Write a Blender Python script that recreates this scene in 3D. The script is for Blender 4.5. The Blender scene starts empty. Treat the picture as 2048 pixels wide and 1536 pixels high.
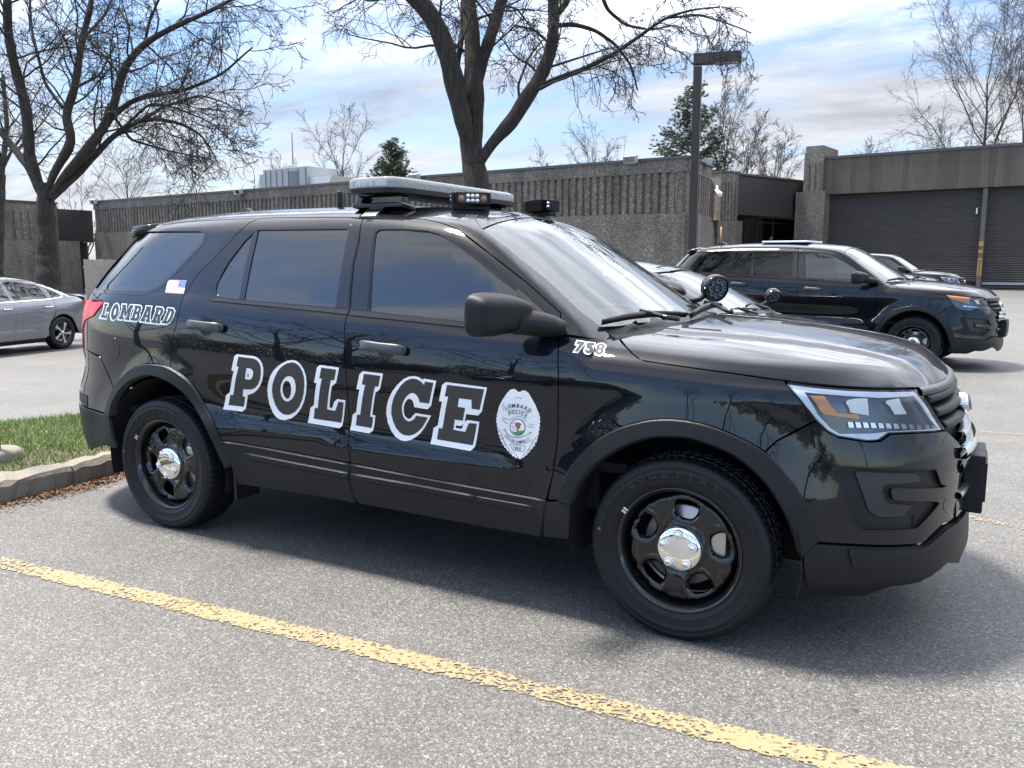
import bpy, bmesh, math, random
import numpy as np
from mathutils import Vector, Matrix, Euler
from mathutils.geometry import delaunay_2d_cdt

# ------------------------------------------------------------------ camera, sky, sun, exposure
SC = bpy.context.scene
COL = SC.collection
CAM = np.array([0.9298, -3.9776, 1.4446]); YAW, PITCH, ROLL, FPX = -0.4998, -0.1433, 0.0015, 1687.7
_fw = np.array([math.sin(YAW)*math.cos(PITCH), math.cos(YAW)*math.cos(PITCH), math.sin(PITCH)])
_r0 = np.array([math.cos(YAW), -math.sin(YAW), 0.0]); _u0 = np.cross(_r0, _fw)
_rt = math.cos(ROLL)*_r0 + math.sin(ROLL)*_u0; _up = -math.sin(ROLL)*_r0 + math.cos(ROLL)*_u0
cd = bpy.data.cameras.new("camera"); cam = bpy.data.objects.new("camera", cd); COL.objects.link(cam)
cd.sensor_width = 36.0; cd.lens = FPX/2048*36.0; cd.clip_start = 0.05; cd.clip_end = 2000
M = Matrix.Identity(4)
for i in range(3):
    M[i][0], M[i][1], M[i][2], M[i][3] = _rt[i], _up[i], -_fw[i], CAM[i]
cam.matrix_world = M
SC.camera = cam
SC.view_settings.view_transform = 'Standard'; SC.view_settings.look = 'None'
SC.view_settings.exposure = 1.0; SC.view_settings.gamma = 1.0
SC.cycles.max_bounces = 8; SC.cycles.glossy_bounces = 4; SC.cycles.transparent_max_bounces = 12
SC.cycles.use_denoising = True; SC.cycles.caustics_reflective = False; SC.cycles.caustics_refractive = False
SC.cycles.sample_clamp_indirect = 6.0

SUN_EL, SUN_AZ = math.radians(67), math.radians(88)      # azimuth measured from +y towards -x (behind the car, from its rear)
SUN_DIR = Vector((-math.sin(SUN_AZ)*math.cos(SUN_EL), math.cos(SUN_AZ)*math.cos(SUN_EL), math.sin(SUN_EL)))
sl = bpy.data.lights.new("sun", 'SUN'); sl.energy = 5.0; sl.angle = math.radians(9); sl.color = (1.0, 0.94, 0.85)
so = bpy.data.objects.new("sun", sl); COL.objects.link(so)
so.rotation_euler = SUN_DIR.to_track_quat('Z', 'Y').to_euler(); so.location = SUN_DIR*60

W = bpy.data.worlds.new("World"); SC.world = W; W.use_nodes = True
wn, wl = W.node_tree.nodes, W.node_tree.links
wn.clear()
def wnode(t, **k):
    n = wn.new(t)
    for a, b in k.items(): setattr(n, a, b)
    return n
def wmath(op, a, b=None, clamp=False):
    n = wnode('ShaderNodeMath', operation=op, use_clamp=clamp)
    for i, v in enumerate((a, b)):
        if v is None: continue
        if hasattr(v, 'type'): wl.new(v, n.inputs[i])
        else: n.inputs[i].default_value = v
    return n.outputs[0]
sky = wnode('ShaderNodeTexSky', sky_type='NISHITA'); sky.sun_disc = False
sky.sun_elevation = SUN_EL; sky.sun_rotation = math.atan2(SUN_DIR.x, SUN_DIR.y) % (2*math.pi)
sky.air_density = 1.0; sky.dust_density = 0.6; sky.ozone_density = 1.3
tc = wnode('ShaderNodeTexCoord'); sep = wnode('ShaderNodeSeparateXYZ'); wl.new(tc.outputs['Generated'], sep.inputs[0])
zc = wmath('ADD', wmath('MAXIMUM', sep.outputs[2], 0.0), 0.16)
comb = wnode('ShaderNodeCombineXYZ'); wl.new(wmath('DIVIDE', sep.outputs[0], zc), comb.inputs[0]); wl.new(wmath('DIVIDE', sep.outputs[1], zc), comb.inputs[1])
mp = wnode('ShaderNodeMapping'); wl.new(comb.outputs[0], mp.inputs[0])
mp.inputs['Rotation'].default_value = (0, 0, math.radians(-28)); mp.inputs['Scale'].default_value = (0.62, 1.35, 1); mp.inputs['Location'].default_value = (3.3, 1.2, 0)
def wnoise(scale, detail, rough, dist, w=0.0):
    n = wnode('ShaderNodeTexNoise', noise_dimensions='4D'); wl.new(mp.outputs[0], n.inputs['Vector'])
    n.inputs['Scale'].default_value = scale; n.inputs['Detail'].default_value = detail; n.inputs['Roughness'].default_value = rough
    n.inputs['Distortion'].default_value = dist; n.inputs['W'].default_value = w
    return n.outputs['Fac']
def wramp(v, *stops):
    r = wnode('ShaderNodeValToRGB'); wl.new(v, r.inputs[0]); e = r.color_ramp.elements
    while len(e) < len(stops): e.new(0.5)
    for el, (p, c) in zip(e, stops):
        el.position = p; el.color = (c, c, c, 1) if not isinstance(c, tuple) else (*c, 1)
    return r.outputs[0]
cov = wramp(wnoise(1.15, 9, 0.60, 0.35, 2.1), (0.40, 0.0), (0.49, 0.5), (0.585, 0.97))
body = wramp(wnoise(1.9, 7, 0.62, 0.25, 6.4), (0.34, (0.54, 0.55, 0.59)), (0.48, (0.80, 0.82, 0.88)), (0.60, (1.0, 1.0, 1.0)))
ahead = wramp(wmath('ADD', wmath('MULTIPLY', sep.outputs[1], 0.5), 0.5), (0.38, 0.0), (0.62, 1.0))     # the cloud bank lies to the north-east, clear blue low in the south
low = wmath('MULTIPLY', wramp(sep.outputs[2], (0.0, 0.80), (0.07, 0.40), (0.17, 0.0)), ahead)
high = wramp(wmath('ADD', sep.outputs[2], wmath('MULTIPLY', wmath('SUBTRACT', wnoise(1.6, 6, 0.6, 0.3, 9.0), 0.5), 0.14)), (0.525, 0.0), (0.64, 1.0))
south = wmath('MAXIMUM', ahead, high)
cov2 = wmath('MAXIMUM', wmath('MULTIPLY', wmath('MAXIMUM', cov, wmath('MULTIPLY', high, 0.85)), wmath('ADD', wmath('MULTIPLY', south, 0.85), 0.15)), low)
cbright = wnode('ShaderNodeMix', data_type='RGBA', blend_type='MULTIPLY'); cbright.inputs['Factor'].default_value = 1.0
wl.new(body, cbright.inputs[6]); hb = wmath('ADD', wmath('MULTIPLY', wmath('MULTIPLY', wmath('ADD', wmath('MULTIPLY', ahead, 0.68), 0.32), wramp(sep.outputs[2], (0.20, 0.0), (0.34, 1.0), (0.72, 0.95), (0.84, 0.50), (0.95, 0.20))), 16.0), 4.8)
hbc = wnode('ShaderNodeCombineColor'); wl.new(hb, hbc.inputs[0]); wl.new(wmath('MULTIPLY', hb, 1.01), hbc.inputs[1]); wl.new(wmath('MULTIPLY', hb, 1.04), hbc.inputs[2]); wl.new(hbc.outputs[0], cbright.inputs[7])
skym = wnode('ShaderNodeMix', data_type='RGBA', blend_type='MULTIPLY'); skym.inputs['Factor'].default_value = 1.0
wl.new(sky.outputs[0], skym.inputs[6])
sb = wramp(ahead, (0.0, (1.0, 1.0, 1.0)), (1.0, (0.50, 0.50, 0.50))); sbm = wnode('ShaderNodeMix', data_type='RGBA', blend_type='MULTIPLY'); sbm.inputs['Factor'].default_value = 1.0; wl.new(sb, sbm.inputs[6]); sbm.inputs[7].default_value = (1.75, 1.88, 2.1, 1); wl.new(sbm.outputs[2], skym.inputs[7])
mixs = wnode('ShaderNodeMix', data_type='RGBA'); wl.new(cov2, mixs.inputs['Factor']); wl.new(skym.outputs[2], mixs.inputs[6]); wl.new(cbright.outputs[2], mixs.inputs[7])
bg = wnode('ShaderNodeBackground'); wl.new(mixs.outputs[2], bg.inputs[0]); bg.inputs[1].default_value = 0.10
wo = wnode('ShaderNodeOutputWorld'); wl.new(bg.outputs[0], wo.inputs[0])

# ------------------------------------------------------------------ pixel helpers (trace a point of the photograph onto real surfaces)
def pray(px, py):
    px = np.asarray(px, float); py = np.asarray(py, float)
    d = _fw + _rt*((px-1024)/FPX)[..., None] - _up*((py-768)/FPX)[..., None]
    return d/np.linalg.norm(d, axis=-1, keepdims=True)
def at_depth(px, py, D):            # point at forward distance D
    d = _fw + _rt*((px-1024)/FPX) - _up*((py-768)/FPX)
    return CAM + d*D
def at_y(px, py, y):
    d = pray(px, py); return CAM + d*((y-CAM[1])/d[1])
def to_px(P):
    d = np.atleast_2d(P)-CAM; z = d@_fw
    return np.stack([1024+FPX*(d@_rt)/z, 768-FPX*(d@_up)/z], 1)
def at_z(px, py, z=0.0):
    d = pray(px, py); return CAM + d*((z-CAM[2])/d[2])
def ss(x, a, b):
    t = np.clip((x-a)/(b-a), 0, 1); return t*t*(3-2*t)

# ------------------------------------------------------------------ objects
def tag(o, label=None, cat=None, group=None, kind=None):
    if label: o['label'] = label
    if cat: o['category'] = cat
    if group: o['group'] = group
    if kind: o['kind'] = kind
    return o
def empty(name, loc=(0, 0, 0), rz=0.0, label=None, cat=None, group=None):
    o = bpy.data.objects.new(name, None); COL.objects.link(o); o.location = loc; o.rotation_euler = (0, 0, rz)
    o.empty_display_size = 0.2
    return tag(o, label, cat, group)
def mk(name, V, F, mat, parent=None, normals=None, smooth=True, mats=None, midx=None):
    me = bpy.data.meshes.new(name)
    me.from_pydata([tuple(map(float, v)) for v in V], [], [tuple(int(i) for i in f) for f in F])
    for m in (mats or [mat]): me.materials.append(m)
    if midx is not None: me.polygons.foreach_set('material_index', midx)
    if smooth: me.polygons.foreach_set('use_smooth', [True]*len(me.polygons))
    me.update()
    if normals is not None: me.normals_split_custom_set_from_vertices([tuple(map(float, n)) for n in normals])
    o = bpy.data.objects.new(name, me); COL.objects.link(o)
    if parent: o.parent = parent
    return o
def copy_tree(o, parent=None):
    c = o.copy(); COL.objects.link(c)
    if parent: c.parent = parent
    for ch in list(o.children): copy_tree(ch, c)
    return c

class MB:
    """collects simple solids into one mesh"""
    def __init__(s): s.V, s.F, s.S = [], [], []
    def add(s, V, F, smooth=False):
        b = len(s.V); s.V += [tuple(v) for v in V]; s.F += [tuple(i+b for i in f) for f in F]; s.S += [smooth]*len(F); return s
    def box(s, c, d, rot=None, bev=0.0):
        c = Vector(c); hx, hy, hz = d[0]/2, d[1]/2, d[2]/2
        R = Euler(rot).to_matrix() if rot is not None else Matrix.Identity(3)
        if bev <= 0:
            P = [(-hx, -hy, -hz), (hx, -hy, -hz), (hx, hy, -hz), (-hx, hy, -hz), (-hx, -hy, hz), (hx, -hy, hz), (hx, hy, hz), (-hx, hy, hz)]
            F = [(0, 3, 2, 1), (4, 5, 6, 7), (0, 1, 5, 4), (1, 2, 6, 5), (2, 3, 7, 6), (3, 0, 4, 7)]
        else:
            b = min(bev, hx*.98, hy*.98, hz*.98); bm = bmesh.new(); bmesh.ops.create_cube(bm, size=1)
            for v in bm.verts: v.co = Vector((v.co.x*2*hx, v.co.y*2*hy, v.co.z*2*hz))
            bmesh.ops.bevel(bm, geom=bm.edges[:], offset=b, segments=2, affect='EDGES', profile=0.6)
            bm.verts.index_update(); P = [v.co.copy() for v in bm.verts]; F = [[v.index for v in f.verts] for f in bm.faces]; bm.free()
        return s.add([tuple(c+R@Vector(p)) for p in P], F, False)
    def tube(s, pts, r, n=8, cap=True, smooth=True):
        pts = [Vector(p) for p in pts]; k = len(pts); rr = r if hasattr(r, '__len__') else [r]*k
        V, F = [], []; up = Vector((0.123, 0.31, 0.94)).normalized()
        for i, p in enumerate(pts):
            t = (pts[min(i+1, k-1)]-pts[max(i-1, 0)]).normalized(); a = t.cross(up)
            if a.length < 1e-3: a = t.cross(Vector((1, 0, 0)))
            a.normalize(); b = t.cross(a); up = b if abs(b.dot(up)) > .3 else up
            up = a.cross(t)
            for j in range(n):
                q = 2*math.pi*j/n; V.append(tuple(p+(a*math.cos(q)+b*math.sin(q))*rr[i]))
        for i in range(k-1):
            for j in range(n):
                F.append((i*n+j, i*n+(j+1) % n, (i+1)*n+(j+1) % n, (i+1)*n+j))
        if cap: F += [tuple(range(n-1, -1, -1)), tuple((k-1)*n+j for j in range(n))]
        return s.add(V, F, smooth)
    def lathe(s, prof, n=48, o=(0, 0, 0), ax=(0, 1, 0), ref=(1, 0, 0), smooth=True, closed=False):
        """prof: (radius, offset along ax)"""
        o = Vector(o); ax = Vector(ax).normalized(); e1 = Vector(ref); e1 = (e1-ax*e1.dot(ax)).normalized(); e2 = ax.cross(e1)
        V, F = [], []; k = len(prof)
        for (r, w) in prof:
            for j in range(n):
                q = 2*math.pi*j/n; V.append(tuple(o+ax*w+(e1*math.cos(q)+e2*math.sin(q))*r))
        for i in range(k-1 if not closed else k):
            i2 = (i+1) % k
            for j in range(n): F.append((i*n+j, i*n+(j+1) % n, i2*n+(j+1) % n, i2*n+j))
        return s.add(V, F, smooth)
    def prism(s, poly, a, b, frame=None, smooth=False):
        """extrude a 2D polygon (x,z) between y=a and y=b, or along the given (origin, e1, e2, e3) frame"""
        o, e1, e2, e3 = frame or (Vector((0, 0, 0)), Vector((1, 0, 0)), Vector((0, 0, 1)), Vector((0, 1, 0)))
        o, e1, e2, e3 = Vector(o), Vector(e1), Vector(e2), Vector(e3)
        n = len(poly); V = [tuple(o+e1*p[0]+e2*p[1]+e3*a) for p in poly]+[tuple(o+e1*p[0]+e2*p[1]+e3*b) for p in poly]
        ar = sum(poly[i][0]*poly[(i+1) % n][1]-poly[(i+1) % n][0]*poly[i][1] for i in range(n))
        idx = list(range(n)); flip = (ar > 0) == (e1.cross(e2).dot(e3)*(b-a) > 0)
        bot = idx[::-1] if flip else idx; top = [i+n for i in (idx if flip else idx[::-1])]
        F = [tuple(bot), tuple(top)]
        for i in range(n):
            j = (i+1) % n; q = (i, j, j+n, i+n); F.append(q if flip else q[::-1])
        return s.add(V, F, smooth)
    def build(s, name, mat, parent=None, fixn=False):
        me = bpy.data.meshes.new(name); me.from_pydata(s.V, [], s.F); me.materials.append(mat)
        me.polygons.foreach_set('use_smooth', s.S); me.update()
        if fixn:
            bm = bmesh.new(); bm.from_mesh(me); bmesh.ops.recalc_face_normals(bm, faces=bm.faces[:]); bm.to_mesh(me); bm.free()
        o = bpy.data.objects.new(name, me); COL.objects.link(o)
        if parent: o.parent = parent
        return o

# ------------------------------------------------------------------ materials
def newmat(name):
    m = bpy.data.materials.new(name); m.use_nodes = True
    nt = m.node_tree; return m, nt, nt.nodes['Principled BSDF']
def pset(b, **k):
    names = dict(col='Base Color', rough='Roughness', metal='Metallic', ior='IOR', spec='Specular IOR Level', coat='Coat Weight', coatr='Coat Roughness', coatior='Coat IOR', trans='Transmission Weight', alpha='Alpha')
    for a, v in k.items():
        b.inputs[names[a]].default_value = (*v, 1) if isinstance(v, tuple) else v
def nnode(nt, t, **k):
    n = nt.nodes.new(t)
    for a, b in k.items(): setattr(n, a, b)
    return n
def noise(nt, scale, detail=4, rough=.55, coord='Object', vscale=None, dist=0.0):
    tcn = nnode(nt, 'ShaderNodeTexCoord'); src = tcn.outputs[coord]
    if vscale:
        mpn = nnode(nt, 'ShaderNodeMapping'); mpn.inputs['Scale'].default_value = vscale; nt.links.new(src, mpn.inputs[0]); src = mpn.outputs[0]
    n = nnode(nt, 'ShaderNodeTexNoise'); n.inputs['Scale'].default_value = scale; n.inputs['Detail'].default_value = detail
    n.inputs['Roughness'].default_value = rough; n.inputs['Distortion'].default_value = dist
    nt.links.new(src, n.inputs['Vector']); return n.outputs['Fac']
def ramp(nt, v, *stops, interp='LINEAR'):
    r = nnode(nt, 'ShaderNodeValToRGB'); nt.links.new(v, r.inputs[0]); e = r.color_ramp.elements; r.color_ramp.interpolation = interp
    while len(e) < len(stops): e.new(0.5)
    for el, (p, c) in zip(e, stops):
        el.position = p; el.color = (c, c, c, 1) if not isinstance(c, tuple) else (*c, 1)
    return r.outputs[0]
def mixc(nt, fac, a, b, blend='MIX'):
    n = nnode(nt, 'ShaderNodeMix', data_type='RGBA', blend_type=blend)
    for i, v in ((0, fac), (6, a), (7, b)):
        if hasattr(v, 'type'): nt.links.new(v, n.inputs[i])
        else: n.inputs[i].default_value = (*v, 1) if isinstance(v, tuple) else v
    return n.outputs[2]
def bump(nt, b, h, strength=.3, dist=.01):
    n = nnode(nt, 'ShaderNodeBump'); n.inputs['Strength'].default_value = strength; n.inputs['Distance'].default_value = dist
    nt.links.new(h, n.inputs['Height']); nt.links.new(n.outputs[0], b.inputs['Normal'])
def mathn(nt, op, a, b=0.0, clamp=False):
    n = nnode(nt, 'ShaderNodeMath', operation=op, use_clamp=clamp)
    for i, v in enumerate((a, b)):
        if hasattr(v, 'type'): nt.links.new(v, n.inputs[i])
        else: n.inputs[i].default_value = v
    return n.outputs[0]
def simple(name, col, rough=.5, metal=0.0, ior=1.5, var=.12, vs=14, bmp=0.0, bs=180, coat=0.0):
    m, nt, b = newmat(name); pset(b, rough=rough, metal=metal, ior=ior, coat=coat)
    f = noise(nt, vs, 4); a = tuple(c*(1-var) for c in col); c2 = tuple(min(1, c*(1+var)) for c in col)
    nt.links.new(mixc(nt, f, a, c2), b.inputs['Base Color'])
    if bmp: bump(nt, b, noise(nt, bs, 3), bmp, .002)
    return m
def paint(name, col, ior=1.62, flake=(.02, .03, .06), metal=0.0):
    """clear-coated automotive paint with fine flake and faint dust"""
    m, nt, b = newmat(name); pset(b, rough=.35, metal=metal, ior=1.12, coat=1.0, coatr=.012, coatior=ior)
    fl = ramp(nt, noise(nt, 1400, 1), (.5, 0.0), (.68, 1.0))
    c = mixc(nt, fl, col, flake); nt.links.new(c, b.inputs['Base Color'])
    d = ramp(nt, noise(nt, 7, 6, .65), (.4, .006), (.75, .03)); nt.links.new(d, b.inputs['Coat Roughness'])
    return m
def glassmat(name, tint, ior=1.55, dirt=.02, lo=.3):
    """thin window glass: tinted transparency under a fresnel reflection"""
    m = bpy.data.materials.new(name); m.use_nodes = True; nt = m.node_tree; nt.nodes.clear()
    t = nnode(nt, 'ShaderNodeBsdfTransparent'); t.inputs[0].default_value = (*tint, 1)
    g = nnode(nt, 'ShaderNodeBsdfGlossy'); g.inputs['Roughness'].default_value = 0.004; g.inputs[0].default_value = (.97, 1, .99, 1)
    fr = nnode(nt, 'ShaderNodeFresnel'); fr.inputs[0].default_value = ior
    mx = nnode(nt, 'ShaderNodeMixShader'); nt.links.new(fr.outputs[0], mx.inputs[0]); nt.links.new(t.outputs[0], mx.inputs[1]); nt.links.new(g.outputs[0], mx.inputs[2])
    o = nnode(nt, 'ShaderNodeOutputMaterial')
    if dirt:
        df = nnode(nt, 'ShaderNodeBsdfDiffuse'); df.inputs[0].default_value = (.5, .52, .5, 1)
        m2 = nnode(nt, 'ShaderNodeMixShader'); nt.links.new(ramp(nt, noise(nt, 6, 6, .7), (.4, dirt*lo), (.8, dirt)), m2.inputs[0])
        nt.links.new(mx.outputs[0], m2.inputs[1]); nt.links.new(df.outputs[0], m2.inputs[2]); nt.links.new(m2.outputs[0], o.inputs[0])
    else: nt.links.new(mx.outputs[0], o.inputs[0])
    return m
# ------------------------------------------------------------------ car body surfaces (one smooth closed form per car type) and panels cut from them
def tab(xs, ys, n=3000):
    """smooth monotone table lookup"""
    xs = np.array(xs, float); ys = np.array(ys, float); h = np.diff(xs); d = np.diff(ys)/h
    m = np.zeros(len(xs)); m[0], m[-1] = d[0], d[-1]
    for i in range(1, len(xs)-1):
        if d[i-1]*d[i] > 0:
            w1, w2 = 2*h[i]+h[i-1], h[i]+2*h[i-1]; m[i] = (w1+w2)/(w1/d[i-1]+w2/d[i])
    q = np.linspace(xs[0], xs[-1], n); k = np.clip(np.searchsorted(xs, q, 'right')-1, 0, len(xs)-2)
    t = (q-xs[k])/h[k]
    y = (2*t**3-3*t**2+1)*ys[k]+(t**3-2*t**2+t)*h[k]*m[k]+(3*t**2-2*t**3)*ys[k+1]+(t**3-t**2)*h[k]*m[k+1]
    return lambda v: np.interp(v, q, y)
def smin(a, b, k):
    h = np.maximum(k-np.abs(a-b), 0)/k
    return np.minimum(a, b)-h*h*k*.25

class Shape:
    """inside-positive field f(x,Y,z) of a car body, Y = |y|"""
    def S(s, x, z):
        bump = ss(z, s.belt0-.32, s.belt0)*(1-ss(z, s.belt0, s.belt1))
        w = s.P(z-(s.zb(x)-s.belt0)*bump)
        t = (z-s.crease(x))/.27
        sh = np.where((t > 0) & (t < 1), 6.75*np.clip(t, 0, 1)*(1-np.clip(t, 0, 1))**2, 0)
        w = w-s.scoop(x)*sh
        for xw in s.wheels:
            r = np.hypot(x-xw, z-.34); w = w+s.flare*(1-ss(r, .40, .66))*(z < 1.3)
        return w+s.taper(x)-s.gtaper(x)*ss(z, s.belt0-.1, s.belt1)
    def f(s, P):
        x, Y, z = P[..., 0], np.abs(P[..., 1]), P[..., 2]
        S = np.maximum(s.S(x, z), .05)
        tf = np.clip((x-s.xf0)/(s.XF(z)-s.xf0), 0, 3); tr = np.clip((s.xr0-x)/(s.xr0-s.XR(z)), 0, 3)
        n = np.where(x > (s.xf0+s.xr0)/2, s.nf(z), s.nr); t = np.maximum(tf, tr)
        q = ((Y/S)**n+t**n)**(1/n); side = S*(1-q)
        hood = s.H(x, Y)-z
        gh = smin(s.R(x, Y)-z, s.WS(x, Y, z), s.kw)
        gh = smin(gh, s.BW(x, Y, z), .05) if s.BW else gh
        if s.TR: hood = np.where(x < -1.5, s.TR(x, Y)-z, hood)
        k = np.where(gh > hood, s.kr, s.kh)
        return smin(side, np.maximum(hood, gh), k)
    def n(s, P, h=.004):
        g = np.stack([(s.f(P+d)-s.f(P-d)) for d in np.eye(3)*h], -1)
        return -g/np.maximum(np.linalg.norm(g, axis=-1, keepdims=True), 1e-9)
    def march(s, O, D, t0=0.0):
        O = np.atleast_2d(O).astype(float); D = np.atleast_2d(D).astype(float); O = np.broadcast_to(O, D.shape) if len(O) == 1 else O
        t = np.full(len(D), t0); best = np.full(len(D), -9.); tb = t.copy()
        for i in range(90):
            v = s.f(O+D*t[:, None]); b = v > best; best = np.where(b, v, best); tb = np.where(b, t, tb)
            t = t+np.clip(-v, -.05, .4)*.7
        hit = np.abs(s.f(O+D*t[:, None])) < .003
        t = np.where(hit, t, tb)
        return O+D*t[:, None]
    def px(s, pts):
        pts = np.array(pts, float); return s.march(CAM, pray(pts[:, 0], pts[:, 1]), 1.5)

class Frame:
    """planar projection frame; rays travel along d"""
    def __init__(s, d, up=(0, 0, 1)):
        s.d = np.array(d, float)/np.linalg.norm(d); s.r = np.cross(s.d, up); s.r /= np.linalg.norm(s.r); s.u = np.cross(s.r, s.d)
    def ab(s, P): return np.stack([P@s.r, P@s.u], -1)
    def rays(s, ab): return ab[:, :1]*s.r+ab[:, 1:]*s.u-s.d*5.0, np.broadcast_to(s.d, (len(ab), 3))
class Cyl:
    """cylindrical frame round a vertical axis at (xc,0); angle 0 points to the nose (sg=1) or tail (sg=-1), positive towards -y"""
    def __init__(s, xc, sg): s.xc, s.sg = xc, sg
    def ab(s, P): return np.stack([np.arctan2(-P[..., 1], s.sg*(P[..., 0]-s.xc))*.9, P[..., 2]], -1)
    def rays(s, ab):
        th = ab[:, 0]/.9; dv = np.stack([s.sg*np.cos(th), -np.sin(th), 0*th], -1)
        O = np.stack([np.full(len(th), s.xc), 0*th, ab[:, 1]], -1)+dv*2.0
        return O, -dv
def area2(p): return float(np.sum(p[:, 0]*np.roll(p[:, 1], -1)-np.roll(p[:, 0], -1)*p[:, 1]))
def inpoly(p, q):
    x, y = q[:, 0], q[:, 1]; c = np.zeros(len(q), bool); n = len(p); j = n-1
    for i in range(n):
        xi, yi, xj, yj = *p[i], *p[j]
        m = ((yi > y) != (yj > y)); c ^= m & (x < (xj-xi)*(y-yi)/((yj-yi) if abs(yj-yi) > 1e-12 else 1e-12)+xi); j = i
    return c
def distpoly(p, q):
    d = np.full(len(q), 9.); n = len(p)
    for i in range(n):
        a, b = p[i], p[(i+1) % n]; ab = b-a; L = max(ab@ab, 1e-12)
        t = np.clip(((q-a)@ab)/L, 0, 1); d = np.minimum(d, np.linalg.norm(q-(a+t[:, None]*ab), axis=1))
    return d
def dens(p, sp):
    p = np.asarray(p, float); out = []
    for i in range(len(p)):
        a, b = p[i], p[(i+1) % len(p)]; k = max(1, int(math.ceil(np.linalg.norm(b-a)/sp)))
        out += [a+(b-a)*j/k for j in range(k)]
    return np.array(out)
def rnd(p, r, n=4):
    """round the corners of a polygon (r: one radius or one per corner)"""
    p = np.asarray(p, float); out = []; N = len(p)
    for i in range(N):
        ri = r[i] if hasattr(r, '__len__') else r
        a, b, c = p[i-1], p[i], p[(i+1) % N]; la, lc = np.linalg.norm(a-b), np.linalg.norm(c-b)
        if ri <= 0 or la < 1e-9 or lc < 1e-9: out.append(b); continue
        k = min(ri, la*.48, lc*.48); s, e = b+(a-b)/la*k, b+(c-b)/lc*k
        for j in range(n+1):
            t = j/n; out.append((1-t)**2*s+2*t*(1-t)*b+t*t*e)
    return np.array(out)
def inset(p, d):
    """move a polygon inwards by d"""
    if d == 0: return p
    p = p if area2(p) > 0 else p[::-1]; e = np.roll(p, -1, 0)-p; L = np.linalg.norm(e, axis=1, keepdims=True); keep = L[:, 0] > 1e-7
    p = p[keep]; e = np.roll(p, -1, 0)-p; L = np.linalg.norm(e, axis=1, keepdims=True); e = e/np.maximum(L, 1e-9)
    nrm = np.stack([-e[:, 1], e[:, 0]], 1); n0 = np.roll(nrm, 1, 0); m = nrm+n0; m /= np.maximum((m*nrm).sum(1, keepdims=True), .35)
    return p+m*d
def cut(shape, frame, poly, sp=.05, holes=(), off=0.0, lip=.02, offn=None, bevel=0.0):
    """mesh data of the body surface inside poly (frame coordinates): returns V, F, N"""
    poly = poly if area2(poly) > 0 else poly[::-1]
    loops = [dens(poly, sp)]+[dens(h if area2(h) < 0 else h[::-1], sp) for h in holes]
    lo, hi = poly.min(0), poly.max(0)
    gx, gy = np.meshgrid(np.arange(lo[0]+sp*.5, hi[0], sp), np.arange(lo[1]+sp*.5, hi[1], sp*.87)); gx[1::2] += sp*.5
    g = np.stack([gx.ravel(), gy.ravel()], 1)
    if len(g):
        m = inpoly(loops[0], g)
        for h in loops[1:]: m &= ~inpoly(h, g)
        g = g[m]
    if len(g):
        dd = distpoly(loops[0], g)
        for h in loops[1:]: dd = np.minimum(dd, distpoly(h, g))
        g = g[dd > sp*.42]
    B = np.concatenate(loops); A = np.concatenate([B, g]) if len(g) else B
    edges = []; b = 0
    for L in loops:
        edges += [(b+i, b+(i+1) % len(L)) for i in range(len(L))]; b += len(L)
    vo, eo, fo, ov, oe, of = delaunay_2d_cdt([Vector(a) for a in A], edges, [], 0, 1e-7)
    vo = np.array([(v.x, v.y) for v in vo])
    T = np.array([f for f in fo if len(f) == 3])
    cen = vo[T].mean(1); m = inpoly(loops[0], cen)
    for h in loops[1:]: m &= ~inpoly(h, cen)
    T = T[m]
    back = {}
    for i, o in enumerate(ov):
        for k in o: back[k] = i
    O, D = frame.rays(vo); P = shape.march(O, D); N = shape.n(P)
    P = P+N*off
    if offn is not None: P = P+N*offn(vo, P)[:, None]
    V, F, NN = list(P), [], list(N)
    t0 = T[0]
    for t in T:
        nn = np.cross(P[t[1]]-P[t[0]], P[t[2]]-P[t[0]]); F.append(tuple(t) if nn@N[t].mean(0) > 0 else tuple(t[::-1]))
    if lip:
        b = 0
        for L in loops:
            ids = [back[b+i] for i in range(len(L))]; b += len(L); n = len(ids); q0 = len(V)
            rings = [(0, 0, .5), (bevel, -bevel, 1.0), (bevel, -lip, 0.0)] if bevel else [(0, 0, .5), (0, -lip, 0.0)]; q = len(rings)
            for i in range(n):
                i0, i1, i2 = ids[i-1], ids[i], ids[(i+1) % n]; tg = P[i2]-P[i0]; o = np.cross(tg, N[i1]); o = o/max(np.linalg.norm(o), 1e-9)
                for (ou, dn, k) in rings:
                    V.append(P[i1]+o*ou+N[i1]*dn); nn = o+N[i1]*k; NN.append(nn/np.linalg.norm(nn))
            for i in range(n):
                j = (i+1) % n
                for r in range(q-1):
                    a, c, d, e = q0+q*i+r, q0+q*i+r+1, q0+q*j+r+1, q0+q*j+r
                    nn = np.cross(V[c]-V[a], V[e]-V[a]); F.append((a, c, d, e) if nn@NN[c] > 0 else (a, e, d, c))
    return np.array(V), F, np.array(NN)
def mirror(VFN):
    V, F, N = VFN; m = np.array([1, -1, 1.]); return V*m, [f[::-1] for f in F], N*m
def panel(name, shape, frame, poly, mat, parent, far=True, gap=.0025, fname=None, **k):
    """one body panel, and its twin on the far side"""
    poly = inset(np.asarray(poly), gap)
    d = cut(shape, frame, poly, **k); o = mk(name, d[0], d[1], mat, parent, d[2])
    if far: V, F, N = mirror(d); mk(name, V, F, mat, parent if far is True else far, N)
    return o
SIDE, TOP = Frame((0, 1, 0)), Frame((0, 0, -1), (0, 1, 0))
PIL = Frame((-.28, .70, -.66)); CORN = Frame((-.72, .69, 0)); FRONT = Frame((-1, 0, 0))
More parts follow.
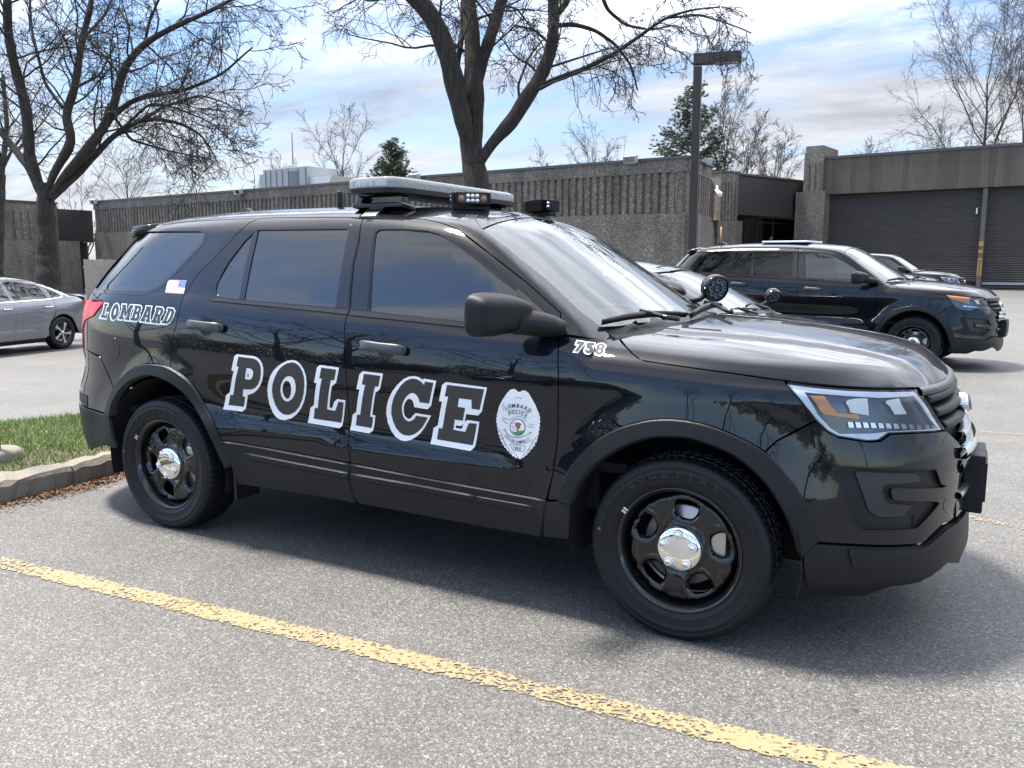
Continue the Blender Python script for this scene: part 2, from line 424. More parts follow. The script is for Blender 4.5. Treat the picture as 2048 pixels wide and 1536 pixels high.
# ------------------------------------------------------------------ materials of the vehicles
MAT = {}
MAT['paint'] = paint("black_paint", (.0025, .003, .0045), ior=1.48, flake=(.004, .007, .016))
MAT['grey_paint'] = paint("grey_metallic_paint", (.16, .165, .18), flake=(.34, .35, .38), metal=.55)
MAT['plastic'] = simple("black_plastic", (.009, .0095, .011), .47, ior=1.45, var=.2, vs=30, bmp=.25, bs=900)
MAT['trim'] = simple("gloss_trim", (.006, .006, .007), .12, ior=1.6, var=.2)
MAT['dark'] = simple("dark_liner", (.006, .006, .007), .85, var=.3)
for m_ in ('plastic',): MAT[m_].node_tree.nodes['Principled BSDF'].inputs['Specular IOR Level'].default_value = .32
MAT['handle'] = simple('handle_plastic', (.038, .040, .044), .4, ior=1.55, var=.1)
MAT['chrome'] = simple("chrome", (.86, .87, .88), .05, metal=1.0, var=.03)
MAT['silver'] = simple("satin_silver", (.62, .63, .65), .25, metal=1.0, var=.05)
MAT['white'] = simple("white_vinyl", (.90, .90, .90), .3, var=.03)
MAT['char'] = simple("charcoal_vinyl", (.035, .034, .035), .32, var=.06)
MAT['amber'] = simple("amber_lens", (.80, .30, .10), .25, var=.15, vs=60)
MAT['red'] = simple("red_lens", (.55, .010, .012), .3, ior=1.45, var=.35, vs=60, coat=.25)
MAT['mirrorlamp'] = simple("lamp_reflector", (.97, .96, .92), .4, metal=.1, var=.04, vs=40)
MAT['steel'] = simple("black_steel_wheel", (.004, .004, .005), .09, ior=1.5, var=.15, coat=.3)
MAT['rotor'] = simple("brake_rotor", (.45, .43, .40), .38, metal=.85, var=.1)
MAT['seat'] = simple("seat_fabric", (.025, .026, .028), .8, var=.2)
MAT['dash'] = simple("dashboard", (.03, .031, .033), .6, var=.15)
MAT['led'] = simple("led_lens", (.75, .77, .8), .1, metal=.6, var=.1, vs=200)
MAT['clear'] = glassmat("clear_lens", (.95, .97, .98), 1.4, .012)
MAT['glass'] = glassmat("window_glass", (.42, .56, .54), 1.9, .006)
MAT['wsglass'] = glassmat("windshield_glass", (.50, .58, .58), 2.1, .012)
MAT['tint'] = glassmat("privacy_glass", (.03, .034, .04), 1.95, .004)
MAT['blue'] = simple("emblem_blue", (.02, .05, .22), .2, var=.05)
MAT['fblue'] = simple("flag_blue", (.05, .10, .40), .4, var=.05)
MAT['fred'] = simple("flag_red", (.55, .22, .22), .4, var=.05)
MAT['badge'] = simple("badge_silver", (.86, .86, .87), .32, metal=.1, var=.10, vs=55, bmp=.5, bs=90)
MAT['badgeline'] = simple("badge_engraving", (.22, .23, .26), .4, var=.1)
MAT['ink'] = simple("badge_ink", (.01, .01, .012), .4)
MAT['brown'] = simple("seal_brown", (.30, .14, .05), .5)
MAT['green'] = simple("seal_green", (.07, .28, .11), .5)
def rubber():
    m, nt, b = newmat("tyre_rubber"); pset(b, rough=.5, ior=1.5, spec=.3)
    f = noise(nt, 9, 5, .6); nt.links.new(mixc(nt, f, (.004, .0045, .006), (.009, .010, .012)), b.inputs['Base Color'])
    bump(nt, b, noise(nt, 400, 3), .2, .001); return m
MAT['rubber'] = rubber()

# ------------------------------------------------------------------ the utility vehicle's body surface
class Suv(Shape):
    wheels = (0.0, -2.863); flare = .030; belt0, belt1 = 1.22, 1.62
    xf0, xr0, nr, kw, kr, kh = 0.0, -3.05, 3.0, .07, .07, .10; BW = TR = None
    P = staticmethod(tab([.1, .20, .25, .30, .36, .43, .50, .54, .575, .60, .625, .70, .80, .88, .95, 1.02, 1.08, 1.13, 1.175, 1.22, 1.30, 1.40, 1.50, 1.60, 1.66, 1.75, 2.0],
                         [.85, .885, .915, .942, .958, .966, .9665, .9685, .971, .9715, .970, .9665, .9655, .9655, .9650, .9600, .951, .939, .919, .891, .858, .817, .773, .724, .692, .64, .45]))
    zb = staticmethod(tab([-5, -3.6, -2.7, -2.3, -1.5, -.7, -.5, 2], [1.29, 1.29, 1.28, 1.257, 1.223, 1.185, 1.175, 1.17]))
    crease = staticmethod(tab([-5, -2.36, -1.9, -1.57, -1.2, -.9, -.5, 2], [.635, .630, .615, .603, .598, .597, .595, .59]))
    scoop = staticmethod(tab([-5, -3.3, -2.6, -2.2, -1.5, -.85, -.55, 2], [.0, .0, .012, .020, .020, .014, .0, .0]))
    taper = staticmethod(tab([-5, -4.0, -3.3, -2.5, -.6, 0, .6, 2], [-.05, -.035, -.014, 0, 0, -.002, -.008, -.02]))
    gtaper = staticmethod(tab([-5, -3.6, -2.4, -1.2, 0, 2], [.05, .04, .01, 0, 0, 0]))
    XF = staticmethod(tab([.1, .20, .25, .30, .38, .45, .55, .65, .72, .78, .86, .93, .99, 1.05, 1.2, 2.2], [.88, .92, .945, .965, .962, .950, .952, .955, .952, .940, .912, .895, .872, .84, .8, .8]))
    XR = staticmethod(tab([.1, .25, .35, .55, .70, .78, .85, 1.0, 1.2, 1.28, 1.62, 1.70, 2], [-3.88, -3.95, -4.02, -4.07, -4.06, -4.00, -3.97, -3.97, -3.95, -3.92, -3.60, -3.52, -3.3]))
    nf = staticmethod(tab([.1, .3, .55, .85, 1.0, 2], [2.7, 2.7, 2.6, 2.4, 2.35, 2.3]))
    Hc = staticmethod(tab([-6, -.6, -.3, 0, .3, .5, .65, .76, .84, .88, 1.1, 3], [1.20, 1.20, 1.203, 1.192, 1.165, 1.136, 1.105, 1.068, 1.025, .995, .7, .5]))
    Rc = staticmethod(tab([-6, -3.75, -3.55, -3.3, -3.0, -2.5, -2.0, -1.6, -1.3, -1.0, -.7, 3], [1.50, 1.62, 1.672, 1.712, 1.738, 1.754, 1.752, 1.738, 1.715, 1.672, 1.60, .5]))
    def H(s, x, Y):
        h = s.Hc(x)-.085*Y*Y-.30*np.maximum(Y-.62, 0)**2
        dome = .60-.16*ss(x, -.2, .85)
        return h-.013*ss(Y-dome, -.03, .045)*ss(x, -.5, -.1)*(1-ss(x, .72, .88))
    def R(s, x, Y): return s.Rc(x)-.14*Y*Y-.25*np.maximum(Y-.45, 0)**2
    def WS(s, x, Y, z): return ((-.235-1.555*(z-1.17)-.30*Y*Y)-x)/1.85
SUV = Suv()
WSF = Frame((-.541, 0, -.841)); CF, CR = Cyl(0.0, 1), Cyl(-3.05, -1)
def zz(s, ox, oy): return lambda *p: [(ox+a/s, oy+b/s) for a, b in p]
def fab(frame, px): return frame.ab(SUV.px(px))
def crv(pts, k=4):
    p = np.array(pts, float); p = np.concatenate([[2*p[0]-p[1]], p, [2*p[-1]-p[-2]]]); out = []
    for i in range(1, len(p)-2):
        for j in range(k):
            t = j/k; out.append(.5*((2*p[i])+(-p[i-1]+p[i+1])*t+(2*p[i-1]-5*p[i]+4*p[i+1]-p[i+2])*t*t+(-p[i-1]+3*p[i]-3*p[i+1]+p[i+2])*t**3))
    out.append(p[-2]); return [tuple(q) for q in out]
def tri(shape, px2, F, off):
    P = shape.px(px2); return P+shape.n(P)*off

# ---- traced outlines (photograph pixels)
BGAP = [(726, 438), (718.7, 482), (708, 526), (702, 584), (699.6, 619.6), (692, 637), (688.5, 672), (691.4, 731), (695, 782.5), (698.5, 851), (700, 919)]
DTOPF = [(760, 436.5), (805, 436), (849, 438), (881, 445), (916, 458), (981, 508), (1057, 567), (1121.5, 625)]
DFRONT = [(1121.5, 671), (1117, 757), (1116, 868), (1105.5, 950), (1093, 997)]
CLADF = [(1091, 999.5), (1001, 982.5), (864, 957.5), (701, 926)]
CLADR = [(699, 925.5), (557, 899), (454, 882), (440, 879)]
DREAR = [(341, 736), (341, 705), (344.7, 681), (352, 652), (359, 620), (369.6, 587.5), (393, 552), (431, 514), (466, 476), (501, 444), (522, 436.5)]
FLRO = [(373, 758.6), (394, 785), (411, 817), (426, 846.5), (437.6, 876)]
def make_suv():
    root = empty('police_suv', label='large black police SUV in the foreground lettered POLICE with a roof light bar', cat='police car')
    pm = MAT['paint']
    # --- doors
    fd = fab(SIDE, DFRONT+CLADF+BGAP[::-1]+DTOPF)
    gF = rnd(fab(SIDE, [(739, 622), (752, 459), (805, 458), (853, 461), (878, 468), (908, 486), (952, 520), (995.5, 555), (1036, 585), (1041, 655)]), [.01, .03, 0, 0, 0, 0, 0, 0, .02, .01])
    door = panel('front_door', SUV, SIDE, fd, pm, root, far=True, holes=[gF], sp=.038)
    rdo = [(697, 436)]+[(600, 434.5), (560, 434.5)]+DREAR[::-1]+FLRO+CLADR[::-1]+BGAP[::-1][1:]
    rd = fab(SIDE, BGAP[:1]+[(698, 434.6), (600, 434.5), (560, 434.5)]+DREAR[::-1]+FLRO+CLADR[::-1]+BGAP[::-1][:-1])
    gR = rnd(fab(SIDE, [(506, 466), (514, 460), (699, 457.5), (671, 615), (487, 599), (437, 593), (429.6, 583), (434, 564), (457.5, 523), (489, 482)]), [0, .02, .02, .01, 0, .02, .02, 0, 0, 0])
    rdoor = panel('rear_door', SUV, SIDE, rd, pm, root, far=True, holes=[gR], sp=.038)
    panel('window', SUV, SIDE, gF, MAT['glass'], door, far=root, gap=-.004, off=-.006, lip=0, sp=.08)
    panel('window', SUV, SIDE, gR, MAT['tint'], rdoor, far=root, gap=-.004, off=-.006, lip=0, sp=.08)
    panel('window_divider', SUV, SIDE, fab(SIDE, [(507, 463), (516, 461), (488, 598), (477.5, 597)]), MAT['trim'], rdoor, far=False, off=-.001, lip=.004, gap=0)
    panel('pillar_trim', SUV, SIDE, fab(SIDE, [(699, 440), (717, 482), (706, 526), (700, 584), (697.5, 617), (671, 614), (697, 459)]), MAT['trim'], rdoor, far=False, off=.0015, lip=.004, gap=.003)
    panel('pillar_trim', SUV, SIDE, fab(SIDE, [(729, 441), (750, 457), (736, 621), (702, 618.5), (704.5, 584), (710.5, 526), (721, 482)]), MAT['trim'], door, far=False, off=.0015, lip=.004, gap=.003)
    panel('belt_moulding', SUV, SIDE, fab(SIDE, [(432, 596), (487, 602), (668, 619), (698, 622), (696, 630), (600, 619.5), (480, 608), (422, 602)]), MAT['trim'], rdoor, far=False, off=.006, lip=.008, gap=0)
    panel('belt_moulding', SUV, SIDE, fab(SIDE, [(703, 622.5), (740, 626), (922, 646), (1041, 659), (1041, 668), (922, 654), (740, 635), (700, 631)]), MAT['trim'], door, far=False, off=.006, lip=.008, gap=0)
    panel('mirror_sail', SUV, SIDE, rnd(fab(SIDE, [(1034, 577), (1121, 655), (1121, 670), (1040, 658)]), .012), MAT['plastic'], door, far=False, off=.008, lip=.02, gap=0)
    # matte cladding below the doors, with a stepped strip
    cl = fab(SIDE, [(1091, 1001), (1001, 984), (864, 959), (702, 928), (702, 958.5), (705.4, 974), (712, 994), (721, 1005), (864, 1032), (967, 1051), (1083, 1072.5), (1089, 1030)])
    panel('door_cladding', SUV, SIDE, cl, MAT['plastic'], door, far=root, off=.010, sp=.05, bevel=.005)
    cl = fab(SIDE, [(699, 928), (557, 901), (454, 884), (441, 881), (449, 899), (464, 930), (479, 967), (599, 984), (716, 1005), (709, 994), (702.5, 974), (699.5, 958.5)])
    panel('door_cladding', SUV, SIDE, cl, MAT['plastic'], rdoor, far=root, off=.010, sp=.05, bevel=.005)
    z7 = zz(2.926, 420, 680)
    panel('cladding_strip', SUV, SIDE, fab(SIDE, z7((838, 783), (1200, 845), (1560, 912), (1535, 936), (1200, 872), (838, 808))), MAT['plastic'], door, far=False, off=.018, lip=.010, gap=0, bevel=.006)
    panel('cladding_strip', SUV, SIDE, fab(SIDE, z7((1560, 913), (1905, 975), (1880, 1005), (1535, 937))), MAT['plastic'], door, far=False, off=.014, lip=.008, gap=0, bevel=.004)
    panel('cladding_strip', SUV, SIDE, fab(SIDE, z7((215, 662), (500, 718), (812, 778), (812, 804), (500, 744), (220, 692))), MAT['plastic'], rdoor, far=False, off=.018, lip=.010, gap=0, bevel=.006)
    # --- front fender, flare, rocker end
    HC = [(1252, 693), (1276, 716), (1290, 722), (1393, 737), (1470, 747.5), (1540, 757.5), (1567, 760.5)]
    FLFO = [(1120, 1000.6), (1127, 968), (1154, 922), (1193, 886), (1236, 861), (1286, 846.7), (1329, 842), (1372, 845), (1419, 855.6), (1462, 872), (1505, 893), (1540.5, 918), (1569, 950.5), (1594, 983), (1619, 1033), (1632, 1083)]
    FLFI = [(1601, 1111), (1591, 1072), (1573, 1029), (1544, 979), (1512, 943), (1472.5, 911), (1429.5, 890), (1383, 875), (1336, 871), (1293, 875), (1243, 893), (1193, 925), (1157, 968), (1143, 1008)]
    fe = fab(SIDE, [(1121.5, 671), (1179, 677), (1229, 678), (1238, 675)]+HC+[(1569, 762), (1606, 809), (1633, 842), (1624, 844), (1553, 881.7), (1530, 903)]+crv([(1505, 888), (1462, 867), (1419, 851), (1372, 841), (1329, 838), (1286, 842), (1236, 857), (1193, 882), (1154, 918), (1127, 964), (1118, 1001)])+[(1095, 999)]+DFRONT[::-1][1:-1])
    panel('fender', SUV, SIDE, fe, pm, root, far=True, sp=.045)
    panel('wheel_flare', SUV, SIDE, fab(SIDE, crv(FLFO)+crv(FLFI)), MAT['plastic'], root, far=True, off=.014, lip=.05, gap=0, sp=.03, bevel=.006)
    panel('rocker', SUV, SIDE, fab(SIDE, [(1092, 1003), (1119, 1003), (1142, 1010), (1140, 1062), (1138, 1078), (1088, 1072)]), MAT['plastic'], root, far=True, off=.006)
    FLRo = [(213.5, 829), (218, 808), (229.6, 779), (247, 755.7), (267.7, 738), (294, 730.8), (317.5, 731.6), (341, 738), (373, 758.6), (394, 785), (411, 817), (426, 846.5), (437.6, 876), (449, 899), (464, 930)]
    FLRi = [(452, 934), (437.6, 902), (423, 870), (408, 840.6), (388, 805.5), (364, 779), (335, 760), (306, 750), (282, 752.7), (259, 763), (241, 782), (226.7, 808), (222, 832)]
    panel('wheel_flare', SUV, SIDE, fab(SIDE, crv(FLRo)+crv(FLRi)), MAT['plastic'], root, far=True, off=.014, lip=.05, gap=0, sp=.03, bevel=.006)
    # --- quarter panel with its window
    qg = rnd(fab(SIDE, [(284, 462), (404.7, 461.5), (411, 469), (404, 487), (363.7, 530), (325, 570), (302, 582), (281.7, 584.5), (190, 577.5), (243, 505.5)]), [.01, .02, .03, 0, 0, .05, .05, 0, .01, 0])
    qp = fab(SIDE, DREAR+[(450, 439), (380, 443), (325, 449), (281, 458), (245, 505), (194, 566), (185, 580), (205.5, 602), (207, 607), (188, 632), (170, 642), (166, 660), (166, 690), (200, 712), (228, 779), (247, 752), (267.7, 734), (294, 726.8), (317.5, 727.6)])
    quarter = panel('quarter_panel', SUV, SIDE, qp, pm, root, far=True, holes=[qg], sp=.045)
    panel('window_seal', SUV, SIDE, inset(qg, -.016), MAT['trim'], quarter, far=False, holes=[inset(qg, .004)], off=.0015, lip=.004, gap=0, sp=.04)
    panel('window', SUV, SIDE, qg, MAT['tint'], quarter, far=root, gap=-.004, off=-.005, lip=0, sp=.08)
    t = np.linspace(0, 2*np.pi, 28, endpoint=False)
    panel('fuel_door', SUV, SIDE, fab(SIDE, [(222+17*math.cos(a), 700+27*math.sin(a)) for a in t]), pm, quarter, far=False, off=.0016, lip=.006, gap=0, sp=.03)
    # --- roof, rails, pillars, windshield, hood
    railx = np.linspace(-1.13, -3.50, 26)
    O = np.stack([railx, np.full(26, -.565), np.full(26, 3.0)], 1); railP = SUV.march(O, np.tile([0, 0, -1.], (26, 1)))
    wsE = [(1208, 658), (1158.6, 620), (1100, 564), (1036, 513), (990, 477), (965, 458.5)]
    low = [(1121.5, 669), (1121.5, 625), (1057, 567), (981, 508), (916, 458), (881, 445), (849, 438), (805, 436), (760, 436.5), (698, 434.6), (600, 434.5), (560, 434.5), (522, 436.5), (450, 439), (380, 443), (325, 449), (281, 458)]
    rl = np.concatenate([PIL.ab(SUV.px(low)), PIL.ab(railP)[::-1], PIL.ab(SUV.px(wsE[::-1]+[(1229, 677), (1179, 676)]))])
    panel('roof_pillar', SUV, PIL, rl, pm, root, far=True, sp=.03, gap=.0015)
    top = railP[:, :2]; tm = np.concatenate([top, (top*[1, -1])[::-1]])
    e = WSF.ab(SUV.px(wsE)); yw = np.linspace(e[-1][0], -e[-1][0], 13); wtop = np.stack([yw, e[-1][1]+.055*(1-(yw/e[-1][0])**2)], 1)
    O, D = WSF.rays(wtop); wt = SUV.march(O, D)[:, :2]-[.003, 0]
    roofp = np.concatenate([top[::-1], wt, top*[1, -1]])
    panel('roof', SUV, TOP, roofp, pm, root, far=False, sp=.09)
    wsm = np.concatenate([e, wtop[1:-1], (e*[-1, 1])[::-1], [[.4, e[0][1]-.07], [0, e[0][1]-.10], [-.4, e[0][1]-.07]]])
    panel('windshield', SUV, WSF, wsm, MAT['wsglass'], root, far=False, sp=.05, off=-.003, lip=0)
    he = SUV.px([(1238, 675), (1252, 693)]+crv([(1264, 706), (1276, 716), (1290, 722), (1393, 737), (1470, 747.5), (1540, 757.5), (1567, 761), (1600, 765), (1661.6, 771.3), (1746, 776.5), (1831, 776.2), (1862, 772), (1882, 764), (1894, 756)]))[:, :2]
    rear = np.array([[-.255, -.70], [-.20, -.60], [-.165, -.3], [-.15, 0]])
    nose = np.array([[.872, -.12], [.874, 0.0]])
    half = np.concatenate([rear[::-1], he, nose[:1]]); hood = np.concatenate([half, nose[1:], (half*[1, -1])[::-1][:-1]])
    panel('hood', SUV, TOP, hood, pm, root, far=False, sp=.032)
    cw = np.array([[-.415, -.735], [-.345, -.752], [-.27, -.71], [-.21, -.6], [-.17, -.3], [-.155, 0], [-.17, .3], [-.21, .6], [-.27, .71], [-.345, .752], [-.415, .735], [-.36, .4], [-.30, 0], [-.36, -.4]])
    panel('cowl', SUV, TOP, cw, MAT['plastic'], root, far=False, sp=.08, off=-.012, lip=.0, gap=0)
    # --- headlight
    z6 = zz(4.517, 1540, 740)
    hlp = [(1569, 761.5), (1628.6, 769.5), (1695, 775.8), (1761, 778), (1832, 777), (1841, 785)]+z6((1590, 545), (1300, 565), (1090, 575), (1000, 638), (900, 645), (620, 605), (520, 555), (420, 460), (300, 310))
    hab = fab(CF, hlp); housing = panel('headlight', SUV, CF, hab, simple('lamp_housing', (.09, .10, .135), .25, metal=.4, var=.4, vs=25), root, far=True, off=-.022, lip=.0, sp=.04)
    inner = fab(CF, z6((320, 192), (700, 228), (1030, 245), (1320, 225), (1470, 440), (1550, 520), (1290, 542), (1080, 556), (960, 572), (640, 578), (560, 530), (440, 400)))
    panel('light_guide', SUV, CF, hab, simple("light_guide", (.78, .82, .92), .25, metal=.1, var=.12, vs=30), housing, far=False, holes=[inner], off=-.012, lip=.01, gap=.006, sp=.04)
    panel('turn_signal', SUV, CF, fab(CF, z6((375, 228), (500, 230), (560, 320), (620, 388), (700, 398), (790, 398), (828, 425), (812, 448), (700, 432), (500, 402), (470, 380))), MAT['amber'], housing, far=False, off=-.010, lip=.01, gap=0)
    for q in [z6((725, 265), (790, 252), (900, 250), (912, 412), (742, 384), (735, 350), (700, 290)), z6((1062, 290), (1085, 268), (1190, 248), (1215, 310), (1262, 397), (1150, 402), (1105, 325))]:
        panel('reflector', SUV, CF, fab(CF, q), MAT['mirrorlamp'], housing, far=False, off=-.012, lip=.01, gap=0)
    for i in range(12):
        a = 720+i*70; panel('reflector', SUV, CF, fab(CF, z6((a, 470+i*2), (a+46, 474+i*2), (a+60, 520+i*1), (a+12, 522+i*1))), MAT['silver'], housing, far=False, off=-.014, lip=.006, gap=0)
    panel('cover', SUV, CF, hab, MAT['clear'], housing, far=root, off=.001, lip=.004, sp=.05, gap=.004)
    # --- front bumper, fog bezel, valance
    c1 = [(0.0, .74)]
    edge = fab(CF, [(1892, 861.5), (1919, 887)])
    thA = edge[1][0]
    bm = np.concatenate([fab(CF, [(1553, 883), (1624, 846), (1634, 843.5), (1655, 864.5), (1677, 875.5), (1739, 884.5), (1760, 883), (1782, 868.5), (1828, 866.5)]), edge, [[thA-.005, .66], [thA, .56], [thA+.02, .455]], fab(CF, [(1886, 1048), (1843, 1087), (1746, 1090.5), (1632, 1084), (1625, 1060), (1613, 1020), (1594, 980), (1569, 947), (1546, 920), (1530, 904)])])
    bezp = z6((590, 925), (620, 880), (690, 868), (1500, 900), (1545, 1035), (1605, 1045), (1560, 1062), (1120, 1065), (1088, 1085), (1112, 1175), (1480, 1185), (1535, 1200), (1330, 1430), (840, 1447), (755, 1375))
    bez = rnd(fab(CF, bezp), .012)
    bezo = rnd(fab(CF, z6((582, 925), (615, 872), (690, 860), (1510, 893), (1560, 1035), (1600, 1050), (1548, 1195), (1340, 1440), (835, 1457), (745, 1378))), .012)
    bump_ = panel('front_bumper', SUV, CF, bm, pm, root, far=True, holes=[bezo], sp=.04)
    bz = panel('fog_bezel', SUV, CF, bezo, MAT['plastic'], bump_, far=root, off=-.014, lip=0, gap=0, sp=.04)
    panel('bezel_frame', SUV, CF, bezo, MAT['trim'], bz, far=False, holes=[bez], off=.001, lip=.016, gap=.001, sp=.03)
    panel('bezel_rib', SUV, CF, rnd(fab(CF, z6((775, 918), (1330, 935), (1385, 990), (1370, 1015), (1060, 1035), (1020, 1080), (1060, 1200), (1110, 1215), (1310, 1225), (1210, 1330), (970, 1330), (900, 1270))), .01), simple("textured_insert", (.014, .015, .018), .5, bmp=.8, bs=120, var=.3), bz, far=False, off=-.008, lip=.006, gap=0)
    panel('bezel_bar', SUV, CF, rnd(fab(CF, z6((1095, 1072), (1545, 1070), (1530, 1180), (1125, 1180))), .008), pm, bz, far=False, off=-.002, lip=.012, gap=0)
    cc = z6((1605, 1230))[0]; t = np.linspace(0, 2*np.pi, 20, endpoint=False)
    panel('tow_cap', SUV, CF, fab(CF, [(cc[0]+8.8*math.cos(a), cc[1]+14.5*math.sin(a)) for a in t]), pm, bump_, far=False, off=.001, lip=.004, gap=0, sp=.03)
    va = np.concatenate([fab(CF, [(1602, 1086), (1632, 1086), (1746, 1092.5), (1843, 1089), (1886, 1050)]), [[thA+.015, .45], [.10, .435], [0, .435], [0, .245], [.2, .245]], fab(CF, [(1890, 1125), (1835, 1161), (1776, 1170), (1725, 1188), (1614, 1189), (1606, 1137)])])
    panel('bumper_valance', SUV, CF, va, MAT['plastic'], root, far=True, off=.010, sp=.05)
    panel('valance_step', SUV, CF, rnd(fab(CF, [(1692, 1096), (1843, 1094), (1886, 1056), (1916, 1034), (1912, 1062), (1856, 1126), (1840, 1133), (1702, 1134)]), .015), MAT['plastic'], root, far=True, off=.017, lip=.012, gap=0, sp=.03, bevel=.008)
    # --- grille
    gp = np.concatenate([[[0, .985]], fab(CF, [(1841, 785), (1892, 861.5), (1919, 887)]), [[thA, .74], [0, .74]]])
    gr = panel('grille', SUV, CF, gp, MAT['dark'], root, far=True, off=-.05, lip=0, gap=-.004, sp=.05)
    hedge = fab(CF, [(1841, 785), (1866, 822), (1892, 861.5), (1919, 887)])
    for zc in (.938, .882, .828):
        tmax = float(np.interp(zc, hedge[::-1, 1], hedge[::-1, 0]))-.012
        th = np.linspace(-tmax, tmax, 41); O, D = CF.rays(np.stack([th, np.full(41, zc)], 1)); C = SUV.march(O, D); N = SUV.n(C); N[:, 2] = 0; N /= np.linalg.norm(N, axis=1, keepdims=True)
        V, F, NN = [], [], []; pr = [(-.07, .020), (-.030, .022), (-.008, .017), (.004, .006), (.004, -.004), (-.006, -.016), (-.030, -.021), (-.07, -.018)]
        for c, n in zip(C, N):
            for o, zq in pr: V.append(c+n*o+np.array([0, 0, zq]))
        k = len(pr)
        for i in range(40):
            for j in range(k-1): F.append((i*k+j, i*k+j+1, (i+1)*k+j+1, (i+1)*k+j))
        F += [tuple(range(k)), tuple(40*k+j for j in range(k-1, -1, -1))]
        o = mk('grille_bar', V, F, MAT['plastic'], gr); o.data.polygons.foreach_set('use_smooth', [True]*(len(F)-2)+[False]*2)
        bmm = bmesh.new(); bmm.from_mesh(o.data); bmesh.ops.recalc_face_normals(bmm, faces=bmm.faces[:]); bmm.to_mesh(o.data); bmm.free()
    def band(name, z0, z1, tm, off, mat, dep=.03):
        th = np.linspace(-tm, tm, 37); V, F = [], []
        for zc, of in ((z1, off-dep), (z1, off), ((z0+z1)/2, off+.006), (z0, off), (z0, off-dep)):
            O, D = CF.rays(np.stack([th, np.full(37, zc)], 1)); C = SUV.march(O, D); V += list(C+SUV.n(C)*of)
        for r in range(4):
            for i in range(36): F.append((r*37+i, r*37+i+1, (r+1)*37+i+1, (r+1)*37+i))
        o = mk(name, V, F, mat, gr); bmm = bmesh.new(); bmm.from_mesh(o.data); bmesh.ops.recalc_face_normals(bmm, faces=bmm.faces[:]); bmm.to_mesh(o.data); bmm.free(); return o
    tb = abs(thA)+.01
    band('chrome_strip', .745, .785, tb*.72, .004, MAT['silver']); band('chrome_strip', .695, .738, tb, .022, MAT['chrome']); band('lower_bar', .64, .69, tb, .008, pm); band('lower_insert', .56, .638, tb, -.02, MAT['dark']); band('chrome_strip', .535, .562, tb, .010, MAT['silver']); band('lower_bar', .44, .532, tb+.02, .0, pm)
    tg_ = float(abs(fab(CF, [(1838, 780)])[0][0])); band('grille_surround', .955, .984, tg_, .005, MAT['handle'], .04)
    m = MB(); m.box((.975, 0, .555), (.08, .31, .24), bev=.008); m.box((1.017, 0, .565), (.012, .305, .16), bev=.004); m.build('plate_holder', MAT['plastic'], gr)
    m = MB(); m.lathe([(.0, .022), (.045, .021), (.068, .014), (.075, .004), (.075, -.015)], 40, (.922, 0, .868), (1, 0, .12), (0, 1, 0)); o = m.build('emblem', MAT['silver'], gr)
    for v in o.data.vertices: v.co.z = .868+(v.co.z-.868)*.55
    m = MB(); m.lathe([(.0, .0255), (.05, .0235), (.06, .018)], 40, (.922, 0, .868), (1, 0, .12), (0, 1, 0)); o2 = m.build('emblem_face', MAT['blue'], gr)
    for v in o2.data.vertices: v.co.z = .868+(v.co.z-.868)*.55
    # --- rear: bumper, lamp, tailgate, spoiler
    zt = zz(4.517, 130, 580)
    rb = np.concatenate([fab(CR, [(227, 781), (200, 714), (168, 693)]), [[.62, .84], [.0, .84], [0, .60], [.8, .60]], fab(CR, [(168, 812), (216, 828), (217, 808)])])
    rbp = panel('rear_bumper', SUV, CR, rb, pm, root, far=True, sp=.05)
    rv = np.concatenate([fab(CR, [(220, 832), (168, 814)]), [[.8, .595], [0, .595], [0, .31], [.8, .31]], fab(CR, [(214, 890), (229, 896), (236, 896), (226, 875), (222, 850)])])
    panel('bumper_valance', SUV, CR, rv, MAT['plastic'], root, far=True, off=.006, sp=.05)
    panel('rear_reflector', SUV, CR, rnd(np.array([[.95, .68], [.70, .68], [.70, .63], [.95, .60]]), .01), MAT['plastic'], rbp, far=False, off=.003, lip=.005)
    tl = np.concatenate([fab(CR, [(206.5, 603), (208, 607), (188, 632), (170, 642.5), (167, 660), (166, 690)]), [[.74, .87], [.66, 1.02], [.62, 1.215]], fab(CR, [(180, 603.5)])])
    tail = panel('taillight', SUV, CR, tl, MAT['red'], root, far=True, off=.006, lip=.02, sp=.03)
    tg = np.concatenate([fab(CR, [(184, 581), (205, 601)]), [[.64, 1.225], [.66, 1.02], [.73, .86], [0, .86], [0, 1.27], [.82, 1.285]]])
    tgp = panel('tailgate', SUV, CR, tg, pm, root, far=True, sp=.05)
    rw = np.concatenate([fab(CR, [(281, 459), (245, 505.5), (194, 566), (185, 579)]), [[.8, 1.29], [0, 1.28], [0, 1.63], [.6, 1.64]]])
    panel('rear_window', SUV, CR, rw, MAT['tint'], tgp, far=root, off=-.002, lip=.003, sp=.06)
    yy = np.linspace(-.66, .66, 23); V, F = [], []
    for y in yy:
        k = 1-.10*(abs(y)/.66)**3; zo = -.05*(abs(y)/.66)**2
        xe = -3.645+.17*(abs(y)/.66)**2.6
        for (x, z) in ((-3.28, 1.715), (-3.45, 1.708), (xe-.0, 1.672), (xe-.012, 1.652), (xe+.02, 1.640), (-3.42, 1.655), (-3.28, 1.665)): V.append((x, y*.93, z+zo-.008))
    k = 7
    for i in range(22):
        for j in range(k): F.append((i*k+j, i*k+(j+1) % k, (i+1)*k+(j+1) % k, (i+1)*k+j))
    F += [tuple(range(k)), tuple(22*k+j for j in range(k-1, -1, -1))]
    o = mk('spoiler', V, F, pm, root); bmm = bmesh.new(); bmm.from_mesh(o.data); bmesh.ops.recalc_face_normals(bmm, faces=bmm.faces[:]); bmm.to_mesh(o.data); bmm.free()
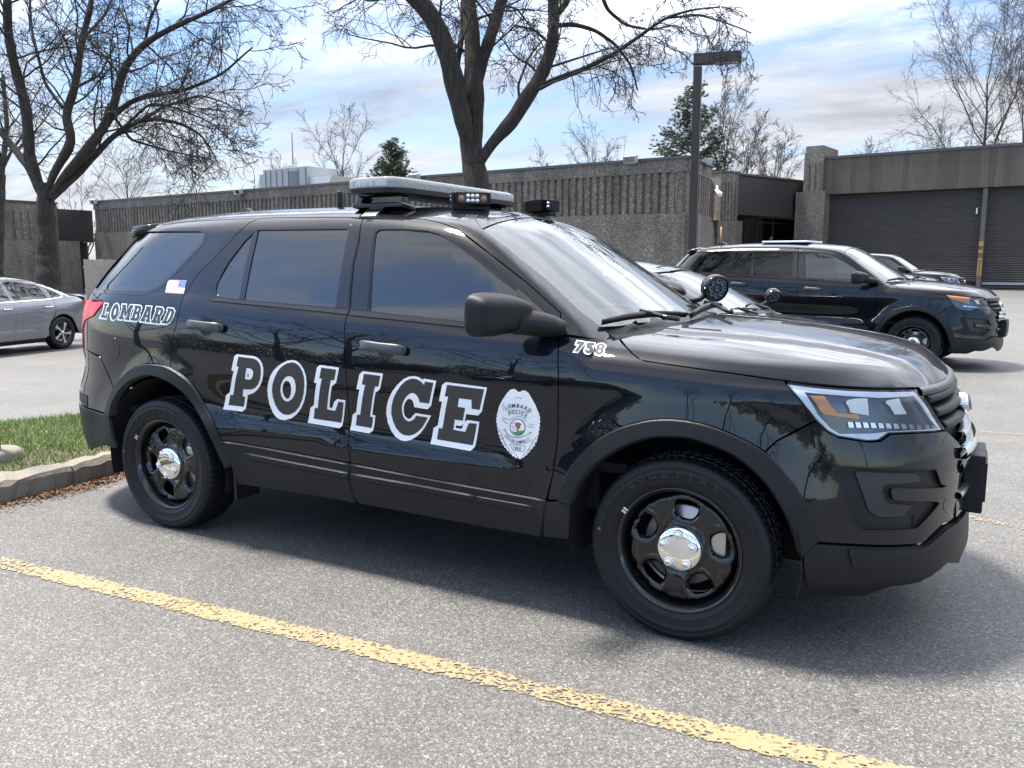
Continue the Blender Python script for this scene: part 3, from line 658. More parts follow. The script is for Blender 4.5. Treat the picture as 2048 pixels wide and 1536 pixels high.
    # --- under body and wheel housings
    m = MB(); m.box((-1.45, 0, .33), (1.75, 1.62, .10)); m.box((-1.4, 0, .5), (4.3, 1.1, .22)); m.box((.62, 0, .40), (.34, 1.3, .26)); m.box((-3.55, 0, .46), (.62, 1.3, .28))
    m.box((-.42, 0, .74), (.06, 1.60, .64)); m.box((-2.3, 0, .62), (2.2, 1.72, .04)); m.box((.2, 0, .88), (.9, 1.2, .10)); m.box((-2.42, 0, .74), (.04, 1.72, .28)); m.box((-.50, 0, .62), (.5, 1.7, .04)); m.box((-3.1, 0, .96), (1.0, 1.4, .06))
    m.build('underbody', MAT['dark'], root)
    for xw in (0, -2.863):
        for sg in (-1, 1):
            V, F = [], []; a = np.linspace(math.radians(-15), math.radians(195), 30)
            for q in a:
                for y in (.55, .955): V.append((xw+.455*math.cos(q), sg*y, .37+.455*math.sin(q)))
            for i in range(29): F.append((2*i, 2*i+1, 2*i+3, 2*i+2))
            V += [(xw+.455*math.cos(q), sg*.55, .37+.455*math.sin(q)) for q in a]; F.append(tuple(range(60, 90)))
            mk('wheel_housing', V, F, MAT['dark'], root)
    # --- interior
    for y in (-.42, .42):
        m = MB(); m.box((-1.33, y, .78), (.52, .50, .16), bev=.05); m.box((-1.62, y, 1.08), (.15, .48, .62), (0, -.22, 0), bev=.05); m.box((-1.71, y, 1.47), (.10, .26, .18), (0, -.2, 0), bev=.04)
        m.build('seat', MAT['seat'], root)
    m = MB(); m.box((-2.45, 0, .80), (.5, 1.5, .16), bev=.05); m.box((-2.72, 0, 1.1), (.16, 1.5, .6), (0, -.2, 0), bev=.05); m.build('rear_seat', MAT['seat'], root)
    m = MB(); m.box((-.70, 0, 1.06), (.42, 1.56, .16), (0, .10, 0), bev=.05); m.box((-.86, .42, 1.13), (.2, .36, .10), bev=.03); m.box((-1.0, 0, .85), (.5, .3, .3), bev=.04); m.build('dashboard', MAT['dash'], root)
    m = MB(); a = np.linspace(0, 2*np.pi, 25)
    m.tube([(-1.02+.07*math.sin(q), .42+.185*math.cos(q), 1.10+.17*math.sin(q)) for q in a], .014, 8, cap=False); m.tube([(-.9, .42, 1.06), (-1.0, .42, 1.09)], .05, 10); m.box((-1.02, .42, 1.10), (.03, .34, .04), (0, -.3, 0)); m.build('steering_wheel', MAT['dash'], root)
    m = MB()
    for y in (-.62, -.2, .2, .62): m.tube([(-1.88, y, .70), (-1.92, y*.86, 1.60)], .014, 8)
    for z in (1.12, 1.58): m.tube([(-1.90, -.68, z), (-1.90, .68, z)], .014, 8)
    m.build('prisoner_partition', MAT['silver'], root)
    m = MB(); m.box((-1.0, -.12, 1.24), (.03, .26, .19), (0, -.35, .3), bev=.01); m.box((-.93, -.12, 1.12), (.05, .05, .12)); m.build('laptop', MAT['dash'], root)
    m = MB(); m.box((-1.02, 0, 1.525), (.04, .24, .07), (0, -.3, 0), bev=.02); m.build('rear_view_mirror', MAT['dash'], root)
    return root, dict(front_door=door, rear_door=rdoor, quarter=quarter, fender=None, grille=gr)
# ------------------------------------------------------------------ wheels
def disc_mesh(R0, R1, holes, wfun, sp=.012):
    """flat ring R0..R1 with holes, displaced along the axle by wfun(p); returns V (x, z, w), F"""
    t = np.linspace(0, 2*np.pi, 96, endpoint=False); out = np.stack([R1*np.cos(t), R1*np.sin(t)], 1)
    loops = [out]+[np.asarray(h) for h in holes]
    g = np.stack(np.meshgrid(np.arange(-R1, R1, sp), np.arange(-R1, R1, sp)), -1).reshape(-1, 2); g[:, 0] += sp*.3*(np.arange(len(g)) % 2)
    m = np.hypot(g[:, 0], g[:, 1]) < R1-sp*.5
    for h in loops[1:]: m &= ~inpoly(h, g) & (distpoly(h, g) > sp*.35)
    g = g[m]; A = np.concatenate(loops+[g]); E = []; b = 0
    for L in loops: E += [(b+i, b+(i+1) % len(L)) for i in range(len(L))]; b += len(L)
    vo, eo, fo, *_ = delaunay_2d_cdt([Vector(a) for a in A], E, [], 0, 1e-7)
    vo = np.array([(v.x, v.y) for v in vo]); T = np.array([f for f in fo]); c = vo[T].mean(1); m = inpoly(out, c)
    for h in loops[1:]: m &= ~inpoly(h, c)
    return np.column_stack([vo, wfun(vo)]), T[m]
def wheel_holes(rot):
    H = []
    for k in range(5):
        a = math.radians(rot+72*k); e, n = np.array([math.cos(a), math.sin(a)]), np.array([-math.sin(a), math.cos(a)])
        q = rnd(np.array([(.118, -.026), (.118, .026), (.150, .047), (.184, .046), (.192, .0), (.184, -.046), (.150, -.047)]), .018, 4)
        H.append(np.array([e*p[0]+n*p[1] for p in q]))
    return H
def glyph(ch, cache={}):
    if ch not in cache:
        cu = bpy.data.curves.new('glyph', 'FONT'); cu.body = ch; cu.size = 1.0; cu.resolution_u = 3; cu.align_x = 'CENTER'; cu.offset = .018
        o = bpy.data.objects.new('glyph', cu); COL.objects.link(o)
        me = o.evaluated_get(bpy.context.evaluated_depsgraph_get()).to_mesh()
        V = np.array([v.co[:2] for v in me.vertices]); F = [tuple(p.vertices) for p in me.polygons]
        bpy.data.objects.remove(o); bpy.data.curves.remove(cu)
        cache[ch] = (V, F)
    return cache[ch]
def make_wheel(root, x, sg, rot=0.0, steer=0.0, tyre_text=True, z=.355):
    """sg=-1: near side (outer face towards -y)"""
    hub = empty('wheel', (x, sg*.851, z)); hub.parent = root; hub.rotation_euler = (0, 0, steer)
    ax = (0, sg, 0)
    # tyre with tread blocks and grooves
    prof = [(.236, .085), (.240, .099), (.247, .1045), (.256, .110), (.264, .1140), (.267, .1168), (.270, .1168), (.273, .1170), (.292, .1215), (.303, .1235), (.3055, .1252), (.309, .1252), (.312, .1238), (.326, .1218), (.3285, .1228), (.332, .1208), (.342, .115), (.350, .108), (.3555, .100), (.3600, .086), (.3620, .074), (.3625, .062), (.3545, .060), (.3545, .054), (.3632, .052), (.3638, .022), (.356, .020), (.356, .012), (.3640, .010), (.3640, -.010), (.356, -.012), (.356, -.020), (.3638, -.022), (.3632, -.052), (.3545, -.054), (.3545, -.060), (.3625, -.062), (.3600, -.086), (.350, -.108), (.330, -.1205), (.300, -.124), (.236, -.09)]
    n = 216; V, F = [], []
    for i, (r, w) in enumerate(prof):
        for j in range(n):
            q = 2*math.pi*j/n; rr = r
            if .345 < r and abs(w) > .056 and r > .3548: rr = r-(.0065 if j % 3 == 0 else 0)*(1 if w < .108 else .5)
            elif r > .358 and abs(w) < .054: rr = r-(.004 if (j+int(w*60)) % 4 == 0 else 0)
            V.append((rr*math.cos(q), sg*w, rr*math.sin(q)))
    for i in range(len(prof)-1):
        for j in range(n): F.append((i*n+j, i*n+(j+1) % n, (i+1)*n+(j+1) % n, (i+1)*n+j) if sg > 0 else (i*n+j, (i+1)*n+j, (i+1)*n+(j+1) % n, i*n+(j+1) % n))
    ty = mk('tyre', V, F, MAT['rubber'], hub, smooth=True); ty.data.set_sharp_from_angle(angle=math.radians(35))
    if tyre_text:
        V, F = [], []
        for i, ch in enumerate("GOODYEAR"):
            a = math.radians(128-i*9.5); gv, gf = glyph(ch); b = len(V)
            for p in gv:
                rr = .292+p[1]*.036; q = a-(p[0]*.036)/.31; V.append((rr*math.cos(q), sg*(.1252 if rr < .315 else .1252-(rr-.315)*.12), rr*math.sin(q)))
            F += [tuple(k+b for k in f) for f in gf]
        mk('raised_lettering', V, F, simple("raised_rubber", (.017, .018, .021), .55), hub, smooth=False)
        m = MB(); a = math.radians(150)
        for k, (ra, da) in enumerate([(.250, 0.0), (.250, .055)]): m.box((ra*math.cos(a-da), sg*.109, ra*math.sin(a-da)), (.022, .012, .010), (0, -a+.0, 0), bev=.003)
        m.build('balance_weight', MAT['silver'], hub)
        m = MB(); m.lathe([(0, .1248), (.006, .1244)], 10, (.318*math.cos(math.radians(172)), 0, .318*math.sin(math.radians(172))), ax); m.build('paint_dot', simple("red_dot", (.35, .06, .05), .6), hub)
    # steel rim
    H = wheel_holes(rot)
    def wf(p):
        r = np.hypot(p[:, 0], p[:, 1]); w = np.interp(r, [0, .075, .09, .11, .14, .175, .195, .203, .209, .213], [.058, .058, .060, .066, .071, .071, .067, .073, .060, .040])
        d = np.full(len(p), 9.)
        for h in H: d = np.minimum(d, distpoly(h, p))
        w = w-.016*(1-ss(d, 0, .013))+.006*np.exp(-((d-.017)/.006)**2)*(r < .2)
        return w
    D, T = disc_mesh(0, .213, H, wf)
    V = [(p[0], sg*p[2], p[1]) for p in D]; F = [tuple(t) if sg < 0 else tuple(t[::-1]) for t in T]
    rim = mk('rim', V, F, MAT['steel'], hub)
    m = MB(); m.lathe([(.213, .040), (.217, .050), (.222, .066), (.2245, .080), (.228, .090), (.234, .099), (.240, .106), (.2455, .108), (.247, .102), (.243, .094)], 96, (0, 0, 0), ax)
    m.lathe([(.222, .066), (.213, .03), (.205, -.02), (.215, -.08), (.24, -.10)], 64, (0, 0, 0), ax); m.build('rim_barrel', MAT['steel'], rim, fixn=True)
    # chrome cap with five lug covers
    m = MB(); m.lathe([(.0, .104), (.035, .1035), (.063, .101), (.081, .095), (.090, .086), (.093, .074), (.093, .055)], 64, (0, 0, 0), ax)
    for k in range(5):
        a = math.radians(rot+6+72*k); c = (.061*math.cos(a), 0, .061*math.sin(a))
        m.lathe([(.0205, .094), (.019, .103), (.0135, .1065), (.0125, .1035), (.010, .109), (.0, .1105)], 20, c, ax)
    cap = m.build('hub_cap', MAT['chrome'], hub, fixn=True)
    m = MB(); m.lathe([(.16, .012), (.155, .018), (.09, .018), (.085, .03), (.05, .03)], 64, (0, 0, 0), ax); m.build('brake_disc', MAT['rotor'], hub, fixn=True)
    m = MB(); m.box((.13, sg*.01, .03), (.08, .07, .15), bev=.015); m.build('brake_caliper', MAT['rotor'], hub)
    return hub

# ------------------------------------------------------------------ lettering and emblems laid on the panels
def decal(name, pieces, parent, shape=None, frame=SIDE, sp=.022):
    """pieces: list of (outline px, holes px, material, offset); one mesh, several vinyl colours"""
    shape = shape or SUV; V, F, N, mi, mats = [], [], [], [], []
    for out, holes, mat, off in pieces:
        d = cut(shape, frame, fab(frame, out), sp=sp, holes=[fab(frame, h) for h in holes], off=off, lip=0)
        if mat not in mats: mats.append(mat)
        b = len(V); V += list(d[0]); N += list(d[2]); F += [tuple(i+b for i in f) for f in d[1]]; mi += [mats.index(mat)]*len(d[1])
    return mk(name, V, F, None, parent, N, mats=mats, midx=mi)
def lettering(PART):
    A, B, Cc = zz(10.24, 440, 700), zz(10.24, 610, 720), zz(9.309, 760, 740)
    Wt, Dk = MAT['white'], MAT['char']; o1, o2 = .0012, .0026
    P = [(A((345,85),(700,125),(760,150),(820,200),(865,270),(890,370),(888,500),(868,620),(825,730),(760,820),(690,880),(620,905),(570,915),(530,1200),(460,1262),(65,1215),(125,925),(205,865),(285,432),(237,415),(295,130)), [A((580,475),(592,510),(585,555),(565,550),(566,500))], Wt, o1),
         (A((383,135),(690,175),(740,195),(790,240),(825,300),(842,380),(842,500),(822,610),(780,710),(720,775),(650,805),(585,808),(485,797),(465,940),(520,955),(495,1162),(180,1125),(215,915),(278,922),(388,343),(345,335)), [A((548,365),(610,372),(660,395),(685,440),(682,510),(665,570),(630,603),(590,605),(515,592))], Dk, o2),
         (A((1490,205),(1570,225),(1650,290),(1720,400),(1765,540),(1778,700),(1765,880),(1725,1050),(1660,1200),(1570,1320),(1460,1400),(1330,1435),(1230,1420),(1150,1370),(1080,1270),(1020,1120),(985,960),(975,820),(990,680),(1030,540),(1100,420),(1190,330),(1280,270),(1380,220)), [A((1365,630),(1420,650),(1450,710),(1462,800),(1455,890),(1435,960),(1400,1000),(1365,995),(1320,945),(1290,870),(1282,790),(1295,710),(1325,650))], Wt, o1),
         (A((1480,250),(1560,270),(1630,330),(1690,430),(1725,560),(1735,700),(1720,880),(1680,1040),(1620,1170),(1540,1265),(1440,1320),(1370,1328),(1290,1310),(1210,1240),(1140,1120),(1090,970),(1070,830),(1085,690),(1130,550),(1190,430),(1270,340),(1370,275)), [A((1420,530),(1490,555),(1535,620),(1558,730),(1553,850),(1520,940),(1470,1010),(1410,1050),(1360,1050),(1300,1010),(1260,930),(1240,830),(1250,720),(1290,620),(1350,550))], Dk, o2),
         (B((310,102),(700,155),(640,465),(575,522),(555,530),(500,970),(560,985),(605,850),(665,800),(830,824),(765,1352),(705,1398),(60,1285),(115,980),(185,920),(240,472),(188,465),(247,155)), [], Wt, o1),
         (B((340,155),(645,197),(605,412),(538,408),(455,1005),(625,1040),(690,850),(796,866),(748,1283),(182,1198),(205,978),(268,985),(352,380),(300,372)), [], Dk, o2)]
    decal('lettering', P, PART['rear_door'])
    Q = [(B((1190,228),(1600,278),(1540,590),(1470,655),(1450,655),(1380,1120),(1445,1135),(1400,1440),(1320,1503),(925,1435),(980,1120),(1052,1065),(1118,605),(1055,595),(1120,285)), [], Wt, o1),
         (B((1215,280),(1550,325),(1505,545),(1438,540),(1335,1155),(1400,1170),(1368,1392),(1045,1335),(1070,1120),(1135,1122),(1238,510),(1170,500)), [], Dk, o2),
         (Cc((640,112),(720,130),(795,180),(825,162),(1050,198),(955,665),(885,730),(640,690),(630,620),(600,560),(555,532),(510,550),(465,610),(445,690),(445,780),(460,840),(490,885),(540,910),(575,900),(610,855),(665,800),(955,848),(900,950),(840,1060),(760,1170),(680,1240),(580,1300),(480,1325),(380,1305),(290,1240),(210,1130),(150,980),(120,820),(125,690),(160,550),(230,400),(330,270),(440,170),(540,122)), [], Wt, o1),
         (Cc((630,160),(700,175),(760,210),(828,275),(840,215),(1000,238),(920,622),(742,598),(725,530),(690,470),(640,430),(590,425),(540,450),(480,510),(435,590),(410,690),(415,780),(435,860),(480,925),(540,955),(600,940),(640,910),(680,848),(895,880),(850,970),(790,1070),(720,1140),(640,1195),(550,1222),(450,1210),(370,1160),(300,1070),(245,940),(215,800),(220,680),(250,540),(310,410),(390,290),(480,205),(560,168)), [], Dk, o2),
         (Cc((1230,225),(1995,325),(1900,770),(1830,845),(1605,820),(1580,965),(1630,930),(1852,962),(1770,1430),(1685,1507),(940,1375),(1000,1080),(1078,1030),(1160,590),(1100,578),(1160,275)), [Cc((1415,1030),(1510,1040),(1560,1005),(1525,1095),(1415,1080))], Wt, o1),
         (Cc((1255,275),(1945,360),(1860,740),(1712,718),(1710,555),(1475,525),(1450,685),(1590,702),(1545,940),(1395,920),(1370,1110),(1590,1150),(1660,985),(1808,998),(1730,1400),(1065,1290),(1098,1078),(1168,1085),(1275,495),(1210,488)), [], Dk, o2)]
    decal('lettering', Q, PART['front_door'])
    # town name on the quarter panel: slab letters set in their slanted boxes
    G = dict(L=([(0,1),(.62,1),(.62,.84),(.46,.84),(.46,.17),(.8,.17),(.8,.38),(1,.38),(1,0),(0,0),(0,.16),(.14,.16),(.14,.84),(0,.84)], []),
             M=([(0,1),(.34,1),(.52,.5),(.70,1),(1,1),(1,.85),(.92,.85),(.92,.15),(1,.15),(1,0),(.62,0),(.62,.15),(.70,.15),(.70,.6),(.55,.2),(.48,.2),(.32,.6),(.32,.15),(.4,.15),(.4,0),(0,0),(0,.15),(.10,.15),(.10,.85),(0,.85)], []),
             B=([(0,1),(.72,1),(.93,.9),(.95,.64),(.82,.52),(1,.40),(1,.12),(.8,0),(0,0),(0,.15),(.13,.15),(.13,.85),(0,.85)], [[(.42,.84),(.64,.84),(.64,.6),(.42,.6)], [(.42,.44),(.68,.44),(.68,.16),(.42,.16)]]),
             A=([(.22,1),(.74,1),(.92,.15),(1,.15),(1,0),(.58,0),(.58,.15),(.66,.15),(.64,.3),(.38,.3),(.35,.15),(.43,.15),(.43,0),(0,0),(0,.15),(.08,.15),(.26,.85),(.22,.85)], [[(.42,.45),(.60,.45),(.52,.8)]]),
             R=([(0,1),(.74,1),(.95,.88),(.95,.60),(.80,.48),(.92,.15),(1,.15),(1,0),(.66,0),(.52,.40),(.42,.40),(.42,.15),(.52,.15),(.52,0),(0,0),(0,.15),(.13,.15),(.13,.85),(0,.85)], [[(.42,.84),(.66,.84),(.66,.56),(.42,.56)]]),
             D=([(0,1),(.66,1),(.92,.85),(1,.5),(.92,.15),(.66,0),(0,0),(0,.15),(.13,.15),(.13,.85),(0,.85)], [[(.42,.84),(.6,.82),(.68,.5),(.6,.18),(.42,.16)]]))
    t = np.linspace(0, 2*np.pi, 20, endpoint=False)
    G['O'] = ([(.5+.5*math.cos(a), .5+.5*math.sin(a)) for a in t], [[(.5+.17*math.cos(a), .5+.24*math.sin(a)) for a in t[::2]]])
    quads = dict(zip(range(7), [("L", (205,688),(310,700),(245,985),(118,968)), ("O", (385,682),(520,700),(450,1028),(305,1008)), ("M", (565,705),(800,722),(705,1028),(485,1000)), ("B", (825,722),(975,737),(890,1048),(728,1025)), ("A", (1015,735),(1215,757),(1120,1072),(938,1047)), ("R", (1265,757),(1428,777),(1335,1097),(1150,1072)), ("D", (1500,778),(1668,802),(1535,1108),(1370,1087))]))
    z4 = zz(10.24, 190, 540); pc = []
    for k, (ch, TL, TR, BR, BL) in quads.items():
        TL, TR, BR, BL = map(np.array, (TL, TR, BR, BL))
        def mp_(pts): return np.array([(BL*(1-u)+BR*u)*(1-v)+(TL*(1-u)+TR*u)*v for u, v in pts])
        out, hs = G[ch]; o = mp_(out); o = o if area2(o) > 0 else o[::-1]
        big = inset(o, -17); big = big+np.where((big.mean(0)-big)@np.array([1, -1.]) > 0, 1, 0)[:, None]*np.array([-10, 16])
        pc.append((z4(*big), [], Wt, o1)); pc.append((z4(*o), [z4(*mp_(h)) for h in hs], Dk, o2))
    decal('lettering', pc, PART['quarter'])
    # fleet number on the fender
    z5 = zz(20.48, 1130, 670); gm = simple("number_grey", (.06, .06, .065), .75); ci = lambda cx, cy, r: [(cx+r*math.cos(a), cy+r*math.sin(a)) for a in t[::2]]
    decal('number', [(z5((480,205),(850,265),(810,400),(540,755),(295,720),(510,450),(385,425)), [], Wt, o1), (z5((890,275),(1250,315),(1220,470),(1180,480),(1185,600),(1130,720),(1050,800),(930,820),(820,780),(750,700),(745,600),(800,540),(830,400)), [], Wt, o1+.0002), (z5((1430,330),(1600,350),(1690,430),(1690,520),(1630,580),(1640,690),(1600,790),(1500,870),(1380,880),(1250,830),(1170,740),(1175,650),(1220,580),(1240,450),(1310,360)), [], Wt, o1+.0004),
        (z5((520,265),(800,310),(780,370),(520,690),(400,670),(640,370),(570,360),(550,390),(460,385)), [], gm, .0042), (z5((915,335),(1190,350),(1165,440),(1000,425),(985,470),(1080,470),(1140,530),(1120,640),(1050,730),(930,755),(830,710),(810,610),(900,605),(930,660),(980,650),(1010,580),(980,550),(860,530)), [], gm, .0042), (z5((1430,375),(1560,385),(1640,450),(1620,530),(1560,570),(1580,680),(1530,760),(1420,815),(1290,790),(1220,710),(1240,630),(1310,580),(1290,480),(1340,410)), [z5(*ci(1465,495,55)), z5(*ci(1410,665,62))], gm, .0042)], PART['root'], sp=.008)
    # flag
    c = [np.array(p, float) for p in ((1500,200),(1890,212),(1815,492),(1440,468))]; q = lambda u, v: (c[0]*(1-u)+c[1]*u)*(1-v)+(c[3]*(1-u)+c[2]*u)*v
    fl = []
    for i in range(13): fl.append((z4(q(0, i/13), q(1, i/13), q(1, (i+1)/13), q(0, (i+1)/13)), [], MAT['fred'] if i % 2 == 0 else Wt, o1))
    fl.append((z4(q(.60, 0), q(1, 0), q(1, 7/13), q(.60, 7/13)), [], MAT['fblue'], o2))
    for r in range(5):
        for s in range(6):
            u, v = .63+s*.068+(r % 2)*.015, .055+r*.105; fl.append((z4(q(u-.016, v), q(u, v-.028), q(u+.016, v), q(u, v+.028)), [], Wt, o2+.0008))
    decal('flag', fl, PART['quarter'])
    # shield badge
    zb = zz(9.0375, 960, 760)
    out = [(620,158),(655,175),(690,212),(735,212),(770,188),(820,188),(880,230),(940,330),(1000,440),(1050,560),(1080,640),(1088,740),(1078,860),(1060,980),(1030,1100),(980,1190),(900,1290),(820,1370),(740,1420),(690,1410),(620,1385),(540,1310),(460,1220),(400,1130),(350,1000),(320,860),(300,720),(320,590),(350,470),(410,360),(480,250),(550,175)]
    oo = np.array(out, float); oo = dens(oo, 26); k = np.arange(len(oo)); low_ = ss(oo[:, 1], 560, 640); ctr = np.array([690, 780.]); oo = oo+(oo-ctr)*(.016*np.sign(np.sin(k*2.1))*low_)[:, None]
    el = lambda cx, cy, a, b: [(cx+a*math.cos(s), cy+b*math.sin(s)) for s in np.linspace(0, 2*np.pi, 28, endpoint=False)]
    L1 = MAT['badgeline']
    def arc(pts, w):
        p = np.array(pts, float); tn = np.gradient(p, axis=0); tn /= np.linalg.norm(tn, axis=1, keepdims=True); n = np.stack([-tn[:, 1], tn[:, 0]], 1)*w; return np.concatenate([p+n, (p-n)[::-1]])
    def bez(a, b, cc, n=14): s = np.linspace(0, 1, n)[:, None]; return (1-s)**2*np.array(a)+2*s*(1-s)*np.array(b)+s*s*np.array(cc)
    P = [(zb(*oo), [], MAT['badge'], .002), (zb(*el(686, 850, 142, 156)), [], MAT['ink'], .003), (zb(*el(686, 850, 128, 142)), [], Wt, .0036),
         (zb((570,905),(620,935),(690,925),(760,910),(802,905),(780,955),(730,985),(680,990),(620,970)), [], MAT['green'], .0042), (zb((640,775),(700,758),(770,795),(735,812),(742,850),(712,885),(700,870),(712,930),(688,930),(664,855),(645,830)), [], MAT['brown'], .0046),
         (zb(*arc(bez((585,790),(600,765),(640,762)), 7)), [], MAT['fred'], .0044), (zb(*arc(bez((580,830),(600,850),(640,858)), 8)), [], MAT['fred'], .0044), (zb(*arc(bez((590,880),(640,905),(680,905)), 7)), [], MAT['silver'], .0044)]
    for b_ in (bez((430,890),(620,1160),(940,940)), bez((450,1000),(660,1270),(930,1080)), bez((430,890),(470,870),(480,930)), bez((940,940),(905,930),(890,980)), bez((540,1150),(560,1200),(600,1270)), bez((600,1270),(690,1290),(800,1285)), bez((540,1150),(680,1180),(830,1195)), bez((830,1195),(820,1240),(800,1285)), bez((420,660),(480,740),(520,700)), bez((870,780),(930,830),(990,800)), bez((400,700),(460,780),(520,790)), bez((860,830),(910,850),(980,850)),
               bez((340,880),(420,1000),(430,1090)), bez((360,990),(450,1100),(480,1180)), bez((410,1120),(520,1220),(560,1310)), bez((1050,1020),(960,1080),(930,1150)), bez((1010,1120),(900,1190),(860,1290)), bez((940,1230),(850,1290),(760,1380)), bez((560,1310),(640,1300),(690,1400)), bez((530,1000),(686,1060),(840,1000)), bez((500,560),(680,500),(880,600)), bez((440,560),(400,500),(430,420)), bez((640,330),(690,290),(760,340)), bez((690,650),(590,670),(540,730)), bez((690,650),(800,670),(840,740))):
        P.append((zb(*arc(b_, 5)), [], L1, .003))
    decal('badge', P, PART['front_door'], sp=.012)
    V, F = [], []
    def txt(s, pts, size, width=.62):
        for ch, (x, y, ang) in zip(s, pts):
            gv, gf = glyph(ch); a = math.radians(ang); b = len(V)
            q = np.array([(x+(p[0]*width*math.cos(a)+(p[1]-.36)*math.sin(a))*size, y+(p[0]*width*math.sin(a)-(p[1]-.36)*math.cos(a))*size) for p in gv])
            w = SUV.px(zb(*q)); w = w+SUV.n(w)*.0068; V.extend(w); F.extend(tuple(i+b for i in f) for f in gf)
    txt("LOMBARD", [(483,497,-24),(545,470,-14),(618,458,-4),(696,460,6),(768,474,16),(840,505,26),(905,548,36)], 98, .82)
    txt("POLICE", [(545,596,-14),(610,580,-6),(676,575,2),(728,582,8),(780,600,18),(840,640,30)], 92, .82)
    s = "SERVING COMMUNITY"; pts = []
    for i in range(len(s)):
        u = i/(len(s)-1); p = (1-u)**2*np.array((483,985))+2*u*(1-u)*np.array((670,1205))+u*u*np.array((895,1055)); d = 2*(1-u)*np.array((187,220))+2*u*np.array((225,-150)); pts.append((p[0], p[1], math.degrees(math.atan2(d[1], d[0]))))
    txt(s.replace(' ', ' '), pts, 62, .62) if False else [txt(ch, [pt], 62, .62) for ch, pt in zip(s, pts) if ch != ' ']
    txt("1869", [(622,1218,6),(662,1228,6),(700,1235,6),(738,1242,6)], 88, .72)
    mk('badge_text', V, F, MAT['ink'], PART['front_door'], smooth=False)

# ------------------------------------------------------------------ mirrors, handles, roof equipment
def side_mirror(root, sg):
    par = empty('side_mirror', (0, 0, 0)); par.parent = root
    bm = bmesh.new(); bmesh.ops.create_cube(bm, size=2); bmesh.ops.subdivide_edges(bm, edges=bm.edges[:], cuts=15, use_grid_fill=True)
    for v in bm.verts:
        d = v.co.normalized(); p = 4.6; k = (abs(d.x)**p+abs(d.y)**p+abs(d.z)**p)**(-1/p); q = d*k
        x, y, z = q.x, q.y, q.z; fr = (x+1)/2; inn = (1-y)/2               # fr: 0 mirror glass side, 1 front; inn: 0 outer, 1 inner
        X = -.070+fr*.150-.030*(1-inn)*fr
        zt = .088-.034*fr**2-.030*max(0, inn-.45)**1.3; zb = -.090+.012*fr**2+.028*inn**2
        Z = zt*z if z > 0 else -zb*z
        Y = y*.118; X += .30*Y*-1*-1*(-1)
        if x < -.86: X = max(X, -.066-.30*Y)
        v.co = (-.700+X, sg*(1.105+Y), 1.243+Z)
    bmesh.ops.recalc_face_normals(bm, faces=bm.faces[:]); me = bpy.data.meshes.new('mirror_housing'); bm.to_mesh(me); bm.free(); me.materials.append(MAT['plastic']); me.polygons.foreach_set('use_smooth', [True]*len(me.polygons))
    o = bpy.data.objects.new('mirror_housing', me); COL.objects.link(o); o.parent = par
    m = MB(); pts = [(-.660, sg*1.04, 1.222), (-.625, sg*.995, 1.212), (-.590, sg*.960, 1.203), (-.548, sg*.932, 1.192), (-.510, sg*.905, 1.180)]
    m.tube(pts, [.058, .063, .062, .054, .036], 18); mo = m.build('mirror_arm', MAT['plastic'], par)
    for v in mo.data.vertices: v.co.z = 1.196+(v.co.z-1.2)*.80
    m = MB()
    for k in range(4): m.box((-.735+.0*k, sg*(1.15-.028*k), 1.3165-.0*k), (.05, .004, .006), (0, .1, sg*.35))
    m.build('vent_slot', MAT['dark'], par)
    return par
def door_handle(parent, p0, p1, cav, keyhole=True):
    a, b, c = SUV.px([p0, p1, cav]); na = SUV.n(np.array([a, b, c])); n = na.mean(0); n /= np.linalg.norm(n); t = (b-a)/np.linalg.norm(b-a); u = np.cross(t, n); u = u if u[2] > 0 else -u
    h = empty('handle', (0, 0, 0)); h.parent = parent
    V, F = [], []; L = np.linalg.norm(b-a); K = 24; J = 14
    for i in range(K+1):
        s = i/K; e = math.sin(math.pi*min(1, max(0, s)))
        end = (1-abs(2*s-1)**7); bow = .036*(1-(2*s-1)**4)*.8+.012; hh = (.0265-.004*math.sin(math.pi*s))*max(end, .05)**.35; ww = .011*max(end, .05)**.35
        c0 = a+(b-a)*s+n*bow
        for j in range(J):
            q = 2*math.pi*j/J; cx, cy = math.cos(q), math.sin(q); k = (abs(cx)**3+abs(cy)**3)**(-1/3)
            V.append(c0+u*hh*cx*k+n*ww*cy*k)
    for i in range(K):
        for j in range(J): F.append((i*J+j, i*J+(j+1) % J, (i+1)*J+(j+1) % J, (i+1)*J+j))
    F += [tuple(range(J)), tuple(K*J+j for j in range(J-1, -1, -1))]
    o = mk('grip', V, F, MAT['handle'], h); bm = bmesh.new(); bm.from_mesh(o.data); bmesh.ops.recalc_face_normals(bm, faces=bm.faces[:]); bm.to_mesh(o.data); bm.free()
    m = MB()
    for q in (a+(b-a)*.08, a+(b-a)*.92): m.box(q+n*.010, (.03, .04, .03), bev=.01)
    m.build('handle_base', MAT['plastic'], h)
    fr = (Vector(c+n*.0008), Vector(t), Vector(u), Vector(n)); m = MB(); tt = np.linspace(0, 2*np.pi, 28, endpoint=False)
    m.prism([(.050*math.cos(x), .047*math.sin(x)) for x in tt], -.004, .0008, fr); m.build('cavity_shade', MAT['dark'], h)  # flat dark disc: the shade of the hand recess is painted, not hollowed out
    if keyhole:
        m = MB(); m.prism([(.008*math.cos(x), .008*math.sin(x)) for x in tt[::2]], 0, .003, (Vector(a+t*.022+n*.0335), Vector(t), Vector(u), Vector(n))); m.build('key_lock', MAT['dark'], h)
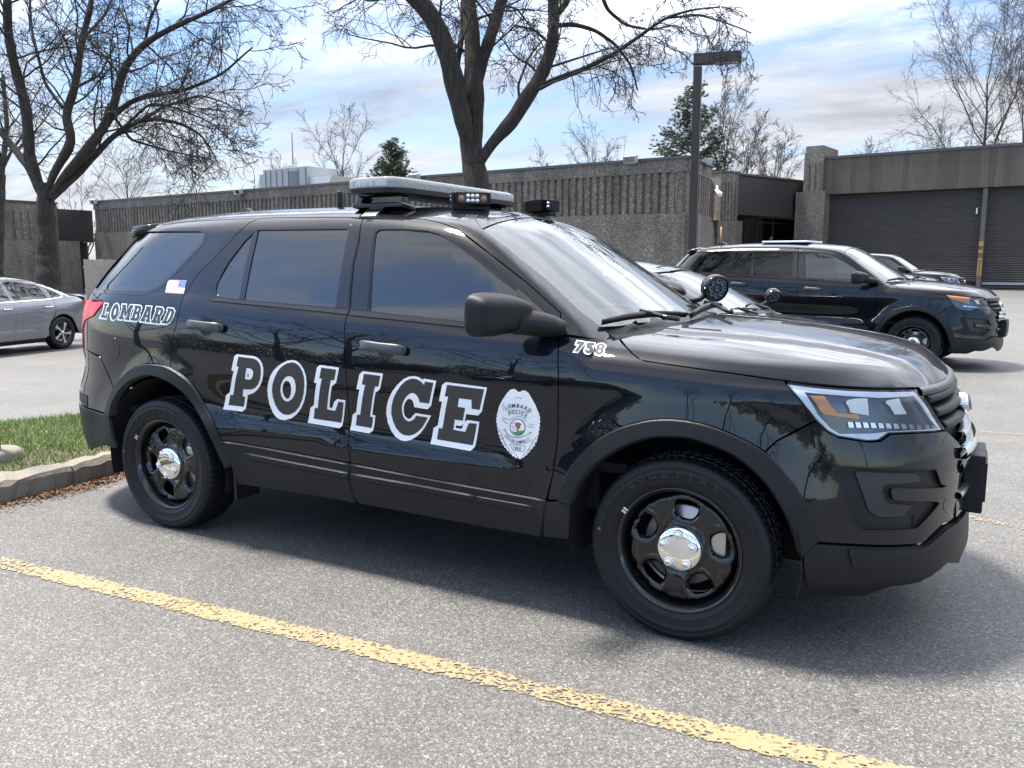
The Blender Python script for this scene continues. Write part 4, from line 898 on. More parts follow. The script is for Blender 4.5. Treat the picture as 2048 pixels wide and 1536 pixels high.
def light_bar(root):
    lb = empty('light_bar', (-1.68, 0, 1.79)); lb.parent = root
    def slab(z0, z1, hx, hy, r, tp=0.0):
        q = rnd(np.array([(-hx, -hy), (hx*.75, -hy), (hx, -hy*.8), (hx, hy*.8), (hx*.75, hy), (-hx, hy)]), r, 6); return q
    m = MB(); q = slab(0, 0, .155, .63, .05); fr = lambda z: (Vector((0, 0, z)), Vector((1, 0, 0)), Vector((0, 1, 0)), Vector((0, 0, 1)))
    m.prism([tuple(p) for p in q], -.012, .012, fr(0)); m.build('base', MAT['plastic'], lb)
    # clear lens with rounded top
    V, F = [], []; rings = [(.012, .99), (.040, 1.0), (.055, .97), (.063, .90), (.066, .78)]; n = len(q)
    for z, s in rings:
        for p in q: V.append((p[0]*(s if s > .95 else s*.98), p[1]-math.copysign(.63*(1-s)*.25, p[1]), z))
    for i in range(len(rings)-1):
        for j in range(n): F.append((i*n+j, i*n+(j+1) % n, (i+1)*n+(j+1) % n, (i+1)*n+j))
    F.append(tuple((len(rings)-1)*n+j for j in range(n))); o = mk('lens', V, F, glassmat("light_bar_lens", (.86, .88, .91), 1.5, .42, .8), lb)
    m = MB()
    for i in range(9):
        y = -.54+i*.135
        for x, yw in ((.105, 0), (-.105, math.pi)): m.box((x, y, .034), (.03, .118, .032), (0, 0, yw), bev=.006)
    for y in (-.585, .585):
        for x in (-.05, .03): m.box((x, y, .034), (.07, .03, .032), bev=.006)
    m.build('led_module', MAT['led'], lb)
    m = MB(); m.box((0, 0, .026), (.16, 1.1, .024)); m.build('reflector_tray', MAT['silver'], lb)
    for s in (-1, 1):
        m = MB(); m.box((0, s*.50, -.040), (.22, .07, .05), bev=.012); m.box((0, s*.53, -.075), (.30, .12, .025), (s*.12, 0, 0), bev=.008); m.box((-.12, s*.53, -.05), (.03, .09, .06), (0, .5, 0), bev=.004); m.build('mount_foot', MAT['trim'], lb)
        m = MB(); m.box((.0, s*.605, -.096), (.085, .12, .010), (s*-.55, 0, 0), bev=.003); m.build('gutter_strap', MAT['silver'], lb)
    def pod(c, yaw, sy=1.0, name='work_light'):
        w = empty(name, c); w.parent = root; w.rotation_euler = (0, .05, yaw); w.scale = (1, sy, 1)
        m = MB(); m.box((0, 0, 0), (.05, .165, .062), bev=.006)
        for i in range(9): m.box((-.055, 0, -.027+i*.0068), (.075, .155, .0026))
        m.box((-.03, -.09, 0), (.06, .014, .058), bev=.003); m.box((-.03, .09, 0), (.06, .014, .058), bev=.003); m.box((-.03, 0, -.045), (.04, .19, .02), bev=.004); m.build('housing', MAT['plastic'], w)
        m = MB(); m.box((.0255, 0, 0), (.003, .146, .046), bev=.001); m.build('face', MAT['trim'], w)
        m = MB()
        for i in range(3):
            for z in (-.0115, .0115): m.lathe([(.0, .031), (.009, .030), (.0105, .026)], 14, (0, -.023+i*.023, z), (1, 0, 0), (0, 1, 0))
        m.build('led_lens', MAT['led'], w)
        m = MB()
        for y in (-.056, .056): m.lathe([(.0, .029), (.014, .0285), (.016, .026)], 16, (0, y, 0), (1, 0, 0), (0, 1, 0))
        m.build('amber_led', simple("dim_amber", (.35, .20, .10), .2), w)
        m = MB()
        for y in (-.009, .009): m.lathe([(.0, .008), (.006, .0075), (.0075, 0)], 10, (-.06, -.092+y*0, y), (0, -1, 0), (1, 0, 0))
        m.build('bolt', MAT['silver'], w)
    pod((-1.300, -.315, 1.758), -.85); pod((-1.215, .34, 1.750), .98, 1.4)
    m = MB(); m.box((-1.42, 0, 1.765), (.05, 1.0, .018), bev=.004); m.tube([(-1.5, -.45, 1.78), (-1.46, -.36, 1.752), (-1.42, -.26, 1.745), (-1.36, -.2, 1.742)], .006, 6); m.tube([(-1.5, .3, 1.78), (-1.40, .32, 1.755), (-1.32, .33, 1.75)], .006, 6); m.build('pod_bracket', MAT['plastic'], lb)
    lb_m = lb.matrix_basis.copy()
    br = lb.children[-1]; br.location = (1.68, 0, -1.79)
def spotlight(root, c, aim, pil):
    sp = empty('spotlight', c); sp.parent = root
    d = Vector(aim).normalized(); q = d.to_track_quat('Z', 'Y'); R = q.to_matrix()
    tr = lambda p: tuple(R@Vector(p))
    m = MB(); prof = [(.0, -.085), (.03, -.082), (.055, -.068), (.071, -.043), (.078, -.012), (.078, .012), (.074, .022), (.070, .020)]
    m.lathe(prof, 40, (0, 0, 0), d, R@Vector((1, 0, 0))); m.build('housing', MAT['trim'], sp, fixn=True)
    m = MB(); m.lathe([(.0, .014), (.070, .014)], 36, (0, 0, 0), d, R@Vector((1, 0, 0))); m.build('face', simple("lamp_back", (.015, .018, .022), .12, ior=1.7), sp)
    m = MB()
    for k in range(9):
        a = 2*math.pi*k/8; cc = R@Vector((.043*math.cos(a), .043*math.sin(a), 0)) if k < 8 else Vector((0, 0, 0))
        m.lathe([(.0165, .014), (.0155, .020), (.010, .017), (.0, .016)], 16, cc, d, R@Vector((1, 0, 0)))
    m.build('led_cup', simple("led_cup", (.10, .14, .17), .12, metal=.9), sp)
    m = MB(); m.tube([tuple(Vector((0, 0, 0))-d*.02), tuple((Vector(pil)-Vector(c))*.55+Vector((0, 0, -.02))), tuple(Vector(pil)-Vector(c))], .016, 10); m.build('arm', MAT['plastic'], sp)
def wiper(root, pts, wpt, arm):
    w = empty('wiper', (0, 0, 0)); w.parent = root
    P = SUV.march(CAM, pray(np.array(pts)[:, 0], np.array(pts)[:, 1]), 1.5); N = SUV.n(P); Q = P+N*.022
    m = MB(); k = len(Q); s = np.linspace(0, 1, 12); C = np.stack([np.interp(s, np.linspace(0, 1, k), Q[:, i]) for i in range(3)], 1); C += (np.sin(s*np.pi)*.012)[:, None]*N[0]
    m.tube(C, [.008+.007*math.sin(math.pi*min(1, max(.12, x))) for x in s], 8); m.tube(C-N[0]*.014, .005, 6); m.box(tuple(C[6]+N[0]*.008), (.07, .03, .022), (0, .2, .1), bev=.006); m.build('blade', MAT['plastic'], w)
    A = SUV.march(CAM, pray(np.array(arm)[:, 0], np.array(arm)[:, 1]), 1.5); A = A+SUV.n(A)*.03
    m = MB(); m.tube([C[6]+N[0]*.012, *A], [.010]+[.011]*len(A), 8); m.build('arm', MAT['trim'], w)

def dress_suv(root, PART):
    for x, rot in ((0, 12), (-2.863, 40)):
        for sg in (-1, 1): make_wheel(root, x, sg, rot if sg < 0 else rot+20, steer=0.0)
    for sg in (-1, 1): side_mirror(root, sg)
    door_handle(PART['front_door'], (722, 690.5), (816, 702.5), (773, 697)); door_handle(PART['rear_door'], (379, 648.5), (450, 657), (413, 653), keyhole=False)
    wiper(root, [(1202, 651), (1250, 645), (1310, 641), (1374, 637.5)], 0, [(1330, 648), (1357, 652)]); wiper(root, [(1381, 639), (1405, 629), (1428, 621), (1444, 619)], 0, [(1450, 633), (1462, 637)])
    m = MB(); P0 = SUV.march(np.array([[-3.12, 0, 3.]]), np.array([[0, 0, -1.]]))[0]
    m.prism([(-.09, -.01), (.085, -.01), (.02, .028), (-.03, .052), (-.075, .055), (-.09, .03)], -.018, .018, (Vector(P0), Vector((1, 0, 0)), Vector((0, 0, 1)), Vector((0, 1, 0)))); m.build('antenna_fin', MAT['trim'], root)
    m = MB(); m.lathe([(.0, .085), (.016, .084), (.019, .078), (.019, -.02)], 16, (-2.30, -.12, 1.76), (0, 0, 1)); m.build('antenna', MAT['plastic'], root)
    m = MB(); m.box((-2.36, -.86, .30), (.02, .16, .16), bev=.005); m.build('mud_flap', MAT['plastic'], root)
# ------------------------------------------------------------------ saloon car (grey one parked across the lane, black one in the next bay)
class Sedan(Shape):
    wheels = (0.0, -2.775); flare = .014; belt0, belt1 = .96, 1.34
    xf0, xr0, nr, kw, kr, kh = .0, -2.95, 2.9, .06, .07, .07; BW = None
    P = staticmethod(tab([.05, .16, .22, .30, .42, .55, .66, .76, .83, .90, .96, 1.05, 1.15, 1.25, 1.34, 1.42, 1.6], [.80, .85, .875, .895, .905, .905, .912, .915, .905, .888, .862, .815, .757, .695, .63, .555, .35]))
    zb = staticmethod(tab([-5, -2.9, -2.0, -.6, 2], [1.01, 1.005, .985, .955, .95])); crease = staticmethod(lambda x: .42+0*x); scoop = staticmethod(tab([-5, -2.4, -2.0, -1.0, -.6, 2], [0, 0, .012, .012, 0, 0]))
    taper = staticmethod(tab([-5, -3.9, -3.2, -2.4, -.4, .6, 2], [-.05, -.05, -.02, 0, 0, -.015, -.03])); gtaper = staticmethod(tab([-5, -3.4, -2.4, -1.2, 0, 2], [.07, .06, .015, 0, 0, 0]))
    XF = staticmethod(tab([.05, .16, .3, .45, .6, .7, .8, .95, 2], [.85, .92, .96, .96, .94, .91, .87, .82, .8])); XR = staticmethod(tab([.05, .2, .35, .55, .75, .9, 1.02, 1.1, 1.6, 2], [-3.75, -3.84, -3.90, -3.92, -3.90, -3.88, -3.90, -3.86, -3.8, -3.7]))
    nf = staticmethod(lambda z: 2.3+0*z)
    Hc = staticmethod(tab([-6, -.5, -.2, .2, .5, .7, .82, .9, 1.2, 3], [1.02, 1.01, .985, .93, .875, .82, .765, .70, .5, .3])); Tc = staticmethod(tab([-6, -3.95, -3.88, -3.7, -3.4, -3.0, -2.6, 3], [.7, .97, 1.055, 1.082, 1.09, 1.10, 1.10, 1.1]))
    Rc = staticmethod(tab([-6, -3.5, -3.2, -2.9, -2.6, -2.2, -1.8, -1.45, -1.15, -.9, -.6, 3], [.6, 1.00, 1.13, 1.255, 1.36, 1.442, 1.468, 1.462, 1.425, 1.36, 1.25, .4]))
    def H(s, x, Y): return s.Hc(x)-.06*Y*Y-.25*np.maximum(Y-.6, 0)**2
    def TR(s, x, Y): return s.Tc(x)-.05*Y*Y
    def R(s, x, Y): return s.Rc(x)-.16*Y*Y
    def WS(s, x, Y, z): return ((-.16-1.85*(z-.99)-.28*Y*Y)-x)/2.1
SED = Sedan()
def make_sedan(pm, label, group=None, spot=False, alloy=True):
    root = empty('saloon_car', label=label, cat='car', group=group)
    arc = lambda xc, r, a0, a1, n=14: [(xc+r*math.cos(math.radians(a)), .33+r*math.sin(math.radians(a))) for a in np.linspace(a0, a1, n)]
    A = np.array
    gf = rnd(A([(-.62, .985), (-1.62, 1.0), (-1.60, 1.372), (-1.30, 1.345), (-1.05, 1.265)]), [.03, .02, .03, 0, 0]); gr_ = rnd(A([(-1.70, 1.0), (-2.50, 1.015), (-2.46, 1.278), (-2.05, 1.352), (-1.69, 1.374)]), [.02, .02, .03, 0, .03]); gq = rnd(A([(-2.54, 1.02), (-2.86, 1.045), (-2.83, 1.10), (-2.50, 1.262)]), [.01, .02, .02, .01])
    fd = A([(-.56, .95), (-.60, .60), (-.60, .26), (-1.62, .26), (-1.66, .60), (-1.66, 1.0), (-1.655, 1.398), (-1.28, 1.372), (-1.0, 1.29), (-.57, 1.0)])
    arcr = arc(-2.775, .375, 155, 12)
    rd = A([(-1.66, .98), (-1.66, .60), (-1.62, .26), (-2.32, .26), (-2.385, .38)]+arc(-2.775, .388, 18, 46, 6)+[(-2.60, .78), (-2.62, .98), (-2.60, 1.26), (-2.42, 1.315), (-2.05, 1.378), (-1.655, 1.398)])
    d1 = panel('front_door', SED, SIDE, fd, pm, root, holes=[gf], sp=.07); d2 = panel('rear_door', SED, SIDE, rd, pm, root, holes=[gr_], sp=.07)
    panel('window', SED, SIDE, gf, MAT['glass'], d1, far=root, gap=-.003, off=-.004, lip=0, sp=.1); panel('window', SED, SIDE, gr_, MAT['tint'], d2, far=root, gap=-.003, off=-.004, lip=0, sp=.1)
    qp = A([(-2.625, .98), (-2.605, .78)]+arc(-2.775, .375, 63, 150 if False else 180)[0:0]+[(-2.56, .64)]+arc(-2.775, .375, 50, 168, 16)+[(-3.22, .30), (-3.40, .30), (-3.40, .62), (-3.52, .72), (-3.52, .93), (-3.30, 1.03), (-3.10, 1.06), (-2.95, 1.17), (-2.75, 1.28), (-2.60, 1.315), (-2.605, 1.26)])
    q = panel('quarter_panel', SED, SIDE, qp, pm, root, holes=[gq], sp=.06); panel('window', SED, SIDE, gq, MAT['tint'], q, far=root, gap=-.003, off=-.004, lip=0, sp=.1)
    panel('rear_sill', SED, SIDE, A([(-2.31, .26), (-2.40, .30), (-2.405, .40), (-2.33, .36)]), pm, root, sp=.06, gap=0)
    for nm, pl in (('window_chrome', [(-.60, .972), (-1.64, .985), (-2.52, 1.0), (-2.88, 1.03), (-2.90, 1.05), (-2.52, 1.016), (-1.64, 1.0), (-.64, .985)]), ('window_chrome', [(-2.88, 1.035), (-2.93, 1.08), (-2.78, 1.19), (-2.50, 1.295), (-2.05, 1.372), (-2.05, 1.358), (-2.48, 1.282), (-2.76, 1.165), (-2.87, 1.085)])):
        panel(nm, SED, SIDE, A(pl), MAT['chrome'] if alloy else MAT['trim'], root, off=.004, lip=.004, gap=0, sp=.1)
    fe = A([(-.56, .94), (-.60, .60), (-.60, .26), (-.44, .26)]+arc(0, .375, 168, 12, 18)+[(.45, .40), (.50, .62), (.34, .74), (.30, .84), (0, .92), (-.40, .99)])
    panel('fender', SED, SIDE, fe, pm, root, sp=.06)
    panel('sill', SED, SIDE, A([(-.44, .26), (-2.34, .26), (-2.34, .18), (-.44, .18)]), MAT['plastic'], root, sp=.1)
    # top panels
    rx = np.linspace(-1.02, -2.62, 16); side = np.stack([rx, np.full(16, -.50)], 1)
    Pm = SED.march(np.column_stack([side, np.full(16, 3.)]), np.tile([0, 0, -1.], (16, 1)))
    lowr = A([(-.56, .98), (-.57, 1.0), (-1.0, 1.29), (-1.28, 1.372), (-1.655, 1.398), (-2.05, 1.378), (-2.42, 1.315), (-2.60, 1.315), (-2.75, 1.28), (-2.95, 1.17), (-3.10, 1.06)])
    O, D = SIDE.rays(lowr); L3 = SED.march(O, D)
    ends = SED.march(A([[-3.16, -.60, 3.], [-2.66, -.50, 3.]]), np.tile([0, 0, -1.], (2, 1)))
    wsb = SED.march(A([[-.36, -.70, 3.], [-.95, -.505, 3.]]), np.tile([0, 0, -1.], (2, 1)))
    rl = np.concatenate([PIL.ab(L3), PIL.ab(ends), PIL.ab(Pm)[::-1], PIL.ab(wsb[::-1])])
    panel('roof_pillar', SED, PIL, rl, pm, root, sp=.07, gap=.001)
    def sym(h): h = A(h); return np.concatenate([h, (h*[1, -1])[::-1]])
    panel('roof', SED, TOP, sym([(-2.60, -.2)]+[(-2.62, -.50), (-1.02, -.50), (-.97, -.3)]), pm, root, far=False, sp=.09)
    panel('windshield', SED, TOP, sym([(-.93, -.3), (-.98, -.50), (-.36, -.715), (-.24, -.3)]), MAT['wsglass'], root, far=False, sp=.08, off=-.003, lip=0, gap=-.004)
    panel('rear_window', SED, TOP, sym([(-2.63, -.2), (-2.65, -.50), (-3.14, -.61), (-3.18, -.2)]), MAT['tint'], root, far=False, sp=.08, off=-.002, lip=0)
    panel('hood', SED, TOP, sym([(-.17, -.2), (-.26, -.66), (-.36, -.78), (.30, -.80), (.62, -.62), (.80, -.3)]), pm, root, far=False, sp=.07)
    panel('cowl', SED, TOP, sym([(-.16, -.1), (-.25, -.66), (-.40, -.74), (-.34, -.3)]), MAT['plastic'], root, far=False, sp=.08, off=-.01, lip=0)
    panel('trunk_lid', SED, TOP, sym([(-3.20, -.2), (-3.16, -.62), (-3.35, -.74), (-3.86, -.68), (-3.90, -.2)]), pm, root, far=False, sp=.07)
    cf, cr = Cyl(0, 1), Cyl(-2.95, -1)
    panel('front_bumper', SED, cf, A([(0, .70), (.72, .68), (.95, .56), (1.0, .40), (.9, .20), (0, .20)]), pm, root, sp=.06); hl = panel('headlight', SED, cf, A([(.35, .70), (.80, .84), (1.1, .86), (.95, .72), (.72, .68)]), MAT['mirrorlamp'], root, off=-.01, sp=.05); panel('grille', SED, cf, A([(0, .78), (.34, .74), (.3, .72), (0, .70)]), MAT['dark'], root, sp=.05)
    panel('rear_bumper', SED, cr, A([(0, .74), (.72, .72), (1.02, .62), (1.02, .30), (.8, .22), (0, .22)]), pm, root, sp=.06); panel('taillight', SED, cr, A([(.30, .96), (.62, .98), (.95, .92), (.90, .76), (.60, .74), (.30, .80)]), MAT['red'], root, off=.004, sp=.05); panel('tail_panel', SED, cr, A([(0, 1.075), (.70, 1.06), (.66, .985), (.30, .965), (.28, .78), (0, .75)]), pm, root, sp=.06)
    m = MB(); m.box((-1.4, 0, .42), (4.2, 1.0, .3)); m.box((-1.4, 0, .30), (1.8, 1.6, .16)); m.box((-.35, 0, .6), (.1, 1.5, .5)); m.box((-2.9, 0, .75), (.5, 1.3, .3)); m.box((-3.5, 0, .5), (.5, 1.2, .3)); m.box((.5, 0, .5), (.5, 1.1, .3)); m.build('underbody', MAT['dark'], root)
    for xw in (0, -2.775):
        for sg in (-1, 1):
            a = np.linspace(math.radians(-10), math.radians(190), 20); V = [(xw+.36*math.cos(t), sg*y, .34+.36*math.sin(t)) for t in a for y in (.45, .86)]; F = [(2*i, 2*i+1, 2*i+3, 2*i+2) for i in range(19)]
            mk('wheel_housing', V, F, MAT['dark'], root)
    for y in (-.38, .38):
        m = MB(); m.box((-1.4, y, .62), (.5, .48, .15), bev=.04); m.box((-1.68, y, .9), (.14, .46, .6), (0, -.25, 0), bev=.04); m.box((-1.78, y, 1.26), (.1, .26, .16), bev=.03); m.build('seat', MAT['seat'], root)
    m = MB(); m.box((-2.6, 0, .85), (.16, 1.3, .5), (0, -.3, 0), bev=.04); m.build('rear_seat', MAT['seat'], root)
    m = MB(); m.box((-.62, 0, .90), (.5, 1.4, .14), (0, .1, 0), bev=.04); m.build('dashboard', MAT['dash'], root)
    for sg in (-1, 1):
        for xh, dd in ((-1.50, d1), (-2.46, d2)):
            m = MB(); V0 = SED.S(np.array(xh), np.array(.86)); m.tube([(xh-.10, sg*(V0+.004), .862), (xh-.06, sg*(V0+.030), .862), (xh+.06, sg*(V0+.030), .860), (xh+.10, sg*(V0+.004), .860)], .014, 10); m.build('handle', MAT['chrome'] if alloy else pm, dd)
        m = MB(); bm = bmesh.new(); bmesh.ops.create_uvsphere(bm, u_segments=20, v_segments=12, radius=1)
        for v in bm.verts: v.co = (-.66+v.co.x*.075*(1 if v.co.x > 0 else .55), sg*(.97+v.co.y*.11), 1.01+v.co.z*.068)
        me = bpy.data.meshes.new('side_mirror'); bm.to_mesh(me); bm.free(); me.materials.append(pm); me.polygons.foreach_set('use_smooth', [True]*len(me.polygons)); o = bpy.data.objects.new('side_mirror', me); COL.objects.link(o); o.parent = root
        m.tube([(-.63, sg*.86, .98), (-.65, sg*.92, .99)], .03, 8); m.build('mirror_arm', MAT['plastic'], o)
        for xw in (0, -2.775): sedan_wheel(root, xw, sg, alloy)
    return root
def sedan_wheel(root, x, sg, alloy):
    hub = empty('wheel', (x, sg*.79, .328)); hub.parent = root; hub.rotation_euler = (0, .35, 0)
    m = MB(); m.lathe([(.222, .08), (.228, .10), (.25, .108), (.28, .108), (.31, .10), (.326, .085), (.332, .06), (.326, .042), (.326, .036), (.332, .034), (.332, -.06), (.31, -.10), (.22, -.09)], 64, (0, 0, 0), (0, sg, 0)); m.build('tyre', MAT['rubber'], hub, fixn=True)
    m = MB(); m.lathe([(.226, .098), (.220, .104), (.212, .098), (.205, .03), (.12, .01), (.0, .01)], 48, (0, 0, 0), (0, sg, 0)); rim = m.build('rim', MAT['steel'], hub, fixn=True)
    for k in range(5):
        a = 2*math.pi*k/5; c, s = math.cos(a), math.sin(a); R = lambda u, v: (u*c-v*s, u*s+v*c)
        m = MB(); poly = [R(*p) for p in ((.0, -.020), (.06, -.018), (.13, -.040), (.20, -.082), (.212, -.045), (.216, .004), (.16, -.006), (.10, .010), (.05, .018), (.0, .02))]
        m.prism([(p[0], p[1]) for p in poly], .060, .096, (Vector((0, 0, 0)), Vector((1, 0, 0)), Vector((0, 0, 1)), Vector((0, sg, 0)))); m.build('spoke', MAT['silver'] if alloy else MAT['steel'], rim, fixn=True)
    m = MB(); m.lathe([(.0, .104), (.028, .102), (.034, .09)], 20, (0, 0, 0), (0, sg, 0)); m.build('hub_cap', MAT['silver'], hub, fixn=True)
# ------------------------------------------------------------------ ground
def gz(x, y):
    x = np.asarray(x, float); y = np.asarray(y, float)
    s = np.maximum(-x-5.5, 0); g = -.031*np.minimum(s, 14)*ss(s, 0, 3)
    return g+.14*ss(y, 22, 40)
def asphalt(name, base=.118, warm=0.0):
    m, nt, b = newmat(name); pset(b, rough=.62, ior=1.45)
    tcn = nnode(nt, 'ShaderNodeTexCoord')
    v = nnode(nt, 'ShaderNodeTexVoronoi'); v.inputs['Scale'].default_value = 185; nt.links.new(tcn.outputs['Object'], v.inputs['Vector'])
    v2 = nnode(nt, 'ShaderNodeTexVoronoi'); v2.inputs['Scale'].default_value = 95; nt.links.new(tcn.outputs['Object'], v2.inputs['Vector'])
    sp = nnode(nt, 'ShaderNodeSeparateColor'); nt.links.new(v.outputs['Color'], sp.inputs[0]); sp2 = nnode(nt, 'ShaderNodeSeparateColor'); nt.links.new(v2.outputs['Color'], sp2.inputs[0])
    st = ramp(nt, sp.outputs[0], (0, (base*.55,)*3), (.5, (base*.90, base*.87, base*.82)), (.86, (base*1.28, base*1.24, base*1.16)), (1, (base*2.1, base*2.06, base*1.98)))
    st2 = ramp(nt, sp2.outputs[1], (0, .82), (.8, 1.03), (1, 1.4))
    big = ramp(nt, noise(nt, .35, 6, .6), (.3, .90), (.7, 1.10)); mid = ramp(nt, noise(nt, 2.3, 5, .6), (.3, .90), (.7, 1.09))
    c = mixc(nt, 1.0, st, st2, 'MULTIPLY'); c = mixc(nt, 1.0, c, big, 'MULTIPLY'); c = mixc(nt, 1.0, c, mid, 'MULTIPLY')
    oil = ramp(nt, noise(nt, .9, 5, .6, dist=.6), (.30, 1.0), (.36, 0.0)); c = mixc(nt, mathn(nt, 'MULTIPLY', oil, .35), c, (base*.55, base*.55, base*.58))
    # cracks with a crumbled edge, a few patched strips, and two faint tyre tracks along the bay
    wv = nnode(nt, 'ShaderNodeTexVoronoi', feature='DISTANCE_TO_EDGE'); wv.inputs['Scale'].default_value = .16; mpn = nnode(nt, 'ShaderNodeMapping'); nz = nnode(nt, 'ShaderNodeTexNoise'); nz.inputs['Scale'].default_value = 1.4; nz.inputs['Detail'].default_value = 6; nt.links.new(tcn.outputs['Object'], nz.inputs['Vector'])
    off = nnode(nt, 'ShaderNodeVectorMath', operation='MULTIPLY_ADD'); nt.links.new(nz.outputs['Color'], off.inputs[0]); off.inputs[1].default_value = (1.6, 1.6, 0); nt.links.new(tcn.outputs['Object'], off.inputs[2]); nt.links.new(off.outputs[0], wv.inputs['Vector'])
    cr = ramp(nt, wv.outputs['Distance'], (.0008, 1.0), (.0030, 0.0)); crk = mathn(nt, 'MULTIPLY', cr, ramp(nt, noise(nt, .5, 3), (.50, 0.0), (.62, .30))); c = mixc(nt, crk, c, (base*.25, base*.24, base*.23))
    trk = ramp(nt, noise(nt, .8, 4, .6, vscale=(.12, 1.5, 1)), (.35, .93), (.65, 1.06)); c = mixc(nt, 1.0, c, trk, 'MULTIPLY')
    spots = ramp(nt, noise(nt, 5.5, 2, .5), (.73, 0.0), (.78, .35)); c = mixc(nt, spots, c, (base*.5, base*.49, base*.5))
    nt.links.new(c, b.inputs['Base Color'])
    inv = mathn(nt, 'SUBTRACT', 1.0, v.outputs['Distance']); bump(nt, b, mathn(nt, 'ADD', inv, mathn(nt, 'MULTIPLY', sp.outputs[1], .6)), .38, .003)
    return m
MAT['asphalt'] = asphalt("asphalt")
xs = np.unique(np.concatenate([np.linspace(-300, -40, 14), np.linspace(-40, 30, 57), np.linspace(30, 300, 14)])); ys = np.unique(np.concatenate([np.linspace(-300, -40, 14), np.linspace(-40, 60, 61), np.linspace(60, 400, 16)]))
X, Y = np.meshgrid(xs, ys); Z = gz(X, Y); nx = len(xs)
o = mk('parking_lot_ground', np.stack([X.ravel(), Y.ravel(), Z.ravel()], 1), [(j*nx+i, j*nx+i+1, (j+1)*nx+i+1, (j+1)*nx+i) for j in range(len(ys)-1) for i in range(nx-1)], MAT['asphalt']); tag(o, kind='structure')
def linepaint(name, col, keep):
    m, nt, b = newmat(name); pset(b, rough=.6, ior=1.45)
    c = mixc(nt, noise(nt, 40, 4), tuple(k*.8 for k in col), col)
    nt.links.new(c, b.inputs['Base Color'])
    tcn = nnode(nt, 'ShaderNodeTexCoord'); v = nnode(nt, 'ShaderNodeTexVoronoi'); v.inputs['Scale'].default_value = 90; nt.links.new(tcn.outputs['Object'], v.inputs['Vector']); sp = nnode(nt, 'ShaderNodeSeparateColor'); nt.links.new(v.outputs['Color'], sp.inputs[0])
    w = mathn(nt, 'ADD', mathn(nt, 'MULTIPLY', noise(nt, .8, 5, .65), 1.25), mathn(nt, 'MULTIPLY', sp.outputs[0], .55))
    # the sheet carries its long edge in v: fray both edges
    at = nnode(nt, 'ShaderNodeUVMap'); su = nnode(nt, 'ShaderNodeSeparateXYZ'); nt.links.new(at.outputs[0], su.inputs[0])
    ed = mathn(nt, 'MULTIPLY', mathn(nt, 'ABSOLUTE', mathn(nt, 'SUBTRACT', su.outputs[1], .5)), 2.0)
    w = mathn(nt, 'ADD', w, mathn(nt, 'MULTIPLY', mathn(nt, 'POWER', ed, 6.0), -.5)); a = ramp(nt, w, (keep-.09, 0.0), (keep+.10, .95)); nt.links.new(a, b.inputs['Alpha'])
    bump(nt, b, sp.outputs[1], .3, .003); return m
MAT['yellow'] = linepaint("worn_yellow_paint", (.36, .275, .155), .70); MAT['faint'] = linepaint("faint_yellow_paint", (.36, .27, .17), 1.06)
def stripe(name, a, b, w, mat, z=.004):
    a, b = np.array(a, float), np.array(b, float); L = np.linalg.norm(b-a); t = (b-a)/L; n = np.array([-t[1], t[0]])*w/2; k = max(2, int(L)); V, F, uv = [], [], []
    for i in range(k+1):
        p = a+(b-a)*i/k
        for q in (p-n, p+n): V.append((q[0], q[1], float(gz(q[0], q[1]))+z))
    for i in range(k): F.append((2*i, 2*i+2, 2*i+3, 2*i+1))
    o = mk(name, V, F, mat); ul = o.data.uv_layers.new(name='UVMap')
    for p in o.data.polygons:
        for li, vi in zip(p.loop_indices, p.vertices): ul.data[li].uv = (vi//2/k, vi % 2)
    tag(o, kind='structure'); return o
p0, p1 = at_z(0, 1125), at_z(1700, 1529); d = (p1-p0)/np.linalg.norm(p1-p0)
stripe('road_marking', (p0-d*2.2)[:2], (p1+d*2)[:2], .125, MAT['yellow'])
for (a, b) in (((1985, 866), (2048, 870)), ((1955, 1038), (2048, 1056))):
    q0, q1 = at_z(*a), at_z(*b); dd = (q1-q0)/np.linalg.norm(q1-q0); stripe('road_marking', (q0-dd*3.2)[:2], (q1+dd*1.5)[:2], .10, MAT['faint'])
# ------------------------------------------------------------------ kerb, grass strip, leaf litter, sign post
def concrete(name, col, vs=40):
    m, nt, b = newmat(name); pset(b, rough=.85)
    c = mixc(nt, noise(nt, 3, 6, .65), tuple(k*.62 for k in col), tuple(min(1, k*1.25) for k in col)); sp = ramp(nt, noise(nt, vs*6, 2), (.35, .72), (.65, 1.2))
    c = mixc(nt, 1.0, c, sp, 'MULTIPLY'); pit = ramp(nt, noise(nt, vs, 5, .7), (.28, .45), (.40, 1.0)); c = mixc(nt, 1.0, c, pit, 'MULTIPLY')
    nt.links.new(c, b.inputs['Base Color']); bump(nt, b, noise(nt, vs*1.5, 5, .7), .7, .012); return m
MAT['kerb'] = concrete("kerb_concrete", (.25, .225, .185))
kb = [at_z(-330, 1092), at_z(0, 1010), at_z(143, 969), at_z(246, 947), at_z(420, 905)]; kb = [np.array([p[0], p[1], 0]) for p in kb]
kd = (kb[3]-kb[1]); kd /= np.linalg.norm(kd); kn = np.array([-kd[1], kd[0], 0]); kn = kn if kn@np.array([-.3, 1, 0]) > 0 else -kn
